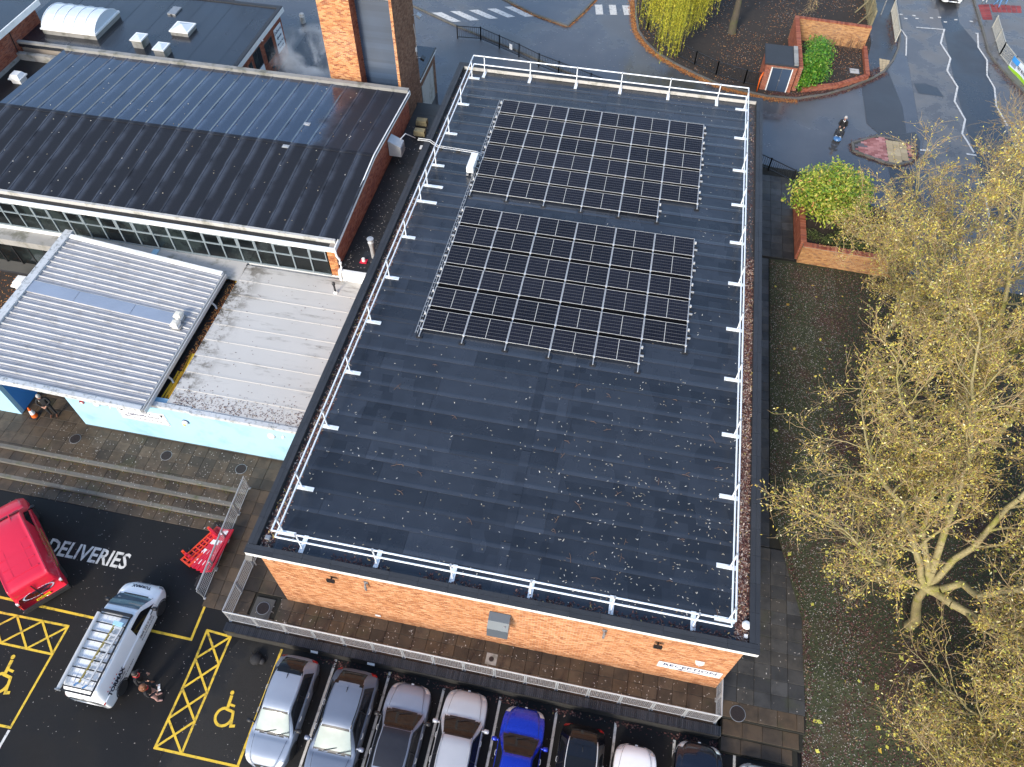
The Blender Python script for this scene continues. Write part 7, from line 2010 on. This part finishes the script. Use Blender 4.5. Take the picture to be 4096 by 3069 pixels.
# big leaning tree beside the school: limbs radiate from a low fork
tree('autumn_tree', 'big half-bare tree with pale mossy limbs at the lower right', (25.4, 4.3, 0), [
    ([(25.6, 5.6, 6.2), (26.6, 7.0, 9.0), (27.8, 8.6, 11.5)], .14),
    ([(23.2, 5.0, 5.8), (22.0, 5.8, 7.2), (20.9, 6.8, 8.2)], .14),
    ([(23.7, 6.0, 6.2), (22.6, 7.9, 8.0), (21.6, 9.2, 9.4)], .125),
    ([(22.9, 4.0, 5.0), (21.6, 3.9, 5.8), (20.6, 4.6, 6.3)], .12),
    ([(25.9, 3.6, 5.6), (27.6, 3.6, 6.8), (30, 4.2, 8)], .14),
    ([(25.7, 3.0, 4.6), (27.2, 2.2, 5.2), (29.5, 1.6, 6.5)], .18),
    ([(24.6, 6.5, 6.5), (24.6, 9.0, 8.5), (24.2, 10.5, 10)], .15)], 3, 'leaf_autumn', 22000, trunk_r=.18, fork=(24.35, 4.15, 3.9), kids=(5, 6, 5), group=GR)
tree('autumn_tree', 'tall half-bare tree with upright pale stems behind the big one', (28.6, 15.2, 0), [
    ([(27.4, 15.4, 5.0), (25.2, 15.8, 7.5), (23.2, 16.3, 9.0)], .125),
    ([(28.0, 16.4, 6.0), (27.0, 17.4, 9.5), (26.2, 17.8, 12.2)], .14),
    ([(27.6, 14.0, 5.5), (25.8, 13.0, 8.0), (24.0, 12.6, 9.6)], .14),
    ([(29.3, 15.6, 6.0), (30.2, 16.2, 9.0), (30.6, 17, 11)], .18),
    ([(26.8, 16.9, 4.5), (24.8, 18.4, 6.4), (23.3, 19.6, 7.4)], .14)], 8, 'leaf_autumn', 20000, trunk_r=.2, fork=(28.3, 15.3, 2.4), kids=(5, 6, 5), group=GR)
tree('autumn_tree', 'half-bare tree with brownish twigs above the brick planter', (30.5, 22.0, 0), [
    ([(29.2, 22.2, 3.5), (27.6, 22.2, 4.8), (26.4, 21.8, 5.6)], .12),
    ([(30.0, 22.8, 4.0), (29.4, 23.6, 6.0), (29.0, 24.0, 7.2)], .125),
    ([(29.3, 20.8, 4), (27.8, 19.8, 5.6), (26.6, 19.2, 6.6)], .12),
    ([(31.2, 22.2, 4), (31.6, 22.8, 6), (31.7, 23.4, 7.6)], .13)], 15, 'leaf_autumn', 9000, trunk_r=.22, fork=(30.2, 22.0, 2.2), kids=(5, 6, 5), group=GR)
tree('autumn_tree', 'half-bare tree at the right edge below the road', (33.0, 12.0, 0), [
    ([(32.0, 12.0, 5.0), (30.0, 11.5, 7.5), (28.4, 11.0, 9.0)], .125),
    ([(32.5, 13.2, 6.0), (31.4, 14.4, 9.0), (30.6, 15.0, 11.5)], .18),
    ([(32.2, 10.8, 5.2), (30.4, 9.4, 7.6), (28.8, 8.6, 9.4)], .16)], 21, 'leaf_autumn', 14000, trunk_r=.2, fork=(32.7, 12.0, 2.4), kids=(5, 6, 5), group=GR)
tree('autumn_tree', 'greenish shrubby tree at the bottom right corner', (29.4, -.6, -.3), [
    ([(28.4, -.2, 1.8), (26.6, .4, 2.6), (25.0, .8, 3.2)], .11),
    ([(28.2, -1.2, 1.6), (26.6, -1.6, 2.4), (25.2, -1.5, 3.0)], .10),
    ([(29.0, .8, 2.2), (28.0, 2.2, 3.6), (27.2, 3.2, 4.6)], .12),
    ([(29.2, -1.6, 2.5), (28.4, -2.6, 4), (27.6, -3.4, 5)], .10),
    ([(28.6, 0, 3), (27.5, .5, 4.6), (26.8, .4, 5.8)], .12)], 30, 'leaf_autumn', 10000, trunk_r=.2, fork=(29.2, -.5, .8), kids=(5, 6, 4), group=GR, L=.12)
tree('autumn_tree', 'sapling with thin upright stems rising in front of the road', (34.0, 29.5, 0), [
    ([(33.6, 30.0, 4), (33.3, 31.0, 7), (33.2, 31.8, 9.2)], .11),
    ([(34.4, 29.8, 4), (34.6, 30.6, 7), (34.6, 31.2, 9.5)], .10),
    ([(33.2, 29.2, 3.5), (32.0, 29.4, 5.6), (31.2, 29.6, 7)], .08)], 41, 'leaf_autumn', 900, trunk_r=.14, fork=(33.9, 29.5, 1.4), kids=(4, 5, 5), group=GR)
tree('autumn_tree', 'half-bare tree with arching limbs between its larger neighbours', (27.0, 9.8, 0), [
    ([(25.8, 10.2, 4.6), (24.0, 10.8, 6.8), (22.4, 11.4, 8.2)], .13),
    ([(26.4, 11.2, 5.2), (25.4, 12.8, 7.8), (24.6, 13.8, 9.4)], .14),
    ([(27.4, 10.8, 5.5), (27.6, 12.0, 8.5), (27.6, 12.8, 10.6)], .14),
    ([(26.0, 9.0, 4.4), (24.4, 8.0, 6.0), (23.0, 7.6, 7.0)], .11)], 45, 'leaf_autumn', 15000, trunk_r=.18, fork=(26.8, 9.9, 2.4), kids=(5, 6, 5), group=GR)
tree('autumn_tree', 'slender half-bare tree nearest the planter wall', (26.0, 20.4, 0), [
    ([(25.0, 20.6, 3.6), (23.8, 20.6, 5.4), (22.8, 20.4, 6.6)], .10),
    ([(25.6, 21.4, 4.2), (25.0, 22.4, 6.4), (24.6, 23.0, 7.8)], .10),
    ([(26.4, 20.6, 4.4), (26.6, 21.2, 7.0), (26.6, 21.8, 8.8)], .11),
    ([(25.2, 19.4, 3.8), (24.0, 18.4, 5.6), (23.2, 17.6, 6.8)], .09)], 46, 'leaf_autumn', 8000, trunk_r=.14, fork=(25.9, 20.4, 1.6), kids=(5, 6, 5), group=GR)
tree('autumn_tree', 'tangled golden tree low at the right edge of the lawn', (31.0, 4.8, 0), [
    ([(30.0, 5.0, 3.4), (28.6, 5.2, 5.0), (27.4, 5.6, 6.0)], .12),
    ([(30.4, 6.0, 4.2), (29.6, 7.4, 6.6), (29.0, 8.2, 8.2)], .13),
    ([(30.0, 3.8, 3.4), (28.6, 2.8, 4.8), (27.4, 2.2, 5.8)], .12),
    ([(30.6, 3.0, 3.2), (29.6, 1.2, 4.6), (28.8, .2, 5.6)], .11)], 47, 'leaf_autumn', 16000, trunk_r=.17, fork=(30.8, 4.8, 1.6), kids=(5, 6, 5), group=GR)
tree('autumn_tree', 'mossy low tree spreading at the very bottom right', (27.6, -2.6, -.4), [
    ([(26.8, -2.2, 1.4), (25.6, -1.8, 2.2), (24.6, -1.6, 2.8)], .09),
    ([(27.2, -1.6, 1.8), (26.4, -.4, 2.8), (25.8, .4, 3.4)], .09),
    ([(28.2, -2.2, 2.0), (28.6, -1.2, 3.4), (28.6, -.4, 4.4)], .10)], 48, 'leaf_autumn', 9000, trunk_r=.13, fork=(27.5, -2.5, .5), kids=(5, 6, 4), group=GR)
# bare tree by the willow and the tree mirrored in the wet rear roof
tree('bare_tree', 'bare spreading tree with a dark trunk behind the willow', (17.1, 49.3, 0), [
    ([(18.2, 49.0, 3.6), (20.0, 48.6, 4.4), (21.8, 48.4, 4.6)], .13),
    ([(17.4, 51.0, 4.2), (17.8, 53.0, 6), (18.4, 55, 7)], .15),
    ([(16.0, 50.0, 4.0), (14.6, 51.2, 5.6), (13.4, 52.0, 7)], .13),
    ([(18.6, 50.4, 4.2), (20.6, 51.2, 5.4), (22.6, 51.6, 6)], .12)], 52, 'leaf_autumn', 500, trunk_r=.28, bark='bark_dark', twig='bark_twig', fork=(17.0, 49.4, 2.8), kids=(4, 5, 5))
tree('bare_tree', 'bare tree standing beyond the rear block', (-25.5, 51.0, 0), [
    ([(-26.5, 50.8, 5), (-28.5, 50.5, 8), (-30, 50.5, 10)], .16), ([(-25, 50.8, 5.5), (-24.5, 50.5, 9), (-24, 50.2, 12)], .18), ([(-24.2, 51, 5), (-22, 51, 8), (-20, 50.6, 10)], .16)], 61, 'leaf_autumn', 0, trunk_r=.3, bark='bark_dark', twig='bark_dark', fork=(-25.4, 51, 2.8), kids=(5, 6, 5))

# weeping willow
wt = thing('willow_tree', 'weeping willow with yellow green curtains of leaves', 'tree', (13.2, 53.5, 0))
rng = np.random.default_rng(77)
segs = []
b0 = np.array((13.2, 53.5, 0.))
prev = b0.copy()
for i in range(5):
    q = b0 + np.array([.05 * i, -.05 * i, 1.0 * (i + 1)]); segs.append((*prev, *q, .42 - .04 * i, .42 - .04 * (i + 1))); prev = q
st_p, st_seg = [], []
clumps = [(9.9, 48.2, 2.4, .5), (10.7, 45.4, 1.5, .5), (11.3, 46.0, 1.4, .45), (12.1, 44.0, 1.0, .5), (12.6, 43.2, .7, .5), (13.1, 44.6, 1.4, .45), (14.0, 45.4, 1.6, .45), (14.4, 46.4, 2.0, .45), (15.1, 48.0, 2.2, .45), (12.2, 46.6, 1.8, .8), (13.6, 47.4, 2.2, .7), (10.8, 47.6, 2.2, .6), (12.9, 45.6, 1.6, .7), (14.6, 48.2, 2.4, .6)]
for (cx, cy, zb, sp) in clumps:
    top = np.array((cx * .75 + 13.2 * .25, cy * .8 + 53.5 * .2 + .3, 7.5 + rng.uniform(-.4, .4)))
    a = prev; m_ = (prev + top) / 2 + np.array([0, 0, 1.2])
    segs.append((*a, *m_, .16, .10)); segs.append((*m_, *top, .10, .04))
    for k in range(60):
        o_ = top + np.array([rng.normal() * sp, rng.normal() * sp, rng.uniform(-.6, .3)])
        e_ = np.array([cx + (o_[0] - top[0]) * .9, cy + .4 + (o_[1] - top[1]) * .9, zb + abs(rng.normal()) * 1.1])
        n_ = 7
        last = o_
        for j in range(1, n_ + 1):
            f_ = j / n_
            q = o_ + (e_ - o_) * np.array([math.sin(f_ * math.pi / 2)] * 2 + [f_ ** 1.25]) + rng.normal(size=3) * .03
            st_seg.append((*last, *q, .008, .006))
            for _ in range(5): st_p.append(last + (q - last) * rng.uniform() + rng.normal(size=3) * .04)
            last = q
S = np.array(segs); S[:, :3] -= b0; S[:, 3:6] -= b0
V, F = seg_tubes(S, 7); np_mesh('trunk', V, F, M['bark_dark'], wt, True)
S = np.array(st_seg); S[:, :3] -= b0; S[:, 3:6] -= b0
V, F = seg_tubes(S, 3); np_mesh('strands', V, F, M['leaf_willow'], wt)
V, F = leaf_quads(np.array(st_p) - b0, .17, .045, 0, rng, .9); np_mesh('crown', V, F, M['leaf_willow'], wt)

def shrub(name, label, base, blobs, mat, n, L, W, seed, stems=9, cat='shrub', jitter=.9):
    rng = np.random.default_rng(seed)
    t = thing(name, label, cat, base)
    b0 = np.array(base, float)
    tot = sum(r ** 2 for _, _, _, r in blobs)
    P = []
    sg = []
    for (x, y, z, r) in blobs:
        k = int(n * r * r / tot)
        d = rng.normal(size=(k, 3)); d /= np.linalg.norm(d, axis=1)[:, None]
        # knobbly surface: radius wobbles with direction
        wob = 1 + .30 * np.sin(d[:, 0] * 6 + x * 3) * np.cos(d[:, 1] * 7 + y) + .16 * np.sin(d[:, 2] * 9 + x) + .12 * np.sin(d[:, 0] * 15 + d[:, 1] * 13)
        rr = r * wob * (rng.uniform(0, 1, k) ** .28)
        P.append(np.array([x, y, z]) + d * rr[:, None] * np.array([1, 1, .85]))
        for _ in range(stems):
            e = np.array([x, y, z]) + rng.normal(size=3) * r * .4
            s_ = b0 + np.array([rng.normal() * .25, rng.normal() * .25, 0])
            m_ = (s_ + e) / 2 + rng.normal(size=3) * .1
            sg.append((*(s_ - b0), *(m_ - b0), .03, .02)); sg.append((*(m_ - b0), *(e - b0), .02, .008))
    P = np.concatenate(P); P = P[P[:, 2] > base[2]] - b0
    V, F = leaf_quads(P, L, W, .25, rng); np_mesh('crown', V, F, M[mat], t)
    V, F = seg_tubes(np.array(sg), 4); np_mesh('stems', V, F, M['bark_dark'], t)
    return t
shrub('green_shrub', 'vivid green shrub growing in the planted bed by the road', (22.7, 44.8, .05), [(23.1, 46.6, 1.1, .9), (23.3, 45.6, 1.3, .85), (22.8, 44.6, 1.2, .95), (22.2, 43.7, 1.0, .9), (23.2, 44.0, .8, .8), (22.4, 42.9, .75, .7), (22.0, 42.5, .6, .5)], 'leaf_green', 7000, .17, .075, 5)
shrub('laurel_shrub', 'large yellow green shrub with reddish tips over the planter', (22.8, 27.4, .9), [(21.2, 27.6, 2.6, 1.0), (22.4, 28.3, 3.0, 1.2), (23.6, 28.6, 2.8, 1.1), (22.2, 27.0, 2.6, 1.1), (23.4, 27.3, 2.5, 1.1), (24.2, 28.2, 2.2, .9), (21.7, 28.9, 2.7, .9), (23.0, 29.4, 2.9, .9), (24.4, 29.1, 2.4, .7)], 'leaf_laurel', 8500, .21, .10, 6)
shrub('ground_shrub', 'low mossy hedge along the inside of the planter wall', (24.4, 26.2, .9), [(22.0, 26.0, 1.0, .45), (22.8, 25.75, 1.05, .45), (23.6, 25.65, 1.05, .5), (24.4, 25.55, 1.0, .5), (25.2, 25.5, 1.0, .5), (26.0, 25.5, .95, .45), (23.9, 26.5, 1.1, .7), (24.8, 26.6, 1.1, .7)], 'grass', 6500, .12, .05, 9, stems=2)
# dry stalks along the tall wall
rng = np.random.default_rng(4)
sg = []
for k in range(90):
    x = rng.uniform(22.6, 26.6); y = 48.95 - rng.uniform(0, .5)
    sg.append((x, y, .05, x + rng.normal() * .12, y + rng.normal() * .12, rng.uniform(.5, 1.0), .012, .005))
V, F = seg_tubes(np.array(sg), 3)
tag(np_mesh('dry_stalks', V, F, M['twig']), 'dry dead stalks along the foot of the weathered wall', 'dead stalks', None, 'stuff')

# ---- grass blades and leaves on the lawn
rng = np.random.default_rng(12)
n = 42000
x = rng.uniform(19.6, 31, n); y = rng.uniform(-6, 24.6, n)
ok = np.array([a > gx0(b_) for a, b_ in zip(x, y)])
x, y = x[ok], y[ok]
z = np.array([gz(a, b_) for a, b_ in zip(x, y)]) + .02
V, F = leaf_quads(np.stack([x, y, z], 1), .11, .022, 0.0, rng, -.9)
tag(np_mesh('grass', V, F, M['grass']), 'short dark grass of the lawn', 'grass', None, 'stuff')
def lawn_pts(n, seed, fn):
    rng = np.random.default_rng(seed)
    x = rng.uniform(19.6, 33, n); y = rng.uniform(-6, 24.6, n)
    w = np.array([fn(a, b_) for a, b_ in zip(x, y)])
    k = rng.uniform(0, 1, n) < w
    x, y = x[k], y[k]
    return np.stack([x, y, np.array([gz(a, b_) for a, b_ in zip(x, y)]) + .05], 1)
def off_paving(a, b_): return a > gx0(b_) + .02
scatter('fallen_leaves', 'maroon fallen leaves covering the lawn', 'leaves', lawn_pts(70000, 3, lambda a, b_: off_paving(a, b_) * (.25 + .55 * (a > 22.5) + .35 * (b_ > 20) + .2 * math.sin(a * 1.3 + b_ * .7) + .9 * math.exp(-((a - gx0(b_) - .18) / .2) ** 2) * (b_ < 7))), .085, .045, M['leaf_maroon'], .8, 21)
scatter('fallen_leaves', 'small pale leaves sprinkled over the lawn', 'leaves', lawn_pts(52000, 4, lambda a, b_: off_paving(a, b_) * (.8 if a < 23.5 else .25)), .06, .026, M['leaf_speck'], .8, 22)
scatter('fallen_leaves', 'a few bright yellow leaves on the lawn', 'leaves', lawn_pts(160, 5, lambda a, b_: off_paving(a, b_)), .22, .18, multi('yellow_leaf', [(0, (.50, .42, .05)), (.6, (.62, .60, .12)), (1, (.55, .30, .03))], .7), .9, 23)

# ---- leaf litter in the roof gutters and on the roof
def gut(n, x0, x1, seed, dens):
    rng = np.random.default_rng(seed)
    y = rng.uniform(.4, 31.9, n); x = rng.uniform(x0, x1, n)
    k = rng.uniform(0, 1, n) < np.array([dens(b_) for b_ in y])
    return np.stack([x[k], y[k], 4.998 + rng.uniform(0, .03, k.sum())], 1)
dl_ = lambda y: (.10 if y > 20 else .50) + .45 * max(0, math.sin(y * 1.15 + .6)) * (y < 19)
dr_ = lambda y: .95 if y < 16 else (.7 if y < 19 else .06)
scatter('gutter_leaves', 'brown and pale leaves lying in the left roof gutter', 'leaves', gut(5200, .36, .84, 1, dl_), .13, .035, M['leaf_litter'], .75, 31)
scatter('gutter_leaves', 'thick reddish leaves filling the right roof gutter', 'leaves', gut(9500, 17.31, 17.68, 2, dr_), .13, .035, M['leaf_litter'], .75, 32)
scatter('gutter_leaves', 'dark red leaf mush under the right gutter leaves', 'leaves', gut(6000, 17.31, 17.68, 6, dr_), .14, .06, M['leaf_maroon'], .9, 36)
scatter('gutter_leaves', 'dark red leaf mush in the left roof gutter', 'leaves', gut(2600, .36, .84, 7, dl_), .14, .06, M['leaf_maroon'], .9, 37)
rng = np.random.default_rng(9)
P = []
while len(P) < 1050:
    x, y = rng.uniform(.95, 17.2), rng.uniform(.45, 31.8)
    w = (.10 + .9 * max(0, (x - 8) / 9.2)) * (1.0 if y < 6 else .62 if y < 11 else .12) + (.22 if y < 7 else .03)
    if rng.uniform() < w: P.append((x, y, 5.022))
scatter('roof_leaves', 'small pale leaves scattered over the dark flat roof', 'leaves', P, .095, .03, M['leaf_white'], .9, 33)
P = [(rng.uniform(1.2, 17.2), .36 + abs(rng.normal()) * .12, 5.02 + rng.uniform(0, .05)) for _ in range(900)]
P = [q for q in P if .5 + .5 * math.sin(q[0] * 1.9) > .25 or q[0] > 12]
scatter('roof_leaves', 'dark leaf debris along the front parapet', 'leaves', P, .12, .045, M['leaf_maroon'], .7, 34)
# twigs on the roof: each a little branching stick
tw_m = M['twig']
for i in range(34):
    x, y = (RN.uniform(9.5, 17), RN.uniform(1.2, 11.2)) if i < 26 else (RN.uniform(1.5, 9), RN.uniform(2, 11))
    a = RN.uniform(0, 6.28)
    L = RN.uniform(.18, .45)
    b_ = B()
    p1 = Vector((math.cos(a) * L, math.sin(a) * L, .02)); p2 = p1 * .55 + Vector((-math.sin(a), math.cos(a), 0)) * L * .4
    b_.tube([(0, 0, 0), p1 * .5 + Vector((.02, .03, .015)), p1], .008, 4).tube([p1 * .4, p2], .005, 4)
    o = b_.build('twig', tw_m); o.location = (x, y, 5.03)
    tag(o, 'thin brown twig lying on the dark flat roof', 'twig', 'twigs lying on the flat roof')
# white roof grime and leaves
P = [(rng.uniform(-6.9, -.1), 6.7 + abs(rng.normal()) * .5, 3.0) for _ in range(700)] + [(rng.uniform(-6.9, -.1), rng.uniform(6.8, 15), 3.0) for _ in range(110)]
scatter('roof_leaves', 'dark leaf bits along the front of the white roof', 'leaves', P, .09, .03, M['leaf_maroon'], .9, 38)
# valley gutter litter
P = [(rng.uniform(-7.62, -7.2), rng.uniform(6.9, 15.2), 2.74) for _ in range(900)]
scatter('gutter_leaves', 'brown leaves in the gutter between canopy and white roof', 'leaves', P, .10, .05, M['leaf_orange'], .8, 39)
# link roof
P = [(rng.uniform(-2.0, -.1), 15.8 + 12 * rng.uniform() ** 1.3, 3.61) for _ in range(420)]
scatter('roof_leaves', 'small pale leaves on the dark link roof', 'leaves', P, .08, .03, M['leaf_speck'], .9, 40)
# rear roofs
P = [(rng.uniform(-23, -3), rng.uniform(16.4, 28), 0) for _ in range(120)]
scatter('roof_leaves', 'few pale specks on the hall roof', 'leaves', [(a, b_, roof_z(b_) + .03) for a, b_, _ in P], .08, .06, M['leaf_white'], .95, 41)
# car park and terrace specks
P = []
for _ in range(1500):
    x, y = rng.uniform(-14, 18), rng.uniform(-6.4, 2.6)
    if x > -3.5 and y > -1.6: continue
    P.append((x, y, CP + .012))
scatter('fallen_leaves', 'tiny pale leaves sprinkled over the car park', 'leaves', P, .045, .022, M['leaf_speck'], .95, 42)
P = [(rng.uniform(-1.5, 17.7), rng.uniform(-1.0, .2), .012) for _ in range(330)] + [(rng.uniform(18, 21), rng.uniform(-.8, 6), .015) for _ in range(120)]
scatter('fallen_leaves', 'small pale leaves on the front terrace', 'leaves', P, .075, .03, M['leaf_speck'], .95, 43)
P = []
for _ in range(900):
    y = rng.uniform(2.7, 6.3); x = rng.uniform(-14, -3.5)
    z = 0 if y > 4.56 else -.18 if y > 3.92 else -.36 if y > 3.26 else CP + .03
    P.append((x, y, z + .012))
scatter('fallen_leaves', 'small pale leaves on the broad steps', 'leaves', P, .055, .035, M['leaf_speck'], .95, 44)
P = [(rng.uniform(-14, -3.6), yy_ - .04 - abs(rng.normal()) * .03, zz + .015) for yy_, zz in ((4.56, -.18), (3.92, -.36), (3.26, CP + .03)) for _ in range(220) if rng.uniform() < .7]
scatter('step_moss', 'moss and brown leaves at the foot of each step', 'moss', P, .07, .05, multi('moss_bits', [(0, (.05, .06, .012)), (.6, (.10, .10, .03)), (1, (.20, .08, .03))], .9), .9, 45)
P = []
for x0 in (3.0, 5.4, 7.6, 9.9, 12.2, 14.6, 16.8, 18.4):
    for _ in range(70): P.append((x0 + rng.normal() * .45, -1.58 - abs(rng.normal()) * .12, CP + .015 + rng.uniform(0, .03)))
scatter('fallen_leaves', 'drifts of brown leaves at the foot of the dark coped wall', 'leaves', P, .10, .05, M['leaf_maroon'], .8, 46)
# along the back kerbs
def along(pts, n, off, sp, z, seed):
    rng = np.random.default_rng(seed); out = []
    seg = [(Vector(a), Vector(b_)) for a, b_ in zip(pts[:-1], pts[1:])]
    Ls = [(b_ - a).length for a, b_ in seg]; tot = sum(Ls)
    for _ in range(n):
        q = rng.uniform(0, tot); i = 0
        while q > Ls[i]: q -= Ls[i]; i += 1
        a, b_ = seg[i]; d = (b_ - a).normalized(); nn = Vector((d.y, -d.x))
        p = a + d * q + nn * (off + rng.normal() * sp)
        out.append((p.x, p.y, z + rng.uniform(0, .03)))
    return out
kv = [Vector(q) for q in K_main[1:12]]
scatter('fallen_leaves', 'orange leaves heaped along the curved kerb', 'leaves', along([tuple(q) for q in kv], 6500, .25, .13, .0, 3), .10, .06, M['leaf_orange'], .8, 47)
scatter('fallen_leaves', 'reddish leaves along the kerb of the planted bed', 'leaves', along(K_main[10:16], 1700, .18, .10, .0, 4) + along(K_main[10:16], 1800, -.35, .15, .07, 5), .10, .06, M['leaf_maroon'], .8, 48)
scatter('fallen_leaves', 'orange leaves along the pointed far footway kerb', 'leaves', along([(-.31, 50.16), (1.82, 48.78), (4.59, 47.6), (5.37, 49.74), (6.11, 52.14)], 1300, .10, .07, .0, 6), .09, .05, M['leaf_orange'], .8, 49)
P = []
for _ in range(9000):
    x, y = rng.uniform(9.5, 27.5), rng.uniform(41.3, 58)
    if inpoly(x, y, K_main + [(30, 75), (9.3, 75)]) and (rng.uniform() < .35 + .4 * math.sin(x * .9 + 1) * math.cos(y * .6)): P.append((x, y, .07))
scatter('fallen_leaves', 'brown leaves scattered over the bare earth bed', 'leaves', P, .11, .06, M['leaf_orange'], .85, 50)
scatter('fallen_leaves', 'pale specks over the bare earth bed', 'leaves', [(a + .3, b_ + .2, c) for a, b_, c in P[:1800]], .07, .05, M['leaf_speck'], .9, 51)
P = [(rng.uniform(-12, 20), rng.uniform(34, 52), .0) for _ in range(900)]
P = [q for q in P if not (q[0] > 9 and inpoly(q[0], q[1], K_main + [(30, 75), (9.3, 75)]))]
scatter('fallen_leaves', 'sparse pale leaves over the wet driveway', 'leaves', P, .08, .04, M['leaf_speck'], .95, 52)
P = along(isl + [isl[0]], 900, -.12, .08, .0, 8)
scatter('fallen_leaves', 'brown leaves round the traffic island kerb', 'leaves', P, .10, .05, M['leaf_maroon'], .85, 53)
P = [(rng.uniform(-24, -16.8), rng.uniform(6, 14.8), .01) for _ in range(2600)]
scatter('fallen_leaves', 'brown leaves covering the courtyard', 'leaves', P, .10, .06, M['leaf_orange'], .8, 54)
P = [(rng.uniform(28.9, 29.5), rng.uniform(50, 54), .08) for _ in range(260)] + along([(36.4, 49.4), (37.0, 47.8), (37.75, 45.6), (39.4, 41.6)], 700, .35, .2, .02, 9)
scatter('fallen_leaves', 'dark leaves by the guard rails', 'leaves', P, .11, .06, M['leaf_maroon'], .85, 55)

# ---- steam drifting from behind the hall
st_ = NT('steam')
st_.t.nodes.remove(st_.b)
pv_ = st_.t.nodes.new('ShaderNodeVolumePrincipled')
tc = st_.n('TexCoord').outputs['Object']
nn = st_.n('TexNoise', Scale=1.3, Detail=5, Roughness=.6, Distortion=.6); st_.set(nn.inputs['Vector'], tc)
ln = st_.n('VectorMath', {'operation': 'LENGTH'}); st_.set(ln.inputs[0], tc)
fall = st_.math('SUBTRACT', 1.0, st_.step(ln.outputs['Value'], .25, 1.0))
dn_ = st_.math('MULTIPLY', st_.step(nn.outputs[0], .50, .72), fall)
st_.set(pv_.inputs['Density'], st_.math('MULTIPLY', dn_, 3.6))
pv_.inputs['Color'].default_value = (.92, .95, 1, 1)
st_.t.links.new(pv_.outputs[0], st_.t.nodes['Material Output'].inputs['Volume'])
sb_ = B().lathe([(.02, -1), (.5, -.87), (.87, -.5), (1, 0), (.87, .5), (.5, .87), (.02, 1)], n=16)
so_ = sb_.build('steam', st_.m)
so_.location = (-10.3, 33.4, 3.2); so_.scale = (3.2, 3.0, 2.6)
tag(so_, 'thin plume of white steam rising beside the brick tower', 'steam', None, 'stuff')
